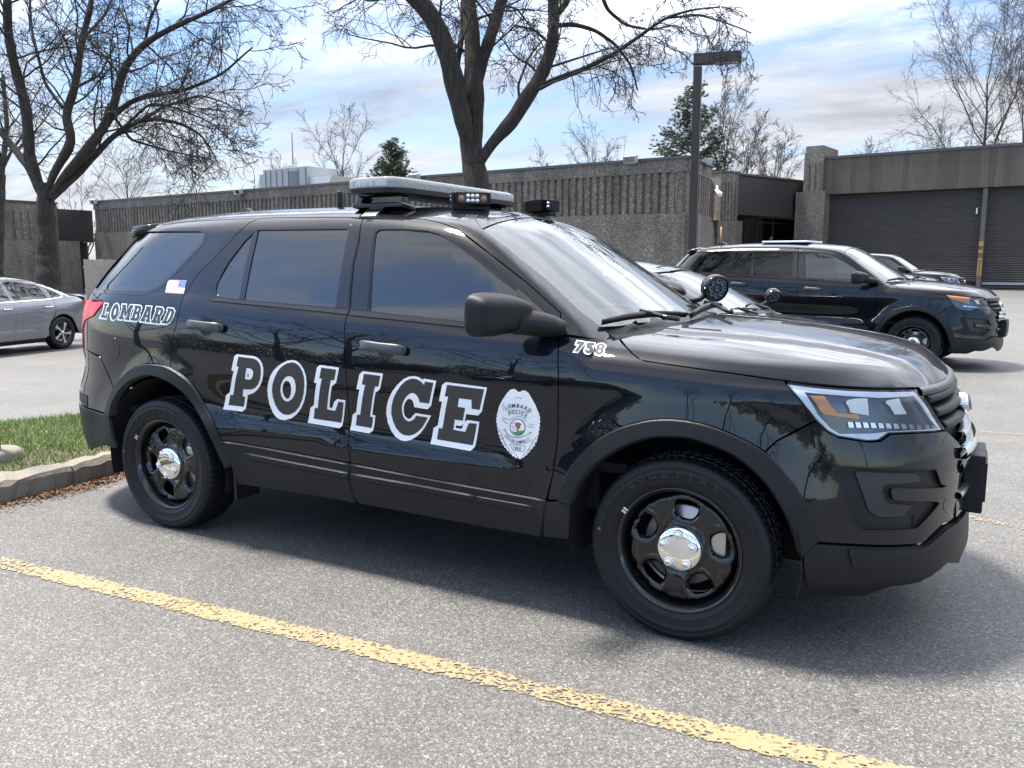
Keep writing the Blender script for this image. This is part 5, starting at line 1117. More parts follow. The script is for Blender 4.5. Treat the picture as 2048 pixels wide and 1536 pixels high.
def kerb_stone(a, b, n):
    V, F = [], []; prof = [(0, -.05), (.012, .105), (.035, .135), (.155, .140), (.17, .12), (.17, -.05)]; rng = np.random.default_rng(n)
    L = np.linalg.norm(b-a); k = max(3, int(L/.06)); nz = rng.normal(0, .0055, (k+1, len(prof)))
    for i in range(k+1):
        p = a+(b-a)*(i/k); sh = (.012 if i in (0, k) else 0)
        for j, (u, z) in enumerate(prof): V.append(tuple(p+kn*(u+nz[i, j]*1.4+(sh if j < 3 else 0))+np.array([0, 0, z+nz[i, j]-(sh if 0 < j < 5 else 0)])))
    m = len(prof)
    for i in range(k):
        for j in range(m-1): F.append((i*m+j, i*m+j+1, (i+1)*m+j+1, (i+1)*m+j))
    F += [tuple(range(m)), tuple(k*m+j for j in range(m-1, -1, -1))]
    o = mk('kerb_stone', V, F, MAT['kerb'], smooth=False); bm = bmesh.new(); bm.from_mesh(o.data); bmesh.ops.recalc_face_normals(bm, faces=bm.faces[:]); bm.to_mesh(o.data); bm.free(); return o
k1, k2 = kb[1]-kd*2.6, kb[1]+kd*float(np.linalg.norm(kb[2]-kb[1]))
for i, (a, b, lb) in enumerate(((k1-kd*2.5, k1-kd*.008, 'concrete kerb stone running out of the picture at far left'), (k1, k2-kd*.006, 'long weathered kerb stone left of the joint, leaf litter at its foot'), (k2+kd*.006, k2+kd*3.0, 'weathered kerb stone behind the rear wheel of the lettered police SUV'))):
    if i == 0: continue
    tag(kerb_stone(a, b, i), lb, 'kerb', 'kerb stones along the grass strip')
gA, gB = k1-kd*2.4+kn*.16, k2+kd*3.0+kn*.16
far = [at_z(-300, 905), at_z(0, 872), at_z(190, 853), at_z(420, 825)]
gp = [gA, gB]+[np.array([p[0], p[1], 0]) for p in far[::-1]]
MAT['soil'] = simple("soil", (.10, .075, .045), .95, var=.4, vs=18, bmp=.8, bs=60)
bmg = MB(); bmg.V = [(p[0], p[1], .118) for p in gp]+[(p[0], p[1], -.3) for p in gp]; n = len(gp); bmg.F = [tuple(range(n))]+[(i, i+n, (i+1) % n+n, (i+1) % n) for i in range(n)]; bmg.S = [False]*(n+1)
tag(bmg.build('grass_strip_ground', MAT['soil'], fixn=True), kind='structure')
def fastmesh(name, V, F, mat, parent=None, smooth=False, mats=None, midx=None):
    """V (n,3); F (m,k) equal-sized polygons"""
    V = np.asarray(V, np.float32); F = np.asarray(F, np.int32); k = F.shape[1]; me = bpy.data.meshes.new(name)
    me.vertices.add(len(V)); me.vertices.foreach_set('co', V.ravel()); me.loops.add(F.size); me.loops.foreach_set('vertex_index', F.ravel())
    me.polygons.add(len(F)); me.polygons.foreach_set('loop_start', np.arange(0, F.size, k, dtype=np.int32)); me.polygons.foreach_set('loop_total', np.full(len(F), k, np.int32))
    for q in (mats or [mat]): me.materials.append(q)
    if midx is not None: me.polygons.foreach_set('material_index', np.asarray(midx, np.int32))
    me.polygons.foreach_set('use_smooth', [smooth]*len(F)); me.update(calc_edges=True); me.validate()
    o = bpy.data.objects.new(name, me); COL.objects.link(o)
    if parent: o.parent = parent
    return o
rng = np.random.default_rng(5)
poly = np.array([(p[0], p[1]) for p in gp]); lo, hi = poly.min(0), poly.max(0)
pts = rng.uniform(lo, hi, (120000, 2)); pts = pts[inpoly(poly, pts)]
dk = (pts-np.array(gA[:2]))@kn[:2]; keepp = rng.random(len(pts)) < np.clip(.45+dk*.9, .1, 1); pts = pts[keepp][:60000]
N = len(pts); h = rng.uniform(.02, .055, N); a = rng.uniform(0, 2*np.pi, N); w = rng.uniform(.002, .004, N); lean = rng.normal(0, .022, (N, 2))
B0 = np.column_stack([pts, np.full(N, .116)]); dx = np.column_stack([np.cos(a)*w, np.sin(a)*w, 0*w])
V = np.stack([B0-dx, B0+dx, B0+np.column_stack([lean, h])], 1).reshape(-1, 3)
def grassm(nm, c1, c2):
    m, nt, b = newmat(nm); pset(b, rough=.6); nt.links.new(mixc(nt, noise(nt, 3.5, 4), c1, c2), b.inputs['Base Color']); return m
tag(fastmesh('grass', V, np.arange(3*N).reshape(-1, 3), None, mats=[grassm("grass_green", (.075, .18, .025), (.15, .26, .05)), grassm("grass_straw", (.36, .30, .16), (.26, .24, .12))], midx=(rng.random(N) < .2)), kind='stuff')
# dry leaves at the foot of the kerb
q = rng.random((1500, 2)); base = np.array(at_z(118, 990)); base2 = at_z(244, 952); P = k1[None]+kd*(np.linalg.norm(kb[1]-k1)+rng.normal(.42, .30, 1500))[:, None]-kn*np.abs(rng.normal(.0, .085, 1500))[:, None]; P[:, 2] = rng.uniform(.004, .016, 1500)
e1 = rng.normal(0, 1, (1500, 3))*[1, 1, .35]; e1 /= np.linalg.norm(e1, axis=1, keepdims=True); e2 = np.cross(e1, rng.normal(0, 1, (1500, 3))*[.3, .3, 1]); e2 /= np.linalg.norm(e2, axis=1, keepdims=True); s = rng.uniform(.006, .018, 1500)[:, None]
V = np.stack([P-e1*s, P+e2*s*.45, P+e1*s, P-e2*s*.45], 1).reshape(-1, 3)
tag(fastmesh('leaf_litter', V, np.arange(6000).reshape(-1, 4), simple("dry_leaf", (.17, .09, .045), .8, var=.5, vs=60)), kind='stuff')
sp_ = at_z(-9, 918, .12); r = empty('sign_post', (sp_[0], sp_[1], .10), label='dark metal post in a round concrete footing at the edge of the grass strip', cat='post')
m = MB(); m.lathe([(.0, .09), (.14, .088), (.165, .07), (.175, -.1)], 28, (0, 0, 0), (0, 0, 1)); m.build('footing', MAT['kerb'], r); m = MB(); m.box((0, 0, 1.1), (.06, .05, 2.2)); m.build('post', MAT['plastic'], r)

# ------------------------------------------------------------------ buildings
def aggregate(name, c1, c2, c3, scale=55):
    """exposed-aggregate concrete"""
    m, nt, b = newmat(name); pset(b, rough=.9)
    tcn = nnode(nt, 'ShaderNodeTexCoord'); v = nnode(nt, 'ShaderNodeTexVoronoi'); v.inputs['Scale'].default_value = scale; nt.links.new(tcn.outputs['Object'], v.inputs['Vector']); sp = nnode(nt, 'ShaderNodeSeparateColor'); nt.links.new(v.outputs['Color'], sp.inputs[0])
    c = ramp(nt, sp.outputs[0], (0, c1), (.5, c2), (.8, c2), (1, c3)); big = ramp(nt, noise(nt, .5, 6, .65), (.3, .74), (.7, 1.16)); c = mixc(nt, 1.0, c, big, 'MULTIPLY')
    st = ramp(nt, noise(nt, 1.0, 5, .6, vscale=(2.2, 2.2, .18)), (.35, .72), (.6, 1.06)); c = mixc(nt, 1.0, c, st, 'MULTIPLY'); nt.links.new(c, b.inputs['Base Color'])
    bump(nt, b, sp.outputs[1], .8, .02); return m
MAT['agg'] = aggregate("aggregate_concrete", (.085, .069, .053), (.18, .15, .118), (.37, .325, .27), 26)
MAT['agg2'] = aggregate("smooth_aggregate", (.095, .078, .06), (.195, .165, .132), (.38, .34, .285), 34)
MAT['fascia'] = simple("dark_fascia", (.030, .023, .021), .55, var=.12, vs=4); MAT['coping'] = simple("coping_metal", (.075, .07, .07), .45, metal=.3, var=.15, vs=3)
MAT['bglass'] = glassmat("window_dark_glass", (.10, .11, .11), 1.6, .01); MAT['lampbox'] = simple("floodlight_box", (.34, .34, .33), .4, var=.1)
class WF:
    """wall frame: u along the wall (plan), v up, w towards the camera"""
    def __init__(s, A, B):
        s.A = np.array([A[0], A[1], 0.]); e = np.array([B[0]-A[0], B[1]-A[1], 0.]); s.L = np.linalg.norm(e); s.e = e/s.L; n = np.array([s.e[1], -s.e[0], 0]); s.n = n if (CAM*[1, 1, 0]-s.A)@n > 0 else -n
    def p(s, u, v, w=0): return tuple(s.A+s.e*u+s.n*w+np.array([0, 0, v]))
    def box(s, m, u0, u1, v0, v1, w0, w1):
        P = [s.p(u, v, w) for v in (v0, v1) for (u, w) in ((u0, w0), (u1, w0), (u1, w1), (u0, w1))]; F = [(0, 3, 2, 1), (4, 5, 6, 7), (0, 1, 5, 4), (1, 2, 6, 5), (2, 3, 7, 6), (3, 0, 4, 7)]; return m.add(P, F)
    def ribs(s, m, u0, u1, v0, v1, w, pitch=.30, depth=.075):
        n = max(1, int(round((u1-u0)/pitch))); pt = (u1-u0)/n
        for i in range(n):
            a = u0+i*pt; pl = [(a+pt*.10, w), (a+pt*.20, w+depth), (a+pt*.74, w+depth), (a+pt*.84, w)]
            P = [s.p(u, v, ww) for v in (v0, v1) for u, ww in pl]; m.add(P, [(0, 1, 5, 4), (1, 2, 6, 5), (2, 3, 7, 6), (0, 3, 2, 1), (4, 5, 6, 7)])
def dz(px, py, z):      # forward depth at which pixel (px,py) reaches height z
    d = _fw+_rt*((px-1024)/FPX)-_up*((py-768)/FPX); return (z-CAM[2])/d[2]
def obj_at(px, py, D): return at_depth(px, py, D)
DA = 28.0; Ac = at_depth(1375, 313, DA); ZT = Ac[2]; Lc = at_depth(188, 403, dz(188, 403, ZT))
bld = empty('office_building', (Ac[0], Ac[1], 0), label='long low building of ribbed brown aggregate concrete behind the SUV', cat='building')
def bpart(m, name, mat, root):
    o = m.build(name, mat, None, fixn=True); o.parent = root; o.location = (0, 0, 0) if root.parent else -Vector(root.location); return o
f = WF(Lc, Ac); hT = ZT; zr0, zr1 = at_depth(1373, 424, DA)[2], at_depth(1373, 342, DA)[2]
m = MB(); f.box(m, 0, f.L, -1, zr0, -.5, 0.12); f.box(m, 0, f.L, zr0, zr1, -.5, -.02); f.box(m, 0, f.L, zr1, hT-.06, -.5, .07); bpart(m, 'wall', MAT['agg2'], bld)
m = MB(); f.ribs(m, .05, f.L-.05, zr0+.002, zr1-.002, -.019); bpart(m, 'ribbed_panel', MAT['agg'], bld)
m = MB(); f.box(m, -.08, f.L+.08, hT-.058, hT+.03, -.55, .12); bpart(m, 'coping', MAT['coping'], bld)
# return wall, recessed fascias and pier to the right of the corner
Bc = at_depth(1420, 333, dz(1420, 333, ZT)); f2 = WF(Ac, Bc)
m = MB(); f2.box(m, .03, f2.L, -1, zr0, -.4, .12); f2.box(m, .03, f2.L, zr0, zr1, -.4, -.02); f2.box(m, .03, f2.L, zr1, hT-.06, -.4, .07); bpart(m, 'wall', MAT['agg2'], bld)
m = MB(); f2.ribs(m, .14, f2.L-.05, zr0+.002, zr1-.002, -.019, .34); bpart(m, 'ribbed_panel', MAT['agg'], bld)
m = MB(); f2.box(m, 0, f2.L+.05, hT-.056, hT+.032, -.45, .12); bpart(m, 'coping', MAT['coping'], bld)
Dp = 41.0; P1 = at_depth(1443, 344, Dp); P1b = at_depth(1478, 349, Dp+.6); f3 = WF(P1, P1b); zp = P1[2]; zl = at_depth(1460, 440, Dp)[2]
m = MB(); f3.box(m, 0, f3.L, zl, zp, -3, 0); f3.box(m, -.24, f3.L+.24, -1, zl, -3, .12); pr = bpart(m, 'pier', MAT['agg2'], bld)
m = MB(); f3.ribs(m, .04, f3.L-.04, zl+.01, zp-.45, .002, .2, .05); bpart(m, 'ribbed_panel', MAT['agg'], bld)
m = MB(); f3.box(m, -.04, f3.L+.04, zp, zp+.07, -3, .05); bpart(m, 'coping', MAT['coping'], bld)
q0, q1 = Bc[:2], P1[:2]; f4 = WF(q0, q1); zf0, zf1 = at_depth(1432, 437, 38)[2], at_depth(1432, 358, 38)[2]
m = MB(); f4.box(m, .02, f4.L-.02, zf0, zf1, -2, -.3); bpart(m, 'fascia', MAT['fascia'], bld)
m = MB(); f4.box(m, .02, f4.L-.02, -1, zf0-.01, -3, -1.6); bpart(m, 'recess', MAT['dark'], bld)
G0 = at_depth(1597, 360, 45.0); f5 = WF(P1b, G0); zg0, zg1 = at_depth(1590, 434, 45)[2], at_depth(1590, 360, 45)[2]
m = MB(); f5.box(m, .02, f5.L+3.2, zg0, zg1, -6, -.5); bpart(m, 'fascia', MAT['fascia'], bld)
m = MB(); f5.box(m, 0, f5.L+1.6, zg1+.004, zg1+.09, -6.1, -.42); bpart(m, 'coping', MAT['coping'], bld)
m = MB(); f5.box(m, 0, f5.L+4.5, -1, zg0-.01, -6, -5.8); bpart(m, 'lobby_wall', simple("lobby_wall", (.22, .17, .12), .8), bld)
m = MB(); f5.box(m, .1, f5.L+3.2, -1, zg0-.01, -1.32, -1.30); en = bpart(m, 'entrance_window', MAT['bglass'], bld)
m = MB()
for u in (.1, f5.L*.33, f5.L*.66, f5.L*.95): f5.box(m, u, u+.07, -1, zg0-.012, -1.38, -1.26)
f5.box(m, .1, f5.L+1.5, zg0-.30, zg0-.24, -1.37, -1.27); bpart(m, 'mullion', MAT['fascia'], en)
m = MB(); f5.box(m, f5.L*.80, f5.L*.97, .3, zg0-.1, -2.6, -2.5); bpart(m, 'notice_board', simple("pale_board", (.78, .78, .76), .6), bld)
# left wing beyond the bare tree
Dl = dz(120, 412, ZT*.985); L2 = at_depth(184, 480, dz(188, 403, ZT)+.0)
segs = [(-60, 14, 'fascia'), (14, 120, 'pier'), (120, 186, 'fascia')]
W0 = at_depth(-60, 470, 44); W1 = at_depth(186, 470, 49.5); f6 = WF(W0, W1); zt6 = at_depth(60, 405, 46.5)[2]; zl6 = at_depth(60, 480, 46.5)[2]
def uat(fr, px):
    d = pray(px, 480)[:2]; A, e = fr.A[:2], fr.e[:2]; M2 = np.array([[d[0], -e[0]], [d[1], -e[1]]]); return np.linalg.solve(M2, A-CAM[:2])[1]
u1, u2, u3 = uat(f6, 14), uat(f6, 120), uat(f6, 186)
m = MB(); f6.box(m, u1, u2, zl6, zt6, -8, -.1); f6.box(m, u1-.3, u2+1.1, -1.5, zl6, -8, .06); bpart(m, 'wall', MAT['agg2'], bld)
m = MB(); f6.ribs(m, u1+.05, u2-.05, zl6+.01, zt6-.5, -.098, .42, .07); bpart(m, 'ribbed_panel', MAT['agg'], bld)
m = MB(); f6.box(m, u1-.05, u2+.05, zt6, zt6+.08, -8, 0); bpart(m, 'coping', MAT['coping'], bld)
m = MB(); f6.box(m, -2, u1-.02, zl6-.05, zt6-.25, -6, -.4); bpart(m, 'fascia', MAT['fascia'], bld); m = MB(); f6.box(m, u2+.02, u3+.3, zl6-.05, zt6-.25, -6, -.4); bpart(m, 'fascia', MAT['fascia'], bld)
m = MB(); f6.box(m, -2, u1-.32, -1.5, zl6-.06, -6, -1.2); bpart(m, 'recess', MAT['dark'], bld); m = MB(); f6.box(m, u2+1.12, u3+.3, -1.5, zl6-.06, -6, -1.2); bpart(m, 'recess', MAT['dark'], bld)
# floodlights, camera, roof plant
def flood(px, py, D, fr, s=1.0):
    c = at_depth(px, py, D); u = (c-fr.A)@fr.e; z = c[2]; r = empty('floodlight', tuple(fr.p(u, z, .28)), label='', cat='wall light', group='floodlights along the parapet of the office building'); r.rotation_euler = (0, 0, math.atan2(fr.e[1], fr.e[0]))
    sg = -1 if np.cross(fr.e, [0, 0, 1])@fr.n > 0 else 1
    m = MB(); m.box((0, 0, 0), (.46*s, .24*s, .26*s), (-.25*(-1), 0, 0), bev=.02); m.build('housing', MAT['lampbox'], r)
    y = -.13 if (Matrix.Rotation(r.rotation_euler.z, 3, 'Z')@Vector((0, -1, 0))).dot(Vector(fr.n)) > 0 else .13
    m = MB(); m.box((0, y*s, -.03*s), (.40*s, .02, .18*s), (.25, 0, 0), bev=.006); m.build('lens', MAT['clear'], r)
    m = MB(); m.box((0, -y*1.3, .0), (.10, .22, .08)); m.build('bracket', MAT['plastic'], r); return r
for px, py, lb in ((1280, 323, 'box floodlight near the right corner of the ribbed office building'), (851, 357, 'box floodlight on the parapet just left of the big trunk'), (499, 385, 'box floodlight on the parapet below the rooftop plant'), (208, 405, 'box floodlight at the left end of the ribbed wall')):
    d = dz(px, py, Ac[2]-.1); P = at_depth(px, py, d); tag(flood(px, py, (lambda s: np.dot(np.array(f.p(s, 0))*[1, 1, 0]+[0, 0, 1.4]-CAM, _fw))(uat(f, px)), f), lb)
tag(flood(1399, 326, np.dot(np.array(f2.p(f2.L*.5, 1.4))-CAM, _fw), f2, .9), 'box floodlight on the short return wall behind the light pole')
cpos = at_depth(1436, 386, 37.0); r = empty('security_camera', tuple(cpos), label='small white security camera on the dark fascia right of the pole', cat='camera'); r.rotation_euler = (0, .35, -.9)
m = MB(); m.box((0, 0, 0), (.55, .20, .18), bev=.04); m.build('housing', MAT['white'], r); m = MB(); m.tube([(.0, 0, .0), (-.25, 0, .25)], .04, 8); m.build('bracket', MAT['white'], r)
hv = at_depth(600, 352, 52.0); r = empty('rooftop_plant', (hv[0], hv[1], ZT+.55), label='pale grey air handling unit on the office roof', cat='roof plant'); r.rotation_euler = (0, 0, math.atan2(f.e[1], f.e[0])); sheet = simple("galvanised_sheet", (.33, .34, .345), .6, var=.10, vs=2); shd = simple("dark_seam", (.15, .15, .155), .6)
m = MB(); m.box((0, 0, .72), (4.0, 2.4, 1.75), bev=.03); m.box((-2.25, 0, .62), (.5, 2.2, 1.45), bev=.02); m.box((-.9, .0, 1.72), (.7, .7, .3), bev=.05); m.build('casing', sheet, r)
dm = simple("duct_metal", (.62, .60, .55), .5, var=.1); m = MB(); m.prism([(-2.5, -.1), (-2.5, 1.3), (-3.4, -.1)], -1.0, 1.0); m.build('duct_hood', dm, r, fixn=True); m = MB(); m.prism([(2.0, .0), (2.0, .95), (3.9, .95), (3.3, .0)], -1.0, 1.0); m.build('duct_hood', dm, r, fixn=True)
m = MB()
for x in (-1.75, -1.3, -.75, -.2, .35, 1.25, 1.9): m.box((x, -1.215, .70), (.05, .03, 1.6))
m.box((.8, -1.212, .75), (.75, .02, 1.2)); m.build('panel_seam', shd, r)
m = MB(); m.box((-1.3, 1.5, .4), (2, .6, 1.2), bev=.03); m.build('rear_duct', sheet, r)
mt = at_depth(586, 332, 53); r = empty('antenna_mast', (mt[0], mt[1], ZT), label='thin antenna mast standing behind the rooftop plant', cat='mast'); top = at_depth(586, 266, 53)[2]-ZT
m = MB(); m.lathe([(.05, 0), (.04, top*.6), (.025, top)], 8, (0, 0, 0), (0, 0, 1)); m.build('mast', shd, r); m = MB(); m.box((0, 0, .06), (.4, .4, .12)); m.build('mast_base', shd, r)
lr = at_depth(440, 384, 60); r = empty('roof_upstand', (lr[0], lr[1], ZT), label='low pale roof upstand left of the rooftop plant', cat='roof plant'); r.rotation_euler = (0, 0, math.atan2(f.e[1], f.e[0])); m = MB(); m.box((0, 0, .0), (6, 1.5, .75), bev=.03); m.build('upstand', sheet, r); m = MB(); m.box((0, -.78, .3), (6.1, .06, .1)); m.build('edge_trim', MAT['coping'], r)
# ---- garage
Dg0, Dg1 = 45.0, 45.0*206/236*1.0; T0 = at_depth(1645, 315, Dg0); T1 = at_depth(2048, 286, dz(2048, 286, T0[2])); g = WF(T0, T1); zT = T0[2]
gar = empty('garage_building', (T0[0], T0[1], 0), label='garage building with striped wood fascia and two wide dark roller doors', cat='building')
def zat(px, py):
    u = uat(g, px); P = np.array(g.p(u, 0)); D = np.dot(P*[1, 1, 0]+[0, 0, CAM[2]]-CAM, _fw); return at_depth(px, py, D)[2]
zfas, zcap, zbase = zat(1700, 388), zat(1700, 318), min(zat(1990, 567), zat(1985, 569)); uj0, uj1 = uat(g, 1957), uat(g, 1968)
def woodm():
    m, nt, b = newmat("fascia_planks"); pset(b, rough=.75); tcn = nnode(nt, 'ShaderNodeTexCoord'); mpn = nnode(nt, 'ShaderNodeMapping'); mpn.inputs['Rotation'].default_value = (0, 0, -math.atan2(g.e[1], g.e[0])); nt.links.new(tcn.outputs['Object'], mpn.inputs[0])
    sx = nnode(nt, 'ShaderNodeSeparateXYZ'); nt.links.new(mpn.outputs[0], sx.inputs[0]); u = mathn(nt, 'FLOOR', mathn(nt, 'MULTIPLY', sx.outputs[0], 1/.32)); wn_ = nnode(nt, 'ShaderNodeTexWhiteNoise', noise_dimensions='1D'); nt.links.new(u, wn_.inputs['W'])
    c = ramp(nt, wn_.outputs['Value'], (0, (.088, .066, .047)), (.45, (.105, .079, .057)), (1, (.125, .096, .070))); gr_ = ramp(nt, noise(nt, 3, 6, .7, vscale=(6, 6, .3)), (.3, .72), (.7, 1.15)); nt.links.new(mixc(nt, 1.0, c, gr_, 'MULTIPLY'), b.inputs['Base Color']); return m
m = MB(); g.box(m, -.1, g.L+6, zfas, zcap-.004, -10, .0); bpart(m, 'wood_fascia', woodm(), gar)
m = MB(); g.box(m, -.15, g.L+6, zcap, zT+.03, -10, .06); bpart(m, 'coping', MAT['coping'], gar)
def doorm():
    m, nt, b = newmat("roller_door"); pset(b, rough=.55, ior=1.4); tcn = nnode(nt, 'ShaderNodeTexCoord'); sx = nnode(nt, 'ShaderNodeSeparateXYZ'); nt.links.new(tcn.outputs['Object'], sx.inputs[0]); wv = mathn(nt, 'SINE', mathn(nt, 'MULTIPLY', sx.outputs[2], 2*math.pi/.11))
    nt.links.new(mixc(nt, noise(nt, .8, 5), (.060, .051, .046), (.088, .076, .070)), b.inputs['Base Color']); bump(nt, b, wv, .8, .03); return m
DM = doorm()
for a, b_, k in ((.35, uj0, 0), (uj1, g.L+5.5, 1)):
    m = MB(); g.box(m, a, b_, zbase-.3, zfas-.01, -.6, -.45); dr = bpart(m, 'roller_door', DM, gar); dr['label'] = ('wide roller door left of the striped jamb', 'roller door cut by the right edge of the picture')[k]
    m = MB(); g.box(m, a, b_, zbase-.02, zbase+.10, -.44, -.41); bpart(m, 'bottom_seal', MAT['lampbox'] if k else MAT['plastic'], dr)
m = MB(); u = uat(g, 1945); g.box(m, u, u+.06, zat(1945, 428), zat(1945, 416), -.44, -.38); bpart(m, 'door_handle', MAT['white'], gar)
m = MB(); g.box(m, uj0+.02, uj1-.02, zbase-.3, zfas-.012, -.6, -.1); jb = bpart(m, 'door_jamb', simple("jamb_paint", (.11, .095, .085), .6), gar)
yl = simple("jamb_yellow", (.42, .25, .05), .6)
m = MB()
for y0, y1 in ((483, 492), (500, 506), (516, 521)): g.box(m, uj0+.02, uj1-.02, zat(1962, y1), zat(1962, y0), -.099, -.092)
for (a, b_) in ((uj0+.02, uj0+.09), (uj1-.09, uj1-.02)): g.box(m, a, b_, zat(1962, 552), zat(1962, 523), -.099, -.092)
bpart(m, 'yellow_band', yl, jb)
pa, pb = uat(g, 1604), uat(g, 1642); zpt, zpl = zat(1622, 297), zat(1622, 386)
m = MB(); g.box(m, pa, pb, zpl, zpt-.35, -2.5, .25); g.box(m, pa+.06, pb-.06, zpt-.35, zpt, -2.4, .2); g.box(m, pa-.28, pb+.22, -1, zpl, -2.5, .5); bpart(m, 'pier', MAT['agg2'], gar)
m = MB(); g.ribs(m, pa+.06, pb-.06, zpl+.02, zpt-.9, .252, .3, .06); bpart(m, 'ribbed_panel', MAT['agg'], gar)
# wooden fence behind the main car
F0 = at_depth(173, 600, 36); F1 = at_depth(470, 600, 44); ff = WF(F0, F1); zf = at_depth(180, 518, 36.2)[2]; fe = empty('wooden_fence', tuple(F0*[1, 1, 0]), label='pale weathered board fence showing beside the rear window of the SUV', cat='fence'); wm = simple("fence_boards", (.34, .31, .27), .85, var=.22, vs=3)
m = MB(); u = 0.0; rr = random.Random(3)
while u < ff.L: ff.box(m, u, u+.135, -1, zf-rr.random()*.04, -.02, .0); u += .145
bpart(m, 'boards', wm, fe); m = MB(); ff.box(m, 0, ff.L, zf-.4, zf-.3, -.07, -.022); ff.box(m, 0, ff.L, .2, .3, -.07, -.022); bpart(m, 'rail', wm, fe)
# light pole
pb_ = at_depth(1385, 480, 20.5); top = at_depth(1385, 120, 20.5)[2]; bz_ = float(gz(pb_[0], pb_[1])); r = empty('light_pole', (pb_[0], pb_[1], bz_), label='brown square light pole with a flat box arm reaching right', cat='lamp post'); bronze = simple("bronze_paint", (.040, .027, .022), .5, var=.12, vs=2)
arm = at_depth(1490, 119, 19.6); dvec = np.array([arm[0]-pb_[0], arm[1]-pb_[1]]); al = np.linalg.norm(dvec); r.rotation_euler = (0, 0, math.atan2(dvec[1], dvec[0]))
H = top-bz_; m = MB(); m.box((0, 0, H/2-.15), (.19, .19, H-.3), bev=.01); m.build('post', bronze, r); m = MB(); m.box((al/2-.09, 0, H-.13), (al+.02, .26, .24), (0, -.0, 0), bev=.012); m.build('lamp_arm', bronze, r); m = MB(); m.box((al*.62, 0, H-.262), (al*.5, .22, .02)); m.build('lamp_lens', MAT['lampbox'], r); m = MB(); m.box((0, 0, .02), (.4, .4, .05)); m.build('base_plate', bronze, r)
# ------------------------------------------------------------------ trees: traced main limbs, grown branches and twigs
def bark(name, c1, c2):
    m, nt, b = newmat(name); pset(b, rough=.9)
    f = noise(nt, 5, 7, .7, vscale=(5, 5, .9), dist=.3); c = mixc(nt, ramp(nt, f, (.35, 0.0), (.65, 1.0)), c1, c2); nt.links.new(c, b.inputs['Base Color']); bump(nt, b, f, 1.0, .09); return m
MAT['bark'] = bark("dark_bark", (.016, .013, .010), (.072, .058, .046)); MAT['twig'] = simple("twig_bark", (.026, .020, .017), .85, var=.2, vs=3)
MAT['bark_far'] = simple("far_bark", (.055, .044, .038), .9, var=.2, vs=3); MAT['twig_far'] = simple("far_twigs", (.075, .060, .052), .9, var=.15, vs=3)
def tubes(P, R, n):
    """P (N,K,3) centre lines, R (N,K) radii -> V, F(quads)"""
    N, K, _ = P.shape; T = np.gradient(P, axis=1); T /= np.maximum(np.linalg.norm(T, axis=2, keepdims=True), 1e-9)
    ref = np.where(np.abs(T[:, :1, 2:3]) < .9, np.array([0, 0, 1.]), np.array([1., 0, 0])); A = np.cross(T, np.broadcast_to(ref, T.shape)); A /= np.maximum(np.linalg.norm(A, axis=2, keepdims=True), 1e-9); B = np.cross(T, A)
    q = np.arange(n)*2*np.pi/n; V = P[:, :, None]+(A[:, :, None]*np.cos(q)[None, None, :, None]+B[:, :, None]*np.sin(q)[None, None, :, None])*R[:, :, None, None]
    i, k, j = np.meshgrid(np.arange(N), np.arange(K-1), np.arange(n), indexing='ij'); b = i*K*n; j2 = (j+1) % n
    F = np.stack([b+k*n+j, b+k*n+j2, b+(k+1)*n+j2, b+(k+1)*n+j], -1).reshape(-1, 4); return V.reshape(-1, 3), F
class Grow:
    def __init__(s, seed): s.r = np.random.default_rng(seed); s.V, s.F, s.nv = [], [], 0
    def put(s, P, R, n): V, F = tubes(P, R, n); s.V.append(V); s.F.append(F+s.nv); s.nv += len(V)
    def walk(s, start, dirn, L, K, wig, up):
        N = len(start); P = np.zeros((N, K, 3)); P[:, 0] = start; d = dirn.copy(); st = (L/(K-1))[:, None]
        for k in range(1, K):
            d = d+s.r.normal(0, wig, (N, 3))+np.array([0, 0, 1.])*np.asarray(up).reshape(-1, 1); d /= np.linalg.norm(d, axis=1, keepdims=True); P[:, k] = P[:, k-1]+d*st
        return P
    def kids(s, P, R, L, m, t0, ratio, ang, flat=0.0):
        """m children per path"""
        N, K, _ = P.shape; idx = np.repeat(np.arange(N), m); t = (t0+(1-t0)*((np.tile(np.arange(m), N)+s.r.random(N*m))/m))*(K-1); k = np.clip(t.astype(int), 0, K-2); fr = (t-k)[:, None]
        st = P[idx, k]*(1-fr)+P[idx, k+1]*fr; T = P[idx, k+1]-P[idx, k]; T /= np.maximum(np.linalg.norm(T, axis=1, keepdims=True), 1e-9)
        v = s.r.normal(0, 1, T.shape)*np.array([1, 1, 1-flat]); v -= T*(v*T).sum(1, keepdims=True); v /= np.linalg.norm(v, axis=1, keepdims=True); a = np.radians(s.r.normal(ang, 13, len(T)))[:, None]
        d = T*np.cos(a)+v*np.sin(a); ln = L[idx]*ratio*(1-.45*(t/(K-1)))*s.r.uniform(.55, 1.25, len(T)); rr = (R[idx, k]*(1-fr[:, 0])+R[idx, k+1]*fr[:, 0])
        return st, d, ln, rr
def px_limb(pts, D, dd, r0, r1, seed=0, K=28):
    """a limb traced in the photograph, at forward depth D drifting by dd towards its tip"""
    p = np.array(pts, float); s = np.concatenate([[0], np.cumsum(np.linalg.norm(np.diff(p, axis=0), axis=1))]); s /= s[-1]; t = np.linspace(0, 1, K)
    x, y = np.interp(t, s, p[:, 0]), np.interp(t, s, p[:, 1])
    for _ in range(2): x[1:-1] = (x[:-2]+2*x[1:-1]+x[2:])/4; y[1:-1] = (y[:-2]+2*y[1:-1]+y[2:])/4
    rg = np.random.default_rng(seed); w = np.cumsum(rg.normal(0, .02, K))
    P = np.array([at_depth(x[i], y[i], D+dd*t[i]**1.2+w[i]) for i in range(K)]); R = (r0*(1-t)+r1*t)
    return P, R
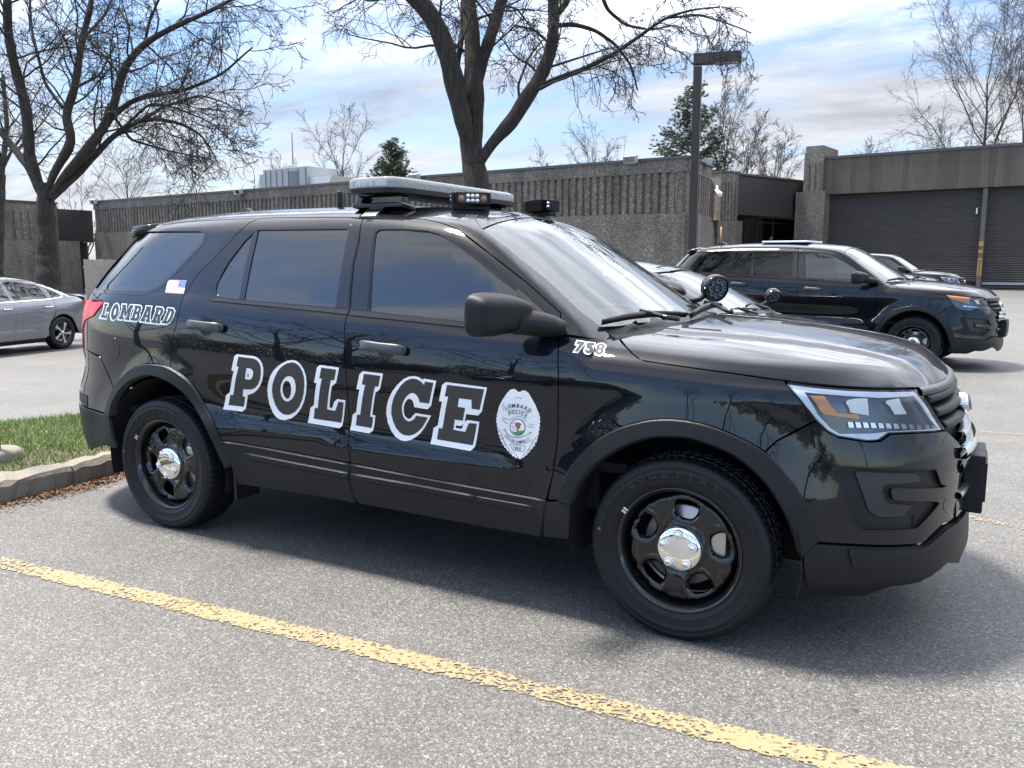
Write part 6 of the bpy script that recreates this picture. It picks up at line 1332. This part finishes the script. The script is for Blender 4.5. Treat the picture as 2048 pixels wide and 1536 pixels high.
def traced_tree(name, label, limbs, D, base, seed, mats, levels, trunk_n=14, flare=1.5):
    g = Grow(seed); tr = Grow(seed+1); L0 = []
    for i, (pts, dd, w0, w1) in enumerate(limbs):
        if i > 0 and pts[-1][1] < -20 and w1 > 8:      # the limb goes on above the frame
            a, b = np.array(pts[-2], float), np.array(pts[-1], float); u = (b-a)/np.linalg.norm(b-a); L1 = np.linalg.norm(np.diff(np.array(pts, float), axis=0), axis=1).sum(); L2 = 14*w1
            P, R = px_limb(list(pts)+[tuple(b+u*L2*.5+np.array([12, 0])), tuple(b+u*L2)], D, dd, 1, 1, seed*31+i, 40); s = np.linspace(0, 1, 40); R = np.interp(s, [0, L1/(L1+L2), 1], [w0, w1, 2.5])/2*D/FPX
        else: P, R = px_limb(pts, D, dd, w0/2*D/FPX, w1/2*(D+dd)/FPX, seed*31+i)
        if i == 0: s = np.linspace(0, 1, len(P)); R = R*(1+(flare-1)*np.exp(-s*7))
        if i > 0 and w0 > 12: R = R*(.55+.45*ss(np.linspace(0, 1, len(R)), 0, .2))
        bmp = 1+.05*np.sin(np.arange(len(P))*1.7+i); tr.put(P[None], (R*bmp)[None], trunk_n); L0.append((P, R, i))
    for P, R, i in L0:
        if i == 0: continue
        Ln = np.linalg.norm(np.diff(P, axis=0), axis=1).sum(); par = (P[None], R[None], np.array([Ln]))
        t0 = .22
        for lv, (m_, ratio, ang, K, wig, up, n, rk, rmin) in enumerate(levels):
            m2 = max(2, int(m_*Ln)) if lv == 0 else m_
            st, d, ln, rr = g.kids(*par, m2, t0, ratio, ang); 
            if lv == 0: ln = np.clip(ln, .7, 2.4); rr = np.minimum(rr, .075)
            Pk = g.walk(st, d, ln, K, wig, up); r0 = np.maximum(rr*rk, rmin*1.6); tt = np.linspace(0, 1, K); Rk = r0[:, None]*(1-tt)+rmin*tt
            g.put(Pk, Rk, n); par = (Pk, Rk, ln); t0 = .15
    root = empty(name, base, label=label, cat='tree'); b = np.array(base)
    fastmesh('trunk', np.concatenate(tr.V)-b, np.concatenate(tr.F), mats[0], root, True); fastmesh('crown', np.concatenate(g.V)-b, np.concatenate(g.F), mats[1], root, True); return root
# honey locust on the left
LV = [(3.0, .60, 50, 11, .15, .01, 5, .34, .0065), (6, .60, 48, 9, .18, -.01, 4, .5, .0050), (4, .62, 46, 7, .20, -.02, 3, .6, .0040), (3, .62, 42, 5, .22, -.02, 3, .7, .0034)]
D = 19.5
limbs = [([(97, 640), (96, 560), (94, 480), (91, 410), (92, 385), (92, 368)], 0, 52, 30),
    ([(92, 405), (72, 345), (58, 310), (56, 250), (50, 205), (38, 165), (25, 115), (15, 60), (14, -60)], -1.0, 24, 14),
    ([(90, 410), (62, 340), (24, 292), (0, 262), (-60, 200)], .8, 19, 9), ([(92, 395), (104, 352), (121, 324), (147, 281), (129, 234), (150, 176), (164, 78), (180, 23), (190, -60)], 1.0, 22, 9),
    ([(100, 395), (128, 352), (172, 305), (222, 234), (248, 131), (288, 86), (352, 51), (420, 23), (480, -10)], -.8, 24, 6), ([(222, 238), (250, 210), (281, 195), (371, 180), (420, 160), (449, 145), (488, 109), (505, 95)], -1.2, 11, 3),
    ([(105, 398), (141, 363), (195, 305), (227, 270), (289, 236), (352, 243), (402, 266), (430, 312), (437, 330)], 1.2, 17, 2), ([(125, 215), (90, 168), (63, 60), (58, -30)], .5, 7, 4), ([(195, 308), (240, 262), (300, 205), (350, 215), (400, 235), (450, 260)], -.5, 7, 2),
    ([(290, 238), (330, 212), (400, 190), (450, 205), (485, 228)], -1.6, 6, 2), ([(230, 236), (262, 280), (330, 300), (400, 315)], .9, 6, 2), ([(164, 80), (210, 30), (240, -40)], .6, 6, 4), ([(289, 86), (300, 40), (330, -30)], -.4, 6, 4), ([(150, 176), (200, 150), (230, 90)], 1.4, 6, 3)]
bt = at_depth(97, 640, D); traced_tree('honey_locust_tree', 'large bare tree with several spreading limbs behind the grey saloon car', limbs, D, (bt[0], bt[1], float(gz(bt[0], bt[1]))), 11, (MAT['bark'], MAT['twig']), LV)
# leftmost slim tree at the frame edge
limbs = [([(-6, 640), (-4, 520), (0, 420), (2, 350)], 0, 22, 17), ([(2, 352), (8, 310), (14, 250), (6, 150)], .5, 12, 6), ([(2, 350), (-8, 280), (-30, 200)], -.5, 12, 7), ([(4, 340), (24, 300), (46, 270), (60, 230)], .6, 7, 3)]
bt = at_depth(-6, 640, 27.); traced_tree('slim_bare_tree', 'slim bare tree whose trunk is cut by the left edge of the picture', limbs, 27., (bt[0], bt[1], float(gz(bt[0], bt[1]))), 12, (MAT['bark'], MAT['twig']), LV[:3])
# big trunk behind the SUV
D = 12.5
limbs = [([(985, 640), (972, 480), (960, 395), (948, 340), (941, 290), (941, 240), (944, 190), (946, 140)], 0, 68, 34),
    ([(945, 330), (932, 270), (921, 215), (914, 190), (906, 150), (893, 100), (874, 50), (848, 8), (810, -20), (770, -60)], -.8, 46, 30), ([(950, 330), (950, 250), (949, 170), (946, 100), (942, 50), (934, -40)], .3, 46, 26), ([(956, 180), (968, 112), (985, 60), (1003, 2), (1020, -50)], .9, 27, 22), ([(914, 150), (918, 110), (925, 60), (927, -30)], 1.0, 13, 10),
    ([(958, 330), (976, 296), (1000, 268), (1028, 240), (1050, 198), (1072, 170), (1088, 140), (1103, 100), (1108, 60), (1106, 0), (1104, -40)], -.7, 34, 20), ([(1078, 176), (1110, 158), (1160, 142), (1228, 108), (1285, 68), (1330, 35), (1390, 18), (1440, 14)], -1.2, 12, 3), ([(1108, 52), (1145, 48), (1190, 60), (1230, 88), (1262, 130), (1275, 180)], .5, 10, 3),
    ([(1106, 40), (1130, 10), (1150, -40)], .2, 16, 10), ([(1040, 210), (1036, 170), (1060, 110), (1085, 80)], .9, 6, 3), ([(1195, -30), (1215, 20), (1250, 50), (1300, 60), (1350, 50)], .9, 9, 3), ([(1330, 36), (1400, 30), (1450, 45), (1490, 60), (1502, 66)], -1.2, 5, 2.5), ([(1102, 90), (1070, 60), (1030, 50), (1010, 70)], .8, 6, 2.5)]
LC = [(3.4, .40, 50, 10, .16, -.03, 5, .28, .0042), (6, .62, 48, 8, .20, -.06, 4, .5, .0034), (4, .66, 44, 7, .20, -.08, 3, .6, .0026), (4, .70, 42, 6, .22, -.06, 3, .7, .0019)]
bt = at_depth(985, 640, D); ct = traced_tree('big_locust_tree', 'big bare tree with a furrowed grey trunk rising behind the SUV roof', limbs, D, (bt[0], bt[1], 0.0), 21, (MAT['bark'], MAT['twig']), LC, 20, 1.1)
# twigs hanging into the top of the picture, from a branch of the left tree's neighbour above the frame
limbs = [([(560, -250), (600, -170), (640, -130)], 0, 20, 16), ([(470, -60), (520, -30), (560, -5), (600, 5), (625, 2)], 0, 9, 3), ([(640, -120), (620, -40), (616, 10), (640, 50), (640, 75)], .2, 8, 2.5), ([(640, -130), (720, -60), (760, -20), (800, 10), (822, 25)], .2, 8, 2.5), ([(640, -130), (690, -50), (700, 0), (745, 30)], -.3, 7, 2.5), ([(560, -100), (530, -20), (530, 30), (520, 60), (512, 100)], -.3, 7, 2.5)]
# ---- distant bare trees
def far_tree(px, py_top, D, seed, width, label, mats=None, fine=3, name='bare_tree', fork=.25, group=None, pos=None, height=None, up=.05):
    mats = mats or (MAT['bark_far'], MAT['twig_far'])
    if pos is None:
        topP = at_depth(px, py_top, D); base = np.array([topP[0], topP[1], float(gz(topP[0], topP[1]))]); H = topP[2]-base[2]
    else: base = np.array([pos[0], pos[1], float(gz(*pos))]); H = height
    g, tr = Grow(seed), Grow(seed+1); K = 12
    P = tr.walk(np.array([[0, 0, 0.]]), np.array([[.0, 0, 1.]]), np.array([H*.9]), K, .05, .12); t = np.linspace(0, 1, K); r0 = H*.018; R = (r0*(1-t)+.012*t)[None]; tr.put(P, R, 9)
    ns = max(7, int(H*.9)); tt = np.sort(np.random.default_rng(seed).uniform(fork, .95, ns)); k = np.clip((tt*(K-1)).astype(int), 0, K-2); fr = (tt*(K-1)-k)[:, None]; st = P[0, k]*(1-fr)+P[0, k+1]*fr; az = np.arange(ns)*2.4+seed
    el = np.radians(38+25*tt); d = np.column_stack([np.cos(az)*np.cos(el), np.sin(az)*np.cos(el), np.sin(el)]); ln = width*.62*(1.12-tt*.75)/np.cos(el)*np.random.default_rng(seed+3).uniform(.75, 1.15, ns)
    Pk = g.walk(st, d, ln, 9, .12, up); t9 = np.linspace(0, 1, 9); Rk = (np.interp(tt, t, R[0])*.55)[:, None]*(1-t9)+.010*t9; tr.put(Pk, Rk, 5); par = (Pk, Rk, ln)
    for lv in range(fine):
        m_ = (10, 8, 6)[lv]; st, d, ln, rr = g.kids(*par, m_, .18, (.46, .52, .55)[lv], (42, 42, 38)[lv]); K2 = (7, 6, 4)[lv]; Pk = g.walk(st, d, ln, K2, .18, up*.8); t7 = np.linspace(0, 1, K2); rm = (.013, .010, .007)[lv]; Rk = np.maximum(rr*.5, rm)[:, None]*(1-t7)+rm*.8*t7; g.put(Pk, Rk, (4, 3, 3)[lv]); par = (Pk, Rk, ln)
    root = empty(name, tuple(base), label=label, cat='tree', group=group); fastmesh('trunk', np.concatenate(tr.V), np.concatenate(tr.F), mats[0], root, True); fastmesh('crown', np.concatenate(g.V), np.concatenate(g.F), mats[1], root, True); return root
GRP = 'bare trees beyond the buildings'
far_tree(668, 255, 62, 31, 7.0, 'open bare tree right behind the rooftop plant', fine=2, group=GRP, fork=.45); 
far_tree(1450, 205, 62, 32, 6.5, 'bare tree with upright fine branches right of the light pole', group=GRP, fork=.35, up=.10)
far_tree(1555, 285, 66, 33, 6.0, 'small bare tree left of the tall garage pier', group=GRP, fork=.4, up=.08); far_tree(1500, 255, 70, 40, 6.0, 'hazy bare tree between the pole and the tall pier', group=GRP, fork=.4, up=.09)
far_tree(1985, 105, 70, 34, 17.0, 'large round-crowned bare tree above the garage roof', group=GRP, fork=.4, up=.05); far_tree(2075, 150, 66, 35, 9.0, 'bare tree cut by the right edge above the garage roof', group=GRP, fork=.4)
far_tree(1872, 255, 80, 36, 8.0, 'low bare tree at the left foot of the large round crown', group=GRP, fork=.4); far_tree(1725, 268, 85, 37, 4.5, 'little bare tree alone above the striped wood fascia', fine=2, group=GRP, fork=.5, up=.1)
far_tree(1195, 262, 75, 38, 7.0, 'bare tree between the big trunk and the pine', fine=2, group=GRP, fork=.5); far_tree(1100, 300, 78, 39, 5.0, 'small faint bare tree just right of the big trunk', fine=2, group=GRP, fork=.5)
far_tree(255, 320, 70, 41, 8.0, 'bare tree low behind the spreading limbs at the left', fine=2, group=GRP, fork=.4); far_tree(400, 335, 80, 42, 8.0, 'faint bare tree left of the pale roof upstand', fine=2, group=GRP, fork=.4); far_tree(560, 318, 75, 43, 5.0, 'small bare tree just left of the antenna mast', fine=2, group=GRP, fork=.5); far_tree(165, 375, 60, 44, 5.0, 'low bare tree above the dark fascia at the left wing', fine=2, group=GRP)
# ---- conifers
def needle_mat(n, c1, c2):
    m, nt, b = newmat(n); pset(b, rough=.65); nt.links.new(mixc(nt, noise(nt, 2.5, 3), c1, c2), b.inputs['Base Color']); return m
MAT['needle'] = needle_mat("pine_needles", (.030, .048, .026), (.085, .105, .050))
def conifer(px, py_top, D, seed, width, h_vis, label, bare=0.0, whorls=11, dens_=1.0, up=.35):
    topP = at_depth(px, py_top, D); base = np.array([topP[0], topP[1], float(gz(topP[0], topP[1]))]); H = topP[2]-base[2]; rg = np.random.default_rng(seed); tr = Grow(seed)
    t = np.linspace(0, 1, 10); tr.put(np.column_stack([rg.normal(0, .03, 10).cumsum()*.3, rg.normal(0, .03, 10).cumsum()*.3, t*H])[None], (H*.014*(1-t)+.03)[None], 8); NV = []
    tips = []
    for w in range(whorls):
        f_ = (w+.5)/whorls; z = H-h_vis*(1-f_)*1.05; nb = rg.integers(5, 8)
        for b in range(nb):
            if rg.random() < bare: continue
            a = rg.uniform(0, 2*np.pi); L = width/2*(1-f_)**.75*rg.uniform(.6, 1.1)+.25; d = np.array([[math.cos(a)*.9, math.sin(a)*.9, up*rg.uniform(.5, 1.3)]]); P = tr.walk(np.array([[0, 0, z-L*.25]]), d/np.linalg.norm(d), np.array([L]), 6, .09, .12); tr.put(P, np.linspace(.035, .015, 6)[None], 4)
            for q in np.linspace(.30, 1.0, max(3, int(L*5*dens_))):
                k = q*5; i = min(int(k), 4); c = P[0, i]*(1-(k-i))+P[0, i+1]*(k-i)
                for _ in range(3 if q < 1 else 4): tips.append(c+rg.normal(0, .10+.14*q, 3)*[1, 1, .7])
    tips.append(np.array([0, 0, H])); tips = np.array(tips); M_ = 24; d = rg.normal(0, 1, (len(tips), M_, 3)); d[..., 2] = np.abs(d[..., 2])*.8+.1*d[..., 2]; d /= np.linalg.norm(d, axis=2, keepdims=True); ln = rg.uniform(.12, .24, (len(tips), M_, 1)); s_ = np.cross(d, rg.normal(0, 1, d.shape)); s_ /= np.linalg.norm(s_, axis=2, keepdims=True)
    b0 = tips[:, None]+d*.01; V = np.stack([b0-s_*.017, b0+s_*.017, b0+d*ln], 2).reshape(-1, 3)
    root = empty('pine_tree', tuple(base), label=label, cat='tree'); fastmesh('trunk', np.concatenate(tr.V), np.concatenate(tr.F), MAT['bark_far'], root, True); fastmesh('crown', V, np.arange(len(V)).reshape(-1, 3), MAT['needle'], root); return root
conifer(783, 286, 58, 51, 3.4, 3.0, 'small dense green pine between the rooftop plant and the big trunk', whorls=9, dens_=1.2, up=.6)
conifer(1390, 168, 56, 52, 7.4, 6.4, 'tall open pine standing behind the light pole', bare=.2, whorls=13, dens_=1.1, up=.3)
# ------------------------------------------------------------------ vehicles
suv, PART = make_suv(); PART['root'] = suv; dress_suv(suv, PART)
SKIP = ('lettering', 'number', 'flag', 'badge', 'badge_text', 'light_bar', 'work_light', 'spotlight', 'raised_lettering', 'balance_weight', 'paint_dot', 'laptop')
def copy_plain(o, parent=None):
    if o.name.split('.')[0] in SKIP: return None
    c = o.copy(); COL.objects.link(c)
    if parent: c.parent = parent
    for ch in list(o.children): copy_plain(ch, c)
    return c
PAINT2 = paint('patrol_paint', (.003, .0033, .0045), ior=1.42, flake=(.004, .006, .012)); TINT2 = glassmat('patrol_privacy_glass', (.016, .018, .022), 1.5, .01)
PATROL = 'plain black police SUVs parked in the row behind'
def patrol(loc, rz, label):
    c = copy_plain(suv)
    for o in c.children_recursive:
        if o.type == 'MESH':
            for sl_ in o.material_slots:
                r_ = {'black_paint': PAINT2, 'privacy_glass': TINT2}.get(sl_.material.name)
                if r_: sl_.link = 'OBJECT'; sl_.material = r_
    c.name = 'patrol_suv'; c.location = loc; c.rotation_euler = (0, 0, rz); tag(c, label, 'police car', PATROL)
    return c
def place_nose(px, D, rz, back=.9):
    P = at_depth(px, 540, D); return (P[0]-math.cos(rz)*back, P[1]-math.sin(rz)*back, float(gz(P[0], P[1])))
s2 = patrol((.34, 9.68, 0), -.1222, 'plain black police SUV parked right behind the lettered one, amber-cornered headlamp')
s3 = patrol(place_nose(1888, 20.0, -.12), -.12, 'black SUV half hidden behind the roof and hood of the nearer plain SUV'); s4 = patrol(place_nose(1930, 26.0, -.12), -.12, 'black SUV farthest down the row, only windshield, mirror and hood showing')
lettering(PART); light_bar(suv)
spotlight(suv, (-.365, .80, 1.30), (.75, -.62, -.22), (-.50, .715, 1.225))
# the older patrol car: amber wedge in the headlamp
for ch in list(s2.children):
    if ch.name.split('.')[0] == 'headlight':
        for q in list(ch.children):
            if q.name.split('.')[0] in ('turn_signal', 'light_guide'): bpy.data.objects.remove(q)
hl2 = [c for c in s2.children if c.name.split('.')[0] == 'headlight'][0]
z6 = zz(4.517, 1540, 740)
panel('turn_signal', SUV, CF, fab(CF, z6((160, 110), (500, 150), (900, 180), (880, 420), (640, 360), (420, 290), (290, 260))), MAT['amber'], hl2, far=False, off=-.004, lip=.01, gap=0)
m = MB(); m.tube([(-3.1, -.2, 1.70), (-3.1, -.2, 2.02)], .012, 6); m.build('orange_antenna', simple("orange_antenna", (.5, .25, .08), .6), s2)
m = MB(); m.box((-2.0, 0, 1.762), (.7, .8, .03), bev=.01); m.build('roof_light', MAT['white'], s2)
black = make_sedan(MAT['paint'], 'black saloon car between the lettered SUV and the plain SUV, silver-backed spotlight on its pillar', alloy=False)
black.location = (-.55, 3.75, 0); black.rotation_euler = (0, 0, -.07)
spotlight(black, (-.30, .74, 1.115), (.55, -.45, -.5), (-.42, .66, 1.03))
for pts in ([(-.30, .52, 1.03), (-.34, .20, 1.07), (-.30, -.12, 1.06)], [(-.24, -.02, 1.03), (-.30, -.3, 1.05), (-.36, -.58, 1.03)]):
    w = empty('wiper'); w.parent = black; m = MB(); m.tube(pts, .012, 6); m.build('blade', MAT['plastic'], w); m = MB(); m.tube([pts[1], (pts[1][0]+.13, pts[1][1]+.1, pts[1][2]-.05)], .012, 6); m.build('arm', MAT['trim'], w)
grey = make_sedan(MAT['grey_paint'], 'grey metallic saloon car parked across the lane at the left, alloy rear wheel showing')
def solve_hub(px, py, D, yaw, hub):   # put a wheel hub (car coordinates) at a pixel and depth
    P = at_depth(px, py, D); c, s = math.cos(yaw), math.sin(yaw); return (P[0]-c*hub[0]+s*hub[1], P[1]-s*hub[0]-c*hub[1], P[2]-hub[2])
yw = math.atan2(-.975, .22); lg = solve_hub(124, 668, 17.0, yw, (-2.775, .86, .328)); grey.location = (lg[0], lg[1], float(gz(*at_depth(124, 668, 17)[:2]))); grey.rotation_euler = (0, 0, yw)
print('grey', lg, grey.location)
# ------------------------------------------------------------------ the south side of the lot, which the dark paint mirrors
GB = 'bare trees along the south edge of the parking lot'
for i, (x, y, h, w) in enumerate([(-13.5, -15.5, 9.5, 7.5), (-25, -25, 12, 9), (-33, -22, 11, 9), (-17, -31, 12, 9), (-8, -33, 11, 9), (2, -30, 12, 9), (11, -27, 11, 9), (22, -24, 12, 9), (31, -14, 11, 9)]):
    far_tree(0, 0, 0, 70+i, w, 'bare tree along the south edge of the lot, reflected in the black paint', fine=2, mats=(MAT['bark'], MAT['twig']), pos=(x, y), height=h, group=GB)
def hedge(x0, x1, y, h, d, seed, label):
    rg = np.random.default_rng(seed); L = abs(x1-x0); N = int(L*h*150); P = np.column_stack([rg.uniform(x0, x1, N), y+rg.normal(0, d/3, N), rg.uniform(0, 1, N)]); top = h*(.72+.18*np.sin(P[:, 0]*.9+seed)+.12*np.sin(P[:, 0]*2.3)); P[:, 2] = P[:, 2]**.8*top
    e1 = rg.normal(0, 1, (N, 3)); e1 /= np.linalg.norm(e1, axis=1, keepdims=True); e2 = np.cross(e1, rg.normal(0, 1, (N, 3))); e2 /= np.linalg.norm(e2, axis=1, keepdims=True); s = rg.uniform(.07, .16, N)[:, None]
    r = empty('evergreen_hedge', ((x0+x1)/2, y, 0), label=label, cat='hedge'); c = np.array([(x0+x1)/2, y, 0]); V = np.stack([P-e1*s, P+e2*s*.5, P+e1*s, P-e2*s*.5], 1).reshape(-1, 3)-c; fastmesh('foliage', V, np.arange(4*N).reshape(-1, 4), MAT['needle'], r)
    m = MB()
    for k in range(int(L/1.2)): m.lathe([(.06, 0), (.04, h*.5)], 6, (x0-c[0]+.6+k*1.2, 0, 0), (0, 0, 1))
    m.build('stem', MAT['bark'], r)
hedge(-46, -14, -34, 4.6, 2.2, 1, 'tall evergreen hedge along the south-west edge of the lot, reflected in the doors'); hedge(-12, 40, -37, 4.2, 2.2, 2, 'tall evergreen hedge along the south-east edge of the lot, reflected in the bumper')
b1 = patrol((-7.2, -13.2, 0), math.pi/2+.05, 'black police SUV across the aisle, seen only mirrored in the lettered doors'); b2 = patrol((-14.8, -17.0, 0), math.pi/2+.02, 'black police SUV farther along the aisle, seen only mirrored in the rear door')
b3 = copy_plain(black); b3.name = 'saloon_car'; b3.location = (-3.9, -13.6, 0); b3.rotation_euler = (0, 0, math.pi/2); tag(b3, 'black saloon car across the aisle, seen only mirrored in the front door', 'car')
